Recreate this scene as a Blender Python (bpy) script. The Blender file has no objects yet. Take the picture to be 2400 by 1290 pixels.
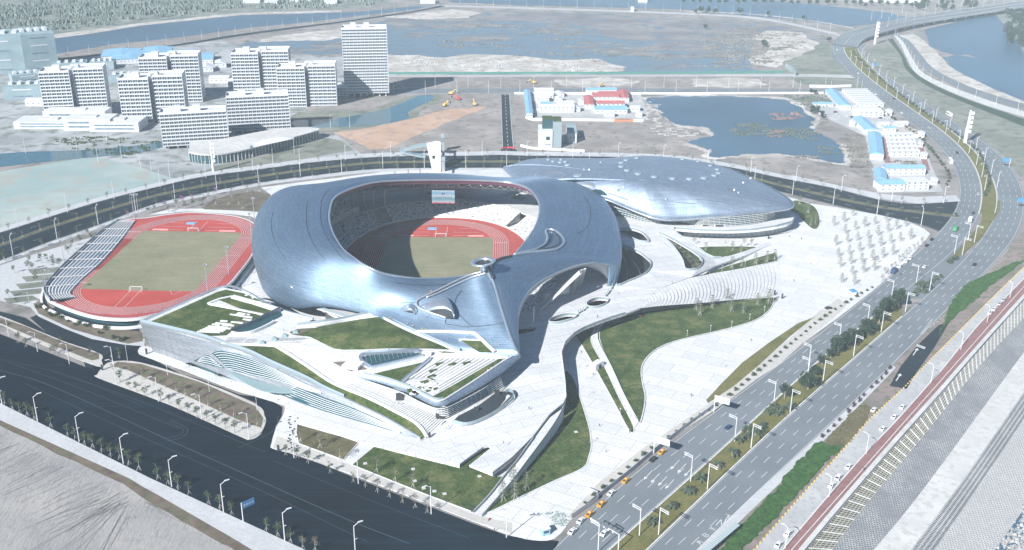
import bpy, math, random
from mathutils import Vector, Matrix
from mathutils.geometry import tessellate_polygon
import numpy as np
S = bpy.context.scene
COL = S.collection
# ---------------------------------------------------------------- camera, sky, sun, exposure
CH = 249.0; CF = 2413.3; CT = 0.3893; CR = -0.0081
cd = bpy.data.cameras.new('camera'); cam = bpy.data.objects.new('camera', cd); COL.objects.link(cam)
cd.sensor_width = 36; cd.lens = 36 * CF / 2400; cd.clip_start = 1; cd.clip_end = 20000
cam.matrix_world = Matrix.Translation((0, 0, CH)) @ Matrix.Rotation(math.pi/2 - CT, 4, 'X') @ Matrix.Rotation(-CR, 4, 'Z')
S.camera = cam
SAZ = math.radians(53); SEL = math.radians(34)
w = bpy.data.worlds.new('World'); S.world = w; w.use_nodes = True
nt = w.node_tree; bg = nt.nodes['Background']
sky = nt.nodes.new('ShaderNodeTexSky'); sky.sky_type = 'NISHITA'; sky.sun_disc = False
sky.sun_elevation = SEL; sky.sun_rotation = math.radians(217); sky.air_density = 1.0; sky.dust_density = 0.0; sky.ozone_density = 6.0
nt.links.new(sky.outputs[0], bg.inputs[0]); bg.inputs[1].default_value = 0.05
sl = bpy.data.lights.new('sun', 'SUN'); so = bpy.data.objects.new('sun', sl); COL.objects.link(so)
sl.energy = 5.0; sl.angle = math.radians(0.53); sl.color = (1.0, 0.97, 0.93)
tosun = Vector((-math.cos(SAZ)*math.cos(SEL), -math.sin(SAZ)*math.cos(SEL), math.sin(SEL)))
so.rotation_euler = (-tosun).to_track_quat('-Z', 'Y').to_euler()
S.view_settings.view_transform = 'Standard'; S.view_settings.look = 'None'; S.view_settings.gamma = 1
S.view_settings.exposure = 0.85
S.cycles.max_bounces = 5; S.cycles.diffuse_bounces = 2; S.cycles.glossy_bounces = 2; S.cycles.volume_bounces = 0
S.cycles.transmission_bounces = 3; S.cycles.transparent_max_bounces = 6
R_ = random.Random(7)

# ---------------------------------------------------------------- survey: photo measurements to ground positions
def ray(px, py):
    x = (px-1200)/CF; y = (py-645)/CF
    c, s = math.cos(CR), math.sin(CR); x, y = c*x-s*y, s*x+c*y
    return x, math.cos(CT)-y*math.sin(CT), -math.sin(CT)-y*math.cos(CT)
def P(px, py, z=0.0):
    d = ray(px, py); t = (CH-z)/-d[2]
    return Vector((d[0]*t, d[1]*t, z))
def PP(pts, z=0.0):
    return [P(p[0], p[1], p[2] if len(p) > 2 else z) for p in pts]

# ---------------------------------------------------------------- helpers
def cr(pts, n=6, closed=False):
    pts = [Vector(p) for p in pts]; m = len(pts); out = []
    if m < 3 and not closed: return pts
    rng = range(m) if closed else range(m-1)
    for i in rng:
        if closed: a, b, c, d = pts[(i-1) % m], pts[i], pts[(i+1) % m], pts[(i+2) % m]
        else:
            b, c = pts[i], pts[i+1]; a = pts[i-1] if i else b*2-c; d = pts[i+2] if i+2 < m else c*2-b
        for k in range(n):
            t = k/n; t2 = t*t; t3 = t2*t
            out.append(0.5*((2*b)+(c-a)*t+(2*a-5*b+4*c-d)*t2+(3*b-a-3*c+d)*t3))
    if not closed: out.append(pts[-1])
    return out
def resample(pts, n):
    pts = [Vector(p) for p in pts]; L = [0]
    for a, b in zip(pts, pts[1:]): L.append(L[-1]+(b-a).length)
    out = []; j = 0
    for i in range(n):
        s = L[-1]*i/(n-1)
        while j < len(pts)-2 and L[j+1] < s: j += 1
        t = (s-L[j])/max(L[j+1]-L[j], 1e-9); out.append(pts[j].lerp(pts[j+1], min(max(t, 0), 1)))
    return out
def jag(pts, amp, it=3, closed=True, seed=1):
    r = random.Random(seed); pts = [Vector(p) for p in pts]
    for _ in range(it):
        o = []
        m = len(pts)
        for i in range(m if closed else m-1):
            a, b = pts[i], pts[(i+1) % m]; o.append(a)
            l = (b-a).length; nrm = Vector((-(b-a).y, (b-a).x, 0)).normalized()
            o.append((a+b)/2+nrm*r.uniform(-1, 1)*min(amp, l*0.22))
        if not closed: o.append(pts[-1])
        pts = o; amp *= 0.6
    return pts
class MB:
    def __init__(s): s.v = []; s.f = []; s.uv = None; s.mi = []
    def add(s, vs, fs, mi=0):
        o = len(s.v); s.v += [tuple(v) for v in vs]; s.f += [tuple(i+o for i in f) for f in fs]; s.mi += [mi]*len(fs); return s
    def box(s, c, d, rz=0.0, taper=1.0, mi=0):
        x, y, z = d[0]/2, d[1]/2, d[2]/2; vs = []
        for k in (-1, 1):
            t = taper if k > 0 else 1.0
            for a, b in ((-1, -1), (1, -1), (1, 1), (-1, 1)):
                X, Y = a*x*t, b*y*t; vs.append((c[0]+X*math.cos(rz)-Y*math.sin(rz), c[1]+X*math.sin(rz)+Y*math.cos(rz), c[2]+k*z))
        return s.add(vs, [(3, 2, 1, 0), (4, 5, 6, 7), (0, 1, 5, 4), (1, 2, 6, 5), (2, 3, 7, 6), (3, 0, 4, 7)], mi)
    def tube(s, pts, r, n=6, cap=True, mi=0):
        pts = [Vector(p) for p in pts]; rs = r if isinstance(r, (list, tuple)) else [r]*len(pts); vs = []; fs = []
        for i, p in enumerate(pts):
            d = (pts[min(i+1, len(pts)-1)]-pts[max(i-1, 0)]).normalized()
            u = d.cross(Vector((0, 0, 1)));  u = Vector((1, 0, 0)) if u.length < 1e-3 else u.normalized(); v = d.cross(u)
            for k in range(n):
                a = 2*math.pi*k/n; vs.append(p+(u*math.cos(a)+v*math.sin(a))*rs[i])
        for i in range(len(pts)-1):
            for k in range(n): fs.append((i*n+k, i*n+(k+1) % n, (i+1)*n+(k+1) % n, (i+1)*n+k))
        if cap: fs += [tuple(range(n-1, -1, -1)), tuple(range((len(pts)-1)*n, len(pts)*n))]
        return s.add(vs, fs, mi)
    def grid(s, rows, mi=0):
        m = len(rows[0]); vs = [p for r in rows for p in r]
        fs = [(i*m+j, i*m+j+1, (i+1)*m+j+1, (i+1)*m+j) for i in range(len(rows)-1) for j in range(m-1)]
        return s.add(vs, fs, mi)
    def fan(s, c, loop, mi=0):
        n = len(loop); return s.add([c]+list(loop), [(0, 1+i, 1+(i+1) % n) for i in range(n)], mi)
    def poly(s, loops, mi=0, down=None, upcheck=True):
        """loops: list of closed outlines (first outer, others holes); down: thickness or absolute bottom function"""
        loops = [[Vector(p) for p in l] for l in loops]
        flat = [[Vector((p.x, p.y, 0)) for p in l] for l in loops]
        vs = [p for l in loops for p in l]; tri = tessellate_polygon(flat); fs = []
        for a, b, c in tri:
            n = (vs[b]-vs[a]).cross(vs[c]-vs[a])
            fs.append((a, b, c) if n.z >= 0 else (a, c, b))
        s.add(vs, fs, mi)
        if down is not None:
            o = 0
            for l in loops:
                n = len(l); lo = [Vector((p.x, p.y, down(p) if callable(down) else p.z-down)) for p in l]
                area = sum(l[i].x*l[(i+1) % n].y-l[(i+1) % n].x*l[i].y for i in range(n))
                hole = o > 0; ccw = area > 0; fl = (ccw == (not hole))
                q = [(i, (i+1) % n, n+(i+1) % n, n+i) for i in range(n)]
                if fl: q = [f[::-1] for f in q]
                s.add(l+lo, q, mi); o += 1
        return s
    def build(s, name, m, parent=None, smooth=False, sub=0):
        me = bpy.data.meshes.new(name); me.from_pydata(s.v, [], s.f); 
        for x in (m if isinstance(m, (list, tuple)) else [m]): me.materials.append(x)
        if any(s.mi): me.polygons.foreach_set('material_index', s.mi)
        if smooth: me.polygons.foreach_set('use_smooth', [True]*len(s.f))
        if s.uv:
            ul = me.uv_layers.new(name='UVMap'); idx = np.zeros(len(me.loops), dtype=np.int32); me.loops.foreach_get('vertex_index', idx)
            ul.data.foreach_set('uv', np.array(s.uv, dtype=np.float32)[idx].ravel())
        me.update(); o = bpy.data.objects.new(name, me); COL.objects.link(o); o.parent = parent; return o
def tag(o, label=None, cat=None, group=None, kind=None):
    if label: o['label'] = label
    if cat: o['category'] = cat
    if group: o['group'] = group
    if kind: o['kind'] = kind
    return o
def struct(o): o['kind'] = 'structure'; return o
def thing(name, label, cat, loc=(0, 0, 0), rz=0.0, group=None):
    o = bpy.data.objects.new(name, None); COL.objects.link(o); o.location = loc; o.rotation_euler = (0, 0, rz)
    return tag(o, label, cat, group)
def dup(root, loc, rz=0.0, label=None, group=None, sc=1.0, parts=True):
    r = root.copy(); COL.objects.link(r); r.location = loc; r.rotation_euler = (0, 0, rz); r.scale = (sc, sc, sc)
    if label: r['label'] = label
    if group: r['group'] = group
    if parts:
        for ch in KIDS.get(root.name, ()):
            c = ch.copy(); COL.objects.link(c); c.parent = r
            for g in KIDS.get(ch.name, ()):
                d = g.copy(); COL.objects.link(d); d.parent = c
    return r
KIDS = {}
def index_kids(root):
    ks = [o for o in COL.objects if o.parent == root]; KIDS[root.name] = ks
    for k in ks: KIDS[k.name] = [o for o in COL.objects if o.parent == k]
ORD = ['first','second','third','fourth','fifth','sixth','seventh','eighth','ninth','tenth','eleventh','twelfth','thirteenth','fourteenth','fifteenth','sixteenth','seventeenth','eighteenth','nineteenth','twentieth']
def ordn(i):
    if i < 20: return ORD[i]
    t = {2: 'twenty', 3: 'thirty', 4: 'forty', 5: 'fifty', 6: 'sixty', 7: 'seventy', 8: 'eighty', 9: 'ninety'}; n = i+1; a, b = divmod(n, 10)
    if b == 0: return t[a]+'th' if a not in (2,3,4,5,6,7,8,9) else {2:'twentieth',3:'thirtieth',4:'fortieth',5:'fiftieth',6:'sixtieth',7:'seventieth',8:'eightieth',9:'ninetieth'}[a]
    return t[a]+'-'+ORD[b-1]

# ---------------------------------------------------------------- materials
def hexc(c): return (c[0], c[1], c[2], 1)
class NT:
    def __init__(s, name):
        s.m = bpy.data.materials.new(name); s.m.use_nodes = True; s.t = s.m.node_tree; s.b = s.t.nodes['Principled BSDF']; s._co = {}
    def n(s, t, **k):
        x = s.t.nodes.new(t)
        for a, v in k.items():
            if a.startswith('i_'):
                key = a[2:].replace('_', ' '); x.inputs[key].default_value = v
            else: setattr(x, a, v)
        return x
    def l(s, a, b): s.t.links.new(a, b)
    def co(s, kind='Object', scale=(1, 1, 1), rz=0.0):
        tc = s.n('ShaderNodeTexCoord'); mp = s.n('ShaderNodeMapping'); mp.inputs['Scale'].default_value = scale; mp.inputs['Rotation'].default_value = (0, 0, rz)
        s.l(tc.outputs[kind], mp.inputs[0]); return mp.outputs[0]
    def noise(s, scale, detail=4, co=None, dist=0, rough=0.55):
        x = s.n('ShaderNodeTexNoise'); x.inputs['Scale'].default_value = scale; x.inputs['Detail'].default_value = detail; x.inputs['Distortion'].default_value = dist; x.inputs['Roughness'].default_value = rough
        s.l(co if co is not None else s.co(), x.inputs[0]); return x.outputs[0]
    def ramp(s, f, stops):
        x = s.n('ShaderNodeValToRGB'); el = x.color_ramp.elements
        while len(el) < len(stops): el.new(0.5)
        for e, (p, c) in zip(el, stops): e.position = p; e.color = hexc(c) if not isinstance(c, (int, float)) else (c, c, c, 1)
        s.l(f, x.inputs[0]); return x.outputs[0]
    def mix(s, f, a, b, mode='MIX'):
        x = s.n('ShaderNodeMix'); x.data_type = 'RGBA'; x.blend_type = mode
        for v, i in ((f, 0), (a, 6), (b, 7)):
            if hasattr(v, 'links') or hasattr(v, 'is_linked'): s.l(v, x.inputs[i])
            else: x.inputs[i].default_value = v if i == 0 else hexc(v)
        return x.outputs[2]
    def out(s, col, rough=0.8, metal=0.0, bump=None, bstr=0.3, bdist=0.1, spec=None):
        if hasattr(col, 'is_linked'): s.l(col, s.b.inputs['Base Color'])
        else: s.b.inputs['Base Color'].default_value = hexc(col)
        if hasattr(rough, 'is_linked'): s.l(rough, s.b.inputs['Roughness'])
        else: s.b.inputs['Roughness'].default_value = rough
        s.b.inputs['Metallic'].default_value = metal
        if spec is not None: s.b.inputs['Specular IOR Level'].default_value = spec
        if bump is not None:
            bn = s.n('ShaderNodeBump'); bn.inputs['Strength'].default_value = bstr; bn.inputs['Distance'].default_value = bdist
            s.l(bump, bn.inputs['Height']); s.l(bn.outputs[0], s.b.inputs['Normal'])
        return s.m
def plain(name, c, rough=0.7, metal=0.0, spec=None, var=0.12, sc=0.6):
    t = NT(name)
    if var: 
        n = t.noise(sc, 3); a = tuple(x*(1-var) for x in c); b = tuple(min(1, x*(1+var)) for x in c)
        return t.out(t.ramp(n, [(0.35, a), (0.65, b)]), rough, metal, spec=spec)
    return t.out(c, rough, metal, spec=spec)
def mottled(name, c1, c2, sc, c3=None, sc2=None, rough=0.9, detail=6, lo=0.38, hi=0.62, bump=None, dist=0.0):
    t = NT(name); n = t.noise(sc, detail, dist=dist, rough=0.62); col = t.ramp(n, [(lo, c1), (hi, c2)])
    if c3:
        n2 = t.noise(sc2 or sc*3, 5, rough=0.65); col = t.mix(t.ramp(n2, [(0.5, 0.0), (0.62, 1.0)]), col, c3)
    return t.out(col, rough, bump=n if bump else None, bstr=bump or 0, bdist=1.0)
def asphalt(name, c, var=0.25, sc=0.05, streak=0.0, ang=0.0):
    t = NT(name); n = t.noise(sc, 5); a = tuple(x*(1-var) for x in c); b = tuple(x*(1+var) for x in c); col = t.ramp(n, [(0.3, a), (0.7, b)])
    if streak:
        n2 = t.noise(1.0, 4, co=t.co('Object', (0.012, 0.5, 1), ang), rough=0.65)
        col = t.mix(t.ramp(n2, [(0.5, 0.0), (0.72, streak)]), col, tuple(x*3.6 for x in c))
    n3 = t.noise(1.6, 2); col = t.mix(0.25, col, t.ramp(n3, [(0.3, tuple(x*0.7 for x in c)), (0.7, tuple(x*1.35 for x in c))]))
    return t.out(col, 0.9, spec=0.08)
def paving(name, c, joint, sx, sy, rz=0.0, var=0.1, stain=0.15, rough=0.75, c_alt=None, jw=0.02, big=0):
    t = NT(name); b = t.n('ShaderNodeTexBrick'); t.l(t.co('Object', (1, 1, 1), rz), b.inputs[0])
    b.inputs['Color1'].default_value = hexc(tuple(x*(1-var) for x in c)); b.inputs['Color2'].default_value = hexc(c_alt or tuple(min(1, x*(1+var)) for x in c)); b.inputs['Mortar'].default_value = hexc(joint)
    b.inputs['Scale'].default_value = 1; b.inputs['Brick Width'].default_value = sx; b.inputs['Row Height'].default_value = sy; b.inputs['Mortar Size'].default_value = jw
    col = b.outputs[0]
    if big:
        g = t.n('ShaderNodeTexBrick'); t.l(t.co('Object', (1, 1, 1), rz), g.inputs[0]); g.inputs['Scale'].default_value = 1; g.inputs['Brick Width'].default_value = big*2.4; g.inputs['Row Height'].default_value = big; g.inputs['Mortar Size'].default_value = 0.16
        g.inputs['Color1'].default_value = (1, 1, 1, 1); g.inputs['Color2'].default_value = (.84, .86, .88, 1); g.inputs['Mortar'].default_value = (.50, .53, .57, 1); col = t.mix(0.9, col, g.outputs[0], 'MULTIPLY')
        n5 = t.noise(1.0, 5, co=t.co('Object', (0.25, 0.9, 1), rz), rough=0.75); col = t.mix(t.ramp(n5, [(0.36, 0.45), (0.5, 0.0)]), col, tuple(x*0.6 for x in c))
    n = t.noise(0.05, 6, rough=0.7); col = t.mix(t.ramp(n, [(0.35, stain), (0.6, 0.0)]), col, tuple(x*0.62 for x in c))
    n2 = t.noise(0.6, 4, rough=0.7); col = t.mix(t.ramp(n2, [(0.3, stain), (0.55, 0.0)]), col, tuple(x*0.7 for x in c))
    return t.out(col, rough)
def lawnmat(name, c1, c2, c3, sc=0.1, streak=None):
    t = NT(name); n = t.noise(sc, 8, rough=0.72, dist=0.3); col = t.ramp(n, [(0.36, c1), (0.5, c2), (0.64, c3)])
    n2 = t.noise(0.9, 5, rough=0.75); col = t.mix(0.45, col, t.ramp(n2, [(0.32, c1), (0.5, c2), (0.68, c3)]))
    if streak:
        n3 = t.noise(1, 3, co=t.co('Object', (0.05, 0.6, 1))); col = t.mix(t.ramp(n3, [(0.42, 0.35), (0.6, 0.0)]), col, c1)
    return t.out(col, 0.95, bump=n2, bstr=0.7, bdist=0.5, spec=0.1)
def marshmat(name):
    t = NT(name); n = t.noise(1.0, 8, co=t.co('Object', (0.006, 0.014, 1)), rough=0.68, dist=0.4); n2 = t.noise(0.004, 3)
    a = t.n('ShaderNodeMath', operation='MULTIPLY_ADD'); t.l(n2, a.inputs[0]); a.inputs[1].default_value = 0.5; t.l(n, a.inputs[2])
    k = t.ramp(a.outputs[0], [(0.79, 0.0), (0.86, 1.0)]); n3 = t.noise(0.05, 5); mud = t.ramp(n3, [(0.35, (0.13, 0.125, 0.13)), (0.65, (0.26, 0.25, 0.245))])
    return t.out(t.mix(k, (0.11, 0.165, 0.21), mud), t.ramp(k, [(0.0, 0.3), (1.0, 0.9)]), spec=0.4)  # water tone paled to make up for thin haze at this distance
def glassmat(name, c=(0.03, 0.08, 0.1), rough=0.12):
    t = NT(name); return t.out(c, rough, 0.0, spec=0.8)
M = {}
M['earth'] = mottled('earth', (0.20, 0.19, 0.185), (0.29, 0.27, 0.26), 0.012, (0.15, 0.145, 0.13), 0.05, bump=0.3)
M['dirt'] = mottled('dirt', (0.21, 0.195, 0.185), (0.33, 0.305, 0.29), 0.03, (0.17, 0.16, 0.14), 0.12, bump=0.3)
M['sand'] = mottled('sand', (0.36, 0.34, 0.31), (0.56, 0.54, 0.51), 0.025, (0.30, 0.27, 0.24), 0.09, bump=0.5)
M['orange_soil'] = mottled('orange_soil', (0.42, 0.27, 0.19), (0.50, 0.35, 0.26), 0.03, (0.34, 0.25, 0.2), 0.1)
M['brown_soil'] = mottled('brown_soil', (0.10, 0.075, 0.06), (0.17, 0.13, 0.10), 0.12, (0.10, 0.13, 0.06), 0.25, bump=0.4)
M['field'] = mottled('field', (0.10, 0.135, 0.12), (0.20, 0.22, 0.19), 0.02, (0.27, 0.28, 0.25), 0.05)
M['grassland'] = mottled('grassland', (0.15, 0.17, 0.14), (0.23, 0.235, 0.20), 0.02, (0.11, 0.13, 0.10), 0.06, bump=0.3)
M['asphalt_new'] = asphalt('asphalt_new', (0.004, 0.010, 0.018), 0.4, 0.02, 0.5, -0.62)
M['asphalt_dark'] = asphalt('asphalt_dark', (0.016, 0.026, 0.036), 0.35, 0.03)
M['asphalt_old'] = asphalt('asphalt_old', (0.165, 0.19, 0.21), 0.16, 0.03)
M['concrete'] = mottled('concrete', (0.36, 0.37, 0.38), (0.46, 0.47, 0.475), 0.05, (0.33, 0.33, 0.33), 0.4) if True else plain('concrete', (0.50, 0.51, 0.52), 0.8, sc=0.15)
M['pale_concrete'] = mottled('pale_concrete', (0.47, 0.48, 0.475), (0.56, 0.57, 0.56), 0.06, (0.44, 0.44, 0.43), 0.3)
M['white'] = plain('white_paint', (0.66, 0.67, 0.68), 0.6, var=0.05)
M['line'] = plain('road_line', (0.6, 0.61, 0.62), 0.7, var=0.08)
M['yellow'] = plain('yellow_paint', (0.75, 0.5, 0.10), 0.6, var=0.05)
M['plaza'] = paving('plaza_stone', (0.73, 0.735, 0.735), (0.34, 0.36, 0.38), 2.6, 1.3, math.radians(28), 0.05, 0.3, jw=0.06, big=9)
M['deck'] = paving('deck_stone', (0.69, 0.70, 0.71), (0.30, 0.32, 0.35), 2.4, 1.2, math.radians(-22), 0.05, 0.3, jw=0.07, big=7)
M['sidewalk'] = paving('sidewalk_stone', (0.50, 0.52, 0.54), (0.36, 0.37, 0.38), 1.6, 0.8, 0.5, 0.08, 0.25, jw=0.04)
M['sidewalk_warm'] = paving('sidewalk_warm', (0.52, 0.51, 0.48), (0.36, 0.36, 0.35), 1.6, 0.8, 0.5, 0.08, 0.25, jw=0.04)
M['kerb'] = plain('kerb_stone', (0.62, 0.63, 0.64), 0.8)
M['lawn'] = lawnmat('lawn', (0.014, 0.036, 0.010), (0.055, 0.092, 0.026), (0.20, 0.19, 0.085))
M['lawn_dry'] = lawnmat('lawn_dry', (0.06, 0.065, 0.03), (0.12, 0.11, 0.06), (0.19, 0.165, 0.10))
M['pitch'] = lawnmat('pitch_grass', (0.17, 0.18, 0.11), (0.245, 0.235, 0.155), (0.31, 0.29, 0.20), 0.05, True)
M['verge'] = lawnmat('verge_grass', (0.08, 0.09, 0.03), (0.15, 0.145, 0.05), (0.21, 0.19, 0.08))
M['hedge'] = lawnmat('hedge_leaves', (0.012, 0.038, 0.012), (0.035, 0.095, 0.025), (0.09, 0.17, 0.045), 0.4)
M['track'] = mottled('track_rubber', (0.34, 0.050, 0.042), (0.41, 0.068, 0.056), 0.06)
M['track_in'] = mottled('track_rubber_inner', (0.38, 0.048, 0.038), (0.45, 0.065, 0.050), 0.05)
M['pink'] = plain('pink_mat', (0.75, 0.35, 0.36))
M['cyan'] = plain('cyan_mat', (0.18, 0.45, 0.75))
M['redpath'] = paving('red_path', (0.25, 0.13, 0.125), (0.33, 0.21, 0.19), 6.0, 5.0, 0.84, 0.06, 0.2, jw=0.12)
M['steel'] = plain('galvanised_steel', (0.55, 0.57, 0.6), 0.4, 0.6, var=0.05)
M['pole'] = plain('pale_pole', (0.62, 0.63, 0.65), 0.5, var=0.03)
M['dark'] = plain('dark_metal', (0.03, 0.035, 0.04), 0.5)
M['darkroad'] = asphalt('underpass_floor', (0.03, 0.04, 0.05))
M['glass'] = glassmat('green_glass', (0.025, 0.075, 0.09))
M['rail'] = glassmat('rail_glass', (0.26, 0.33, 0.36), 0.25)
M['canopy'] = glassmat('canopy_glass', (0.24, 0.34, 0.36), 0.3)
M['leaf'] = plain('leaves', (0.055, 0.085, 0.035), 0.9, var=0.5, sc=1.2)
M['leaf_dark'] = plain('leaves_dark', (0.018, 0.045, 0.022), 0.9, var=0.5, sc=0.8)
M['leaf_dry'] = plain('leaves_dry', (0.13, 0.12, 0.075), 0.9, var=0.4, sc=1.2)
M['leaf_pink'] = plain('blossom', (0.32, 0.12, 0.26), 0.9, var=0.3, sc=1.2)
M['leaf_red'] = plain('red_leaves', (0.07, 0.02, 0.03), 0.9, var=0.4, sc=1.2)
M['bark'] = plain('bark', (0.25, 0.24, 0.22), 0.9, var=0.2)
M['wood'] = plain('timber_prop', (0.5, 0.5, 0.47), 0.8)
M['blue_roof'] = paving('blue_roof', (0.20, 0.40, 0.58), (0.28, 0.48, 0.62), 1.2, 30, 0, 0.06, 0.1, jw=0.1)
M['red_roof'] = paving('red_roof', (0.42, 0.12, 0.12), (0.5, 0.2, 0.2), 1.2, 30, 0, 0.06, 0.1, jw=0.1)
M['net'] = mottled('green_netting', (0.24, 0.34, 0.34), (0.36, 0.42, 0.40), 0.012, (0.32, 0.33, 0.30), 0.05)
M['tarp'] = mottled('construction_mesh', (0.20, 0.29, 0.32), (0.27, 0.36, 0.39), 0.06)
M['red'] = plain('red_plastic', (0.6, 0.04, 0.04))
def water(name, c, rough=0.12, sc=0.2, st=0.15):
    t = NT(name); n = t.noise(sc, 3); n2 = t.noise(0.006, 5)
    col = t.ramp(n2, [(0.35, tuple(x*0.8 for x in c)), (0.65, tuple(x*1.15 for x in c))])
    return t.out(col, rough, bump=n, bstr=st, bdist=0.3, spec=0.5)
M['marsh'] = marshmat('marsh_water')
M['lake'] = water('lake_water', (0.055, 0.11, 0.165), 0.35)
M['sea'] = water('sea_water', (0.05, 0.11, 0.17), 0.35)
M['canal'] = water('canal_water', (0.05, 0.13, 0.17), 0.1)

def split_loose(o):
    """one object per separate piece, so that each piece is a part of its own"""
    me = o.data; n = len(me.vertices); par = list(range(n))
    def find(i):
        while par[i] != i: par[i] = par[par[i]]; i = par[i]
        return i
    for e in me.edges:
        a, b = find(e.vertices[0]), find(e.vertices[1])
        if a != b: par[a] = b
    groups = {}
    for p in me.polygons: groups.setdefault(find(p.vertices[0]), []).append(p)
    if len(groups) < 2 or len(groups) > 90: return
    first = True
    for ps in groups.values():
        ids = sorted({v for p in ps for v in p.vertices}); mp = {v: i for i, v in enumerate(ids)}
        m2 = bpy.data.meshes.new(me.name); m2.from_pydata([me.vertices[v].co[:] for v in ids], [], [[mp[v] for v in p.vertices] for p in ps])
        for x in me.materials: m2.materials.append(x)
        m2.polygons.foreach_set('use_smooth', [p.use_smooth for p in ps]); m2.update()
        if first: o.data = m2; first = False
        else: c = o.copy(); c.data = m2; COL.objects.link(c)
# ================================================================ GROUND
def sheet(name, pts, z, m, rough=0.0, smooth=0, lab=None, kind='structure', seed=1, holes=None):
    w_ = PP(pts, z)
    if smooth: w_ = cr(w_, smooth, True)
    if rough: w_ = jag(w_, rough, 3, True, seed)
    b = MB(); b.poly([w_]+[PP(h, z) for h in (holes or [])]); o = b.build(name, M[m] if isinstance(m, str) else m)
    o['kind'] = kind
    return o
def wsheet(name, loops, m, kind='structure', down=None):
    o = MB().poly(loops, down=down).build(name, M[m]); o['kind'] = kind; return o
def band(L, Rr, n=40, z=None, smooth=5):
    a = resample(cr(PP(L, 0 if z is None else z), smooth), n); b = resample(cr(PP(Rr, 0 if z is None else z), smooth), n); return a, b
def bandsheet(name, L, Rr, z, m, n=40, kind='structure'):
    a, b = band(L, Rr, n, z); mb = MB(); mb.grid([a, b] if (b[0]-a[0]).cross(a[1]-a[0]).z < 0 else [b, a]); 
    # keep faces up
    o = mb.build(name, M[m] if isinstance(m, str) else m); o['kind'] = kind; return o
def lerpline(a, b, t): return [p.lerp(q, t) for p, q in zip(a, b)]
def dashes(mb, line, wd, dash, gap, z=0.02, start=0.0, end=None):
    L = [0]
    for p, q in zip(line, line[1:]): L.append(L[-1]+(q-p).length)
    tot = L[-1] if end is None else min(end, L[-1])
    def at(s):
        j = max(0, min(len(L)-2, np.searchsorted(L, s)-1)); t = (s-L[j])/max(L[j+1]-L[j], 1e-9); return line[j].lerp(line[j+1], t), (line[j+1]-line[j]).normalized()
    s = start
    while s < tot:
        e = min(s+dash, tot); a, d = at(s); b, d2 = at(e); n = Vector((-d.y, d.x, 0))*wd/2; n2 = Vector((-d2.y, d2.x, 0))*wd/2; u = Vector((0, 0, z))
        mb.add([a-n+u, b-n2+u, b+n2+u, a+n+u], [(0, 1, 2, 3)] ); s += dash+gap
def solid(mb, line, wd, z=0.02):
    rows = [[], []]
    for i, p in enumerate(line):
        d = (line[min(i+1, len(line)-1)]-line[max(i-1, 0)]).normalized(); n = Vector((-d.y, d.x, 0))*wd/2; u = Vector((0, 0, z))
        rows[0].append(p+n+u); rows[1].append(p-n+u)
    mb.grid(rows[::-1])
def wall(mb, line, wd, h, z0=0.0, closed=False, mi=0):
    """upright strip of width wd and height h along a line"""
    if closed: line = list(line)+[line[0]]
    r = [[], [], [], [], []]
    for i, p in enumerate(line):
        q = line[min(i+1, len(line)-1)]-line[max(i-1, 0)]
        if closed and i in (0, len(line)-1): q = line[1]-line[-2]
        d = Vector((q.x, q.y, 0)).normalized(); n = Vector((-d.y, d.x, 0))*wd/2
        b0 = Vector((0, 0, z0)); b1 = Vector((0, 0, z0+h))
        r[0].append(p+n+b0); r[1].append(p+n+b1); r[2].append(p-n+b1); r[3].append(p-n+b0); r[4].append(p+n+b0)
    mb.grid(r, mi)
# ground sheet with a seaward edge, sea below it
g_edge = [(1700, 1500), (1890, 1290), (1988, 1174), (2111, 1030), (2211, 920), (2258, 860), (2400, 700)]
ge = PP(g_edge, 0); ge.insert(0, ge[0]+(ge[0]-ge[1])*6); ge.append(ge[-1]+(ge[-1]-ge[-2])*12)
outer = [Vector((-9000, -1500, 0)), Vector((ge[0].x, -1500, 0))]+ge+[Vector((9000, ge[-1].y, 0)), Vector((9000, 12000, 0)), Vector((-9000, 12000, 0))]
wsheet('ground', [outer], 'earth')
b = MB(); b.add([(-200, -3000, -13), (9000, -3000, -13), (9000, 3000, -13), (-200, 3000, -13)], [(0, 1, 2, 3)]); struct(b.build('sea', M['sea']))

# --- far left fields, river
sheet('fields', [(-700, -120), (1000, -120), (905, 10), (800, 22), (567, 30), (467, 41), (333, 54), (200, 74), (120, 84), (-500, 150)], 0.02, 'field')
sheet('river', [(-500, 190), (120, 92), (200, 82), (333, 60), (467, 46), (567, 36), (700, 33), (850, 28), (960, 16), (1040, 8), (1010, 14), (967, 23), (800, 43), (660, 58), (533, 72), (433, 86), (267, 104), (137, 126), (-300, 210)], 0.06, 'lake', rough=4)
sheet('river_bank_sand', [(100, 84), (333, 54), (567, 30), (800, 24), (800, 29), (567, 35), (333, 60), (200, 81), (115, 92)], 0.04, 'sand')
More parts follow.
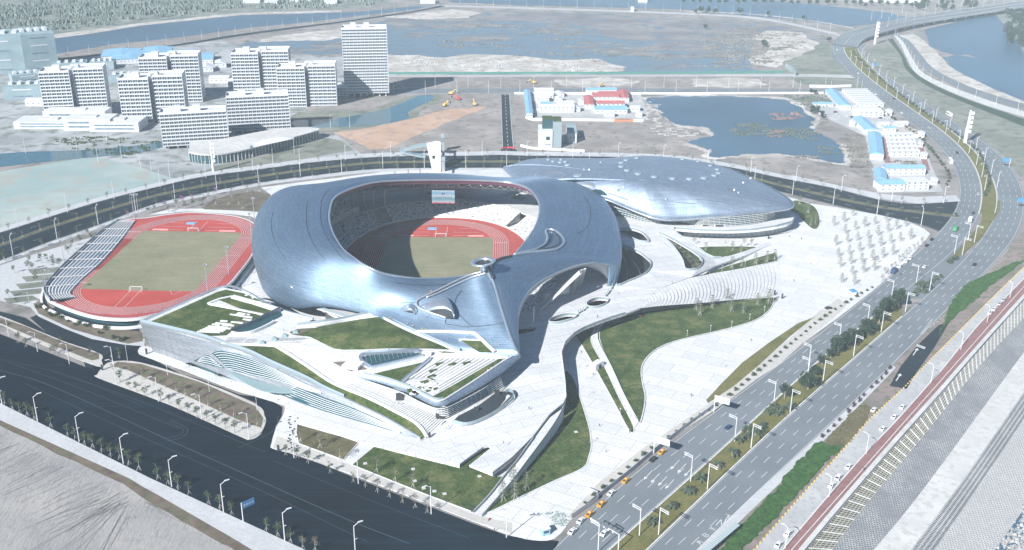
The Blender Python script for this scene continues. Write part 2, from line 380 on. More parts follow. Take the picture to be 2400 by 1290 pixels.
# --- marsh lake
sheet('marsh_lake', [(555, 108), (640, 92), (720, 85), (830, 70), (900, 48), (1000, 30), (1210, 27), (1500, 40), (1620, 45), (1760, 60), (1760, 150), (1745, 169), (1400, 170), (1100, 150), (905, 130), (700, 126)], 0.05, 'marsh', rough=12, smooth=3)
sheet('far_water', [(1050, -6), (1700, -6), (1900, 10), (2080, 30), (2130, 42), (2040, 58), (1985, 62), (1850, 46), (1600, 23), (1220, 13), (1060, 7)], 0.05, 'lake', rough=6)
sheet('mudflat', [(900, 48), (1000, 30), (1210, 26), (1500, 38), (1750, 50), (1880, 72), (1940, 95), (1930, 130), (1840, 150), (1825, 168), (1735, 168), (1700, 150), (1620, 135), (1660, 118), (1690, 108), (1650, 98), (1560, 100), (1480, 112), (1400, 118), (1390, 108), (1480, 96), (1420, 86), (1380, 70), (1360, 60), (1250, 52), (1100, 50), (1000, 58), (930, 62)], 0.08,
      mottled('mudflat', (0.135, 0.13, 0.145), (0.24, 0.225, 0.22), 0.012, (0.10, 0.15, 0.20), 0.03, detail=8), rough=14, smooth=2, seed=5)
sheet('mud_shore', [(900, 40), (1000, 28), (1060, 22), (1130, 30), (1100, 42), (980, 46)], 0.1, 'sand', rough=6)
sheet('sandbar', [(1740, 92), (1800, 72), (1880, 76), (1920, 100), (1880, 130), (1820, 160), (1760, 150), (1770, 130), (1800, 112), (1790, 95)], 0.11, 'sand', rough=8, seed=9)
sheet('shore', [(905, 128), (985, 130), (1030, 136), (1090, 128), (1200, 130), (1290, 140), (1400, 138), (1470, 158), (1440, 170), (1380, 174), (900, 176)], 0.1, 'sand', rough=6, seed=3)
sheet('shore_left', [(640, 85), (760, 72), (830, 60), (880, 80), (760, 96), (680, 96), (600, 100)], 0.09, 'sand', rough=6, seed=4)
# --- dirt strips and roads behind
sheet('site_ground', [(900, 176), (1850, 172), (1900, 185), (1960, 207), (1600, 207), (1010, 209), (905, 200)], 0.03, 'dirt')
sheet('site_sand_heap', [(1300, 187), (1420, 182), (1500, 190), (1480, 200), (1380, 206), (1310, 200)], 0.06, 'sand', rough=4)
sheet('site_sand_patch', [(1620, 186), (1700, 182), (1780, 186), (1800, 200), (1700, 206), (1620, 204)], 0.06, 'sand', rough=4, seed=8)
sheet('building_lot', [(740, 230), (1000, 221), (1175, 221), (1178, 350), (1150, 362), (860, 372), (780, 310), (690, 290)], 0.03, 'dirt')
sheet('orange_soil', [(782, 311), (880, 297), (980, 275), (1060, 255), (1140, 250), (1120, 262), (1040, 290), (960, 325), (905, 350), (868, 352)], 0.06, 'orange_soil', rough=3)
sheet('vacant_lot', [(1205, 220), (1500, 222), (1640, 330), (1990, 400), (2100, 460), (1860, 445), (1640, 378), (1400, 362), (1210, 355)], 0.03, 'dirt')
POND = [(1515, 232), (1600, 226), (1667, 225), (1833, 233), (1853, 243), (1880, 253), (1890, 268), (1907, 277), (1895, 300), (1930, 318), (1963, 333), (1977, 353), (1980, 383), (1933, 377), (1833, 362), (1733, 365), (1687, 370), (1660, 365), (1667, 353), (1633, 340), (1610, 333), (1667, 320), (1672, 310), (1650, 298), (1600, 295), (1570, 285), (1555, 265), (1530, 250)]
sheet('pond_shore', [(p[0]*1.0+(-12 if p[0] < 1700 else 12), p[1]+(-4 if p[1] < 290 else 5)) for p in POND], 0.045, 'sand', rough=5, seed=3)
sheet('pond', POND, 0.08, 'lake', rough=5, smooth=2, seed=2)
# canal by the towers
sheet('canal_bank', [(680, 275), (700, 262), (860, 258), (930, 235), (975, 222), (1035, 222), (1030, 240), (985, 262), (975, 280), (900, 300), (800, 310), (690, 305)], 0.05, 'grassland')
sheet('canal', [(690, 283), (770, 280), (850, 268), (920, 250), (965, 232), (985, 224), (1015, 224), (1010, 236), (970, 255), (955, 266), (960, 276), (930, 286), (880, 294), (800, 298), (700, 299)], 0.09, 'canal', smooth=3)
sheet('canal_left', [(-100, 372), (60, 356), (200, 352), (330, 340), (380, 332), (380, 346), (300, 362), (180, 372), (60, 385), (-100, 400)], 0.09, 'canal', smooth=2)
sheet('netted_field', [(-200, 440), (60, 392), (200, 370), (250, 373), (330, 393), (410, 420), (425, 428), (360, 445), (200, 490), (30, 542), (-200, 600)], 0.05, 'net')
sheet('town_ground', [(-300, 150), (140, 140), (300, 115), (520, 95), (560, 110), (700, 130), (905, 135), (905, 225), (690, 300), (820, 320), (870, 360), (640, 400), (440, 440), (250, 372), (-300, 380)], 0.015, mottled('town_ground', (0.24, 0.26, 0.27), (0.40, 0.42, 0.43), 0.02, (0.16, 0.18, 0.17), 0.06))
sheet('riverside_verge', [(470, 405), (520, 385), (640, 360), (760, 322), (800, 330), (830, 352), (700, 375), (560, 398)], 0.05, 'grassland')
sheet('ring_grass', [(1420, 90), (1, 1), (2, 2)][:0] or [(1835, 150), (1870, 95), (1930, 82), (1945, 110), (1965, 145), (2010, 190), (2040, 210), (1900, 205), (1840, 172)], 0.06, 'grassland', smooth=2)
# --- roads
MARK = MB()
def relax(l, it=40):
    l = [p.copy() for p in l]
    for _ in range(it): l = [l[0]]+[(l[i-1]+l[i]*2+l[i+1])/4 for i in range(1, len(l)-1)]+[l[-1]]
    return l
def road(name, L, Rr, z, m, lanes=(), n=60, edge=True, dash=(6, 9), wd=0.22):
    a, b2 = band(L, Rr, n, z)
    if name.startswith('highway'): a, b2 = relax(a), relax(b2)
    mb = MB(); mb.grid([a, b2] if (b2[0]-a[0]).cross(a[1]-a[0]).z < 0 else [b2, a]); o = struct(mb.build(name, M[m]))
    for t in lanes: dashes(MARK, lerpline(a, b2, t), wd, dash[0], dash[1], 0.03)
    if edge:
        for t in (0.04, 0.96): solid(MARK, lerpline(a, b2, t), wd*0.9, 0.03)
    return a, b2
H1L = [(1000, 1590), (1240, 1350), (1300, 1290), (1333, 1222), (1410, 1160), (1500, 1082), (1600, 1013), (1700, 950), (1773, 893), (1827, 858), (1883, 807), (1967, 747), (2050, 682), (2120, 620), (2183, 557), (2222, 535), (2250, 497), (2258, 450), (2253, 425), (2240, 390), (2217, 353), (2167, 310), (2100, 263), (2033, 213), (2000, 180), (1967, 143), (1947, 117), (1950, 97), (1983, 80)]
H1R = [(1095, 1590), (1360, 1350), (1427, 1290), (1500, 1222), (1600, 1137), (1667, 1077), (1733, 1022), (1787, 970), (1840, 912), (1893, 863), (1967, 803), (2033, 757), (2100, 700), (2160, 652), (2217, 613), (2256, 578), (2287, 537), (2302, 500), (2308, 463), (2302, 420), (2283, 377), (2250, 337), (2200, 300), (2133, 253), (2067, 207), (2017, 167), (1985, 133), (1972, 113), (1983, 94)]
H2L = [(1190, 1590), (1450, 1355), (1523, 1290), (1600, 1207), (1670, 1140), (1733, 1077), (1790, 1026), (1850, 968), (1900, 923), (1980, 862), (2050, 798), (2100, 750), (2170, 695), (2217, 655), (2255, 616), (2295, 570), (2328, 528), (2343, 490), (2345, 450), (2327, 415), (2300, 367), (2260, 327), (2217, 300), (2167, 262), (2100, 213), (2060, 175), (2020, 133), (2003, 113), (2010, 100)]
H2R = [(1340, 1590), (1570, 1355), (1633, 1290), (1723, 1202), (1775, 1158), (1833, 1100), (1885, 1055), (1935, 1008), (2000, 947), (2093, 858), (2150, 800), (2190, 755), (2240, 705), (2275, 672), (2335, 617), (2377, 570), (2400, 530), (2408, 490), (2403, 450), (2390, 415), (2350, 363), (2300, 327), (2240, 288), (2183, 253), (2110, 200), (2060, 167), (2030, 140), (2018, 120), (2030, 105)]
h1a, h1b = road('highway_north', H1L, H1R, 0.1, 'asphalt_old', (0.27, 0.5, 0.73), 125)
h2a, h2b = road('highway_south', H2L, H2R, 0.1, 'asphalt_old', (0.25, 0.5, 0.75), 125)
sheet('median_gap_road', [(2110, 702), (2160, 640), (2225, 600), (2262, 565), (2262, 605), (2215, 662), (2170, 700)], 0.095, 'asphalt_old')
def near_i(l, px, py): q = P(px, py); return min(range(len(l)), key=lambda i: (Vector((l[i].x, l[i].y, 0))-q).length)
def median(name, p0, p1):
    a = resample(h1b[near_i(h1b, *p0[0]):near_i(h1b, *p1[0])+1], 50); b_ = resample(h2a[near_i(h2a, *p0[1]):near_i(h2a, *p1[1])+1], 50); a = [Vector((p.x, p.y, .2)) for p in a]; b_ = [Vector((p.x, p.y, .2)) for p in b_]
    struct(MB().grid([b_, a]).build(name, M['verge'])); mb = MB(); wall(mb, a, .5, .12, 0); wall(mb, b_, .5, .12, 0); struct(mb.build(name+'_kerb', M['kerb']))
median('median_strip', ((1110,1575),(1206,1575)), ((2105,697),(2110,743)))
sheet('median_tip', [(2217, 613), (2256, 578), (2300, 520), (2305, 470), (2345, 470), (2343, 495), (2295, 565), (2250, 600), (2225, 620)], 0.16, 'verge')
median('median_strip_far', ((2302,505),(2342,505)), ((1972,113),(2003,113)))
# ring road (dark asphalt) from the left, behind the stadium to the right
RA = [(-150, 590), (0, 545), (110, 510), (240, 470), (360, 440), (470, 415), (600, 398), (720, 382), (850, 370), (950, 366), (1100, 365), (1170, 363), (1240, 365), (1400, 367), (1560, 372), (1700, 390), (1820, 415), (1950, 440), (2060, 468), (2150, 478), (2252, 470)]
RM = [(-150, 615), (0, 575), (110, 535), (240, 495), (360, 460), (470, 437), (600, 415), (720, 398), (850, 384), (950, 380), (1100, 379), (1170, 379), (1240, 380), (1400, 384), (1560, 390), (1700, 403), (1820, 432), (1950, 462), (2060, 485), (2150, 497), (2248, 508)]
RB = [(-150, 655), (0, 612), (110, 570), (240, 525), (360, 480), (470, 455), (600, 430), (720, 414), (850, 399), (950, 395), (1100, 394), (1170, 394), (1240, 396), (1400, 400), (1560, 410), (1700, 420), (1820, 448), (1950, 480), (2060, 505), (2150, 525), (2205, 545)]
road('ring_road_outer', RA, [(p[0], p[1]-2) for p in RM], 0.08, 'asphalt_dark', (0.5,), 80, dash=(5, 12))
road('ring_road_inner', [(p[0], p[1]+2) for p in RM], RB, 0.08, 'asphalt_dark', (0.5,), 80, dash=(5, 12))
bandsheet('ring_road_median', [(p[0], p[1]-1.6) for p in RM], [(p[0], p[1]+1.6) for p in RM], 0.2, 'verge', 80)
bandsheet('ring_pavement_outer', [(p[0]-2, p[1]-9) for p in RA[:-2]], [(p[0], p[1]) for p in RA[:-2]], 0.2, 'sidewalk', 80)
bandsheet('ring_pavement_inner', RB[:16], [(p[0]+2, p[1]+7) for p in RB[:16]], 0.2, 'sidewalk', 80)
sheet('ring_pavement_east', [(1860, 412), (1990, 440), (2070, 455), (2150, 462), (2240, 458), (2252, 472), (2150, 478), (2060, 466), (1950, 440), (1820, 413)], 0.21, 'sidewalk')
sheet('junction_avenue', [(1150, 364), (1168, 360), (1177, 346), (1204, 346), (1216, 358), (1240, 366), (1240, 372), (1150, 372)], 0.085, 'asphalt_dark')
road('avenue', [(1173, 222), (1175, 285), (1177, 350)], [(1195, 222), (1199, 285), (1205, 350)], 0.1, 'asphalt_dark', (0.5,), 20, wd=0.5)
road('back_road', [(840, 212), (1010, 208), (1200, 207), (1600, 207), (1900, 209), (2030, 207)], [(840, 222), (1010, 219), (1200, 218), (1600, 218), (1900, 219), (2045, 218)], 0.09, 'asphalt_old', (0.5,), 40, wd=0.4)
road('fence_road', [(900, 177), (1400, 176), (1850, 174), (2000, 176)], [(900, 181), (1400, 180), (1860, 180), (2010, 184)], 0.09, 'concrete', (), 30, edge=False)
road('riverside_road', [(100, 141), (267, 122), (433, 101), (533, 84), (667, 66), (800, 50), (967, 26), (1030, 13)], [(100, 147), (267, 127), (433, 106), (533, 90), (667, 71), (800, 54), (967, 30), (1045, 15)], 0.12, 'asphalt_dark', (), 50, wd=0.5)
road('causeway', [(1020, 12), (1217, 17), (1600, 30), (1767, 40), (1867, 57), (1960, 77)], [(1030, 16), (1217, 21), (1600, 34), (1767, 45), (1867, 62), (1975, 86)], 0.12, 'concrete', (), 50, wd=0.6)
road('causeway_verge_road', [(1600, 25), (1767, 33), (1900, 48), (2000, 65)], [(1600, 27), (1767, 35), (1900, 50), (2000, 67)], 0.12, 'sand', (), 30, edge=False)
bandsheet('slip_lane', [(1985, 100), (1955, 108), (1950, 130), (1975, 160), (2010, 190)][::1], [(1995, 98), (1968, 112), (1960, 130), (1985, 165), (2020, 197)], 0.11, 'asphalt_old', 20)
# coast on the upper right
sheet('bay', [(2167, 70), (2250, 48), (2333, 34), (2420, 60), (2560, 200), (2560, 330), (2400, 240), (2333, 214), (2260, 180), (2230, 160), (2205, 135), (2265, 128), (2300, 138), (2210, 122), (2180, 112)], 0.1, 'sea', rough=4)
sheet('far_hill_ground', [(2330, 30), (2520, -20), (2700, 300), (2400, 130), (2370, 80)], 0.12, 'field', rough=5)
sheet('beach', [(2090, 85), (2140, 80), (2170, 100), (2200, 130), (2240, 165), (2330, 210), (2420, 245), (2420, 262), (2280, 218), (2200, 180), (2160, 140), (2120, 100)], 0.13, 'sand', rough=3)
sheet('coast_grass', [(2040, 112), (2075, 100), (2110, 130), (2130, 170), (2200, 215), (2300, 255), (2420, 300), (2420, 400), (2392, 415), (2350, 362), (2300, 325), (2233, 283), (2185, 252), (2110, 198), (2060, 165), (2025, 130)], 0.06, 'grassland')
road('coast_road', [(2085, 82), (2110, 95), (2140, 130), (2170, 165), (2233, 200), (2330, 238), (2420, 262)], [(2096, 80), (2130, 95), (2160, 130), (2190, 162), (2260, 198), (2345, 228), (2420, 248)], 0.16, 'asphalt_old', (), 40, edge=False)
bandsheet('coast_walk', [(2095, 84), (2108, 100), (2127, 140), (2150, 175), (2220, 212), (2320, 250), (2420, 280)], [(2101, 84), (2118, 100), (2140, 140), (2165, 172), (2233, 205), (2330, 240), (2420, 268)], 0.18, 'pale_concrete', 30)
bandsheet('coast_slope_hedge', [(2080, 92), (2110, 130), (2125, 165), (2180, 205), (2270, 245), (2370, 285), (2420, 305)], [(2092, 90), (2118, 130), (2135, 160), (2190, 200), (2280, 238), (2380, 272), (2420, 287)], 0.14, 'leaf_dark', 30)
# south-west dark road with its junction, pavements and the bare site
sheet('dark_avenue', [(-300, 655), (0, 783), (230, 872), (580, 1030), (640, 1042), (830, 1120), (1110, 1228), (1190, 1256), (1260, 1264), (1310, 1268), (1300, 1292), (1130, 1470), (1000, 1415), (760, 1310), (350, 1120), (0, 945), (-300, 800)], 0.1, 'asphalt_new')
sheet('side_street', [(0, 730), (60, 745), (110, 780), (200, 800), (262, 838), (275, 850), (240, 862), (232, 872), (215, 868), (232, 838), (120, 790), (-80, 722), (-150, 700), (-150, 690)], 0.095, 'asphalt_dark')
sheet('drive', [(215, 860), (262, 822), (330, 812), (350, 838), (430, 880), (560, 925), (630, 935), (662, 955), (660, 975), (645, 1000), (640, 1045), (570, 1030), (612, 1020), (622, 985), (600, 945), (470, 890), (330, 850), (270, 845), (230, 872)], 0.105, 'asphalt_new')
sheet('junction_south', [(180, 800), (240, 790), (330, 800), (335, 820), (280, 850), (230, 880), (200, 860)], 0.1, 'asphalt_dark')
sheet('west_street', [(70, 745), (150, 712), (200, 690), (270, 650), (330, 780), (262, 812), (180, 800), (110, 780)], 0.09, 'asphalt_dark')
sheet('site_pavement', [(-300, 800), (0, 945), (350, 1120), (760, 1310), (680, 1345), (560, 1270), (300, 1120), (0, 985), (-300, 850)], 0.24, 'sidewalk')
# bare construction ground, lower left
t = NT('bare_site'); wv = t.noise(1.0, 5, co=t.co('Object', (0.8, 0.12, 1), 0.6), rough=0.75); n1 = t.noise(0.035, 5); n2 = t.noise(0.4, 4)
c = t.ramp(n1, [(0.3, (0.26, 0.265, 0.27)), (0.7, (0.38, 0.37, 0.355))]); c = t.mix(t.ramp(wv, [(0.36, 0.5), (0.48, 0.0)]), c, (0.19, 0.18, 0.17)); c = t.mix(t.ramp(n2, [(0.3, 0.4), (0.5, 0)]), c, (0.2, 0.19, 0.18))
M['bare'] = t.out(c, 0.9, bump=wv, bstr=0.7, bdist=0.6)
sheet('bare_site', [(-400, 800), (-300, 850), (0, 985), (300, 1120), (560, 1270), (680, 1345), (800, 1600), (-400, 1600)], 0.05, 'bare')
sheet('site_verge', [(-50, 975), (0, 983), (300, 1118), (560, 1268), (640, 1325), (600, 1330), (520, 1275), (290, 1135), (0, 998)], 0.12, 'brown_soil', rough=1.5)
# tyre tracks fanning out over the bare site
tb = MB(); r = random.Random(3); hub = (312, 1168)
for k in range(44):
    a = r.uniform(2.0, 4.6) if k % 3 else r.uniform(0.4, 2.2); 
    x0 = hub[0]+r.uniform(-5, 5)+math.cos(a)*r.uniform(2, 90); y0 = hub[1]+abs(math.sin(a))*r.uniform(2, 40)
    ln = r.uniform(60, 260); pts = []
    for i in range(6):
        u = i/5; pts.append((x0+math.cos(a)*ln*u, y0+(-math.sin(a)*0.4+0.55)*ln*u*0.8+5*math.sin(u*3+k)))
    pts = [q for q in pts if q[1] > 985+(q[0]*0.46 if q[0] > 0 else 0)+12]
    if len(pts) > 2: solid(tb, cr(PP(pts, 0.08), 3), r.uniform(0.12, 0.3), 0.03)
for k in range(60):
    x0 = r.uniform(-20, 330); y0 = 1000+x0*0.47+r.uniform(12, 40); ln = r.uniform(50, 200)
    pts = [(x0-ln*i/5*0.93, y0+ln*i/5*0.42+3*math.sin(i+k)) for i in range(6)]
    solid(tb, cr(PP(pts, 0.08), 3), r.uniform(0.1, 0.28), 0.03)
tb.build('tyre_tracks', plain('track_mud', (0.21, 0.21, 0.205)))['kind'] = 'structure'
# islands south-west
def island(name, pts, m='sidewalk', z=0.25, kerb=True, smooth=4):
    w_ = cr(PP(pts, z), smooth, True); o = struct(MB().poly([w_], down=0.2).build(name, M[m]))
    return w_
k1 = island('pavement_island', [(228, 878), (240, 862), (262, 848), (330, 850), (470, 893), (600, 948), (620, 975), (623, 990), (608, 1020), (585, 1030), (560, 1022), (400, 950), (235, 888)], 'sidewalk_warm')
sheet('island_planting', [(262, 858), (275, 848), (330, 853), (470, 896), (598, 952), (617, 980), (612, 1003), (560, 985), (430, 925), (300, 868)], 0.31, 'brown_soil')
k2 = island('pavement_southwest', [(0, 760), (70, 795), (225, 858), (238, 845), (232, 828), (150, 800), (0, 740), (-150, 690), (-150, 700)], 'sidewalk_warm')
sheet('southwest_planting', [(0, 745), (60, 765), (150, 803), (232, 830), (232, 842), (215, 845), (120, 808), (0, 758)], 0.31, 'brown_soil')
k3 = island('stadium_pavement', [(640, 1052), (636, 1040), (648, 1000), (664, 972), (666, 950), (640, 935), (560, 918), (430, 868), (345, 838), (326, 830), (325, 818), (345, 812), (420, 840), (700, 930), (1000, 1050), (1160, 1130), (1350, 1180), (1335, 1222), (1300, 1262), (1250, 1266), (1190, 1252), (1110, 1222), (830, 1115), (700, 1068)], 'plaza', 0.22, smooth=3)
sheet('pavement_front', [(640, 1050), (650, 1022), (700, 1040), (825, 1092), (1000, 1162), (1110, 1206), (1130, 1212), (1200, 1225), (1200, 1250), (1110, 1222), (830, 1113)], 0.26, 'sidewalk_warm')
# main plaza
plz = PP([(1130, 1214), (1200, 1250), (1290, 1258), (1335, 1218), (1410, 1157), (1500, 1079), (1600, 1009), (1700, 945), (1773, 889), (1827, 855), (1883, 803), (1967, 743), (2050, 678), (2120, 616), (2172, 560), (2180, 548), (2165, 536), (2130, 520), (2060, 504), (1960, 486), (1900, 477), (1840, 460), (1500, 405), (1000, 402), (700, 430), (560, 620), (600, 930), (1000, 1050)], 0.2)
HOLES_P = []
wsheet('plaza', [plz], 'plaza', down=0.2)
sheet('roadside_pavement', [(1330, 1212), (1400, 1135), (1500, 1056), (1600, 988), (1690, 928), (1760, 868), (1850, 795), (1920, 730), (1965, 700), (1985, 715), (1960, 740), (1883, 802), (1827, 855), (1773, 889), (1700, 946), (1600, 1009), (1500, 1079), (1410, 1157), (1340, 1216)], 0.26, 'sidewalk_warm')
sheet('roadside_verge', [(1660, 945), (1720, 905), (1780, 855), (1850, 790), (1900, 750), (1912, 742), (1870, 758), (1800, 805), (1740, 850), (1690, 900), (1655, 938)], 0.3, 'verge')
# lawns
def lawn(name, pts, z=0.3, m='lawn', smooth=4):
    w_ = cr(PP(pts, z), smooth, True) if smooth else PP(pts, z); kb = MB(); wall(kb, w_, .5, .12, -.02, True); struct(kb.build(name+'_kerb', M['kerb'])); return struct(MB().poly([w_], down=0.15).build(name, M[m]))
lawn('lawn_east', [(1433, 752), (1500, 732), (1600, 718), (1720, 706), (1815, 697), (1812, 712), (1800, 730), (1767, 752), (1700, 772), (1600, 795), (1550, 812), (1517, 837), (1503, 865), (1506, 900), (1512, 930), (1507, 967), (1495, 990), (1465, 930), (1433, 862), (1408, 805), (1405, 778), (1415, 760)], 0.6)
lawn('lawn_strip', [(1350, 783), (1393, 767), (1385, 800), (1417, 860), (1450, 930), (1485, 1000), (1475, 1010), (1440, 945), (1393, 860), (1365, 812)], 0.35)
lawn('lawn_ramp', [(1137, 1203), (1180, 1150), (1233, 1092), (1280, 1035), (1307, 990), (1325, 945), (1322, 870), (1345, 890), (1363, 943), (1380, 1000), (1386, 1040), (1380, 1070), (1366, 1097), (1300, 1127), (1220, 1165)], 0.35)
lawn('lawn_triangle', [(1637, 580), (1773, 579), (1762, 590), (1740, 595), (1676, 606), (1664, 603)], 0.4)
lawn('lawn_bean', [(1847, 488), (1862, 470), (1895, 477), (1912, 488), (1920, 505), (1921, 525), (1915, 536), (1903, 536), (1888, 524), (1866, 502)], 0.35)
lawn('lawn_wedge', [(1635, 648), (1700, 625), (1817, 592), (1824, 612), (1740, 630), (1680, 640)], 0.5, smooth=0)

scuff = MB()
for pts, w0 in (([(0,868),(120,905),(370,1020),(540,1096),(800,1212),(960,1275)], .35), ([(20,850),(200,915),(420,1005)], .2), ([(400,985),(432,1000),(440,1012),(425,1026),(390,1035)], .25), ([(396,990),(424,1003),(430,1012),(415,1022),(380,1030)], .2), ([(120,870),(300,930),(500,1010),(620,1060)], .18), ([(60,900),(300,1010),(600,1145),(860,1270)], .18), ([(560,1050),(640,1010),(652,975)], .2), ([(0,842),(160,880),(330,950)], .15), ([(640,1080),(860,1170),(1100,1262)], .16)):
    solid(scuff, cr(PP(pts, .12), 6), w0, .01)
struct(scuff.build('road_scuff', plain('scuffed_asphalt', (0.05, 0.075, 0.10), .9)))
# ================================================================ STADIUM
ANR = 0.25
def metal(name, c1, c2, bw=3.2, rh=0.9, rough=0.54, jw=0.07, coord='UV', metal=0.85):
    t = NT(name); b = t.n('ShaderNodeTexBrick'); cc = t.co('Object' if coord == 'Wall' else coord)
    if coord == 'Wall':
        sx = t.n('ShaderNodeSeparateXYZ'); t.l(cc, sx.inputs[0]); ad = t.n('ShaderNodeMath', operation='ADD'); t.l(sx.outputs[0], ad.inputs[0]); t.l(sx.outputs[1], ad.inputs[1]); cx = t.n('ShaderNodeCombineXYZ'); t.l(ad.outputs[0], cx.inputs[0]); t.l(sx.outputs[2], cx.inputs[1]); cc = cx.outputs[0]
    t.l(cc, b.inputs[0])
    b.inputs['Color1'].default_value = hexc(c1); b.inputs['Color2'].default_value = hexc(c2); b.inputs['Mortar'].default_value = hexc(tuple(x*0.42 for x in c1))
    b.inputs['Scale'].default_value = 1; b.inputs['Brick Width'].default_value = bw; b.inputs['Row Height'].default_value = rh; b.inputs['Mortar Size'].default_value = jw; b.inputs['Mortar Smooth'].default_value = 0.3
    n = t.noise(0.04, 4); col = t.mix(t.ramp(n, [(0.35, 0.25), (0.65, 0.0)]), b.outputs[0], tuple(x*0.75 for x in c1)); g = t.n('ShaderNodeTexBrick'); t.l(cc, g.inputs[0]); g.inputs['Scale'].default_value = 1; g.inputs['Brick Width'].default_value = 22; g.inputs['Row Height'].default_value = 3.6; g.inputs['Mortar Size'].default_value = .12; g.inputs['Color1'].default_value = (1, 1, 1, 1); g.inputs['Color2'].default_value = (.86, .88, .9, 1); g.inputs['Mortar'].default_value = (.6, .64, .7, 1); col = t.mix(.8, col, g.outputs[0], 'MULTIPLY')
    n2 = t.noise(1.0, 2, co=t.co('Object' if coord == 'Wall' else coord, (0.3, 1.1, 1)), rough=0.8)
    rr = t.ramp(n2, [(0.3, rough-0.04), (0.7, rough+0.06)])
    if coord == 'UV': tg = t.n('ShaderNodeTangent'); tg.direction_type = 'UV_MAP'; tg.uv_map = 'UVMap'; t.l(tg.outputs[0], t.b.inputs['Tangent']); t.b.inputs['Anisotropic'].default_value = 0.6; t.b.inputs['Anisotropic Rotation'].default_value = ANR
    return t.out(col, rr, metal, bump=n2, bstr=0.04, bdist=0.1)
M['roof'] = metal('roof_tiles', (0.29, 0.42, 0.56), (0.38, 0.51, 0.65))
M['roof_arena'] = metal('arena_roof_tiles', (0.36, 0.45, 0.56), (0.43, 0.52, 0.63), 2.4, 2.2, 0.62, 0.05, 'Object')
M['roof_trim'] = plain('roof_trim', (0.62, 0.68, 0.74), 0.3, 0.8, var=0.05)
M['cladding'] = metal('facade_cladding', (0.30, 0.33, 0.37), (0.38, 0.41, 0.45), 4.0, 0.8, 0.45, 0.08, 'Wall', 0.5)
M['soffit'] = metal('soffit_cladding', (0.38, 0.40, 0.42), (0.44, 0.45, 0.47), 2.0, 0.9, 0.5, 0.06, 'Wall', 0.4)
M['maroon'] = plain('maroon_rim', (0.13, 0.05, 0.09), 0.5)
stadium = thing('stadium', 'large stadium wrapped in blue grey metal tiles with an oval opening over the pitch', 'stadium', P(1000, 560))
SO = stadium.location.copy()
def sbuild(mb, name, m, smooth=False, parent=None, root=None):
    root = root or stadium; o = mb.build(name, m, smooth=smooth); o.parent = parent or root; o.matrix_parent_inverse = Matrix.Translation(-root.location) if not parent else Matrix.Identity(4)
    return o
def loft(cols, na=5, prof=14, closed=False):
    """cols: (rim, bulge, exponent, foot or None, silhouette or None)"""
    lines = []
    for R0, B0, a, G0, Sx in cols:
        R = P(*R0); Bz = B0[2] if B0 else 0
        if Sx:
            Sp = P(*Sx); f = 0.6; B = Vector((R.x+(Sp.x-R.x)/f, R.y+(Sp.y-R.y)/f, Sx[2]-(R.z-Sx[2])*4))
            B.z = max(B.z, 8)
            B.z = min(B.z, 22)
        else: B = P(*B0)
        G = P(*G0) if G0 else Vector((B.x, B.y, max(B.z-14, 5)))+(R-B).normalized()*5 if G0 is None and (a >= 1.9) else (P(*G0) if G0 else None)
        pts = []
        for i in range(prof+1):
            f = math.sin(math.pi/2*i/prof) if a > 1.3 else i/prof
            zf = max(0, 1-f**a)**(1/a); q = R.lerp(B, f); pts.append(Vector((q.x, q.y, B.z+(R.z-B.z)*zf)))
        if G is not None:
            for i in range(1, 5):
                f = i/4; q = B.lerp(G, f); o = (B-R); o.z = 0; q = Vector((B.x+(G.x-B.x)*f*f, B.y+(G.y-B.y)*f*f, B.z+(G.z-B.z)*f)); pts.append(q)
        else:
            e = pts[-1]; pts += [e.copy() for _ in range(4)]
        lines.append(pts)
    m = len(lines[0]); tr = [cr([l[j] for l in lines], na, closed) for j in range(m)]
    return tr  # m rows along the ring
C_ = [
 ((1149,648,36),(1213,832,19),.9,None,None), ((1136,638,34),(1185,832,18.6),.85,None,None), ((1094,646,31),(1125,830,17.8),.85,None,None),
 ((1052,652,31),(1065,822,17.2),.9,None,None), ((989,654,33),(975,783,17),.95,None,None), ((947,650,36),(920,757,17),1.05,None,None),
 ((905,643,39),(890,739,17),1.35,(890,740,16.6),None), ((874,632,42),(850,731,17),1.8,(850,733,15),None), ((843,615,44),(800,717,18),1.95,(800,722,15.5),None),
 ((822,600,45),(750,703,19.5),2,(742,715,15),None), ((805,586,46),(700,692,20),2,(701,729,8.5),None), ((790,565,47),(650,665,21),2,(655,712,6),None),
 ((780,546,48),(608,636,21),2,(614,684,5),None), ((772,520,48),(590,592,20),2,None,None), ((772,497,48),(592,548,20),2,None,None), ((780,469,47),(606,507,21),2,None,None),
 ((801,452,46),(645,468,23),2,None,None), ((843,436,44),None,2,None,(724,438,38)), ((885,427,42),None,2,None,(800,423,36.5)), ((947,423.4,40),None,2,None,(880,411.5,35)),
 ((1010,422.4,38),None,2,None,(965,407.5,33)), ((1073,422.4,36),None,2,None,(1050,408,31.5)), ((1136,424,35),None,2,None,(1120,414,30.5)), ((1188,428,34),None,2,None,(1185,420,30)),
 ((1219,434.5,34),(1262,420,22),1.7,None,None), ((1240,444,34),(1327,428,21),1.8,None,None), ((1257,463,34),(1380,446,20),2,None,None), ((1265,484,34),(1420,474,20),2,None,None),
 ((1263.5,505,34),(1445,516,20),2,None,None), ((1255,530,34),(1454,560,18.5),2,None,None), ((1240,555,34),(1456,592,18),2,(1449,640,7.8),None), ((1219,582,34),(1455,618,18),2,(1441,668,8),None),
 ((1203,600,34),(1443,629,19),1.9,(1436,668,8.2),None)]
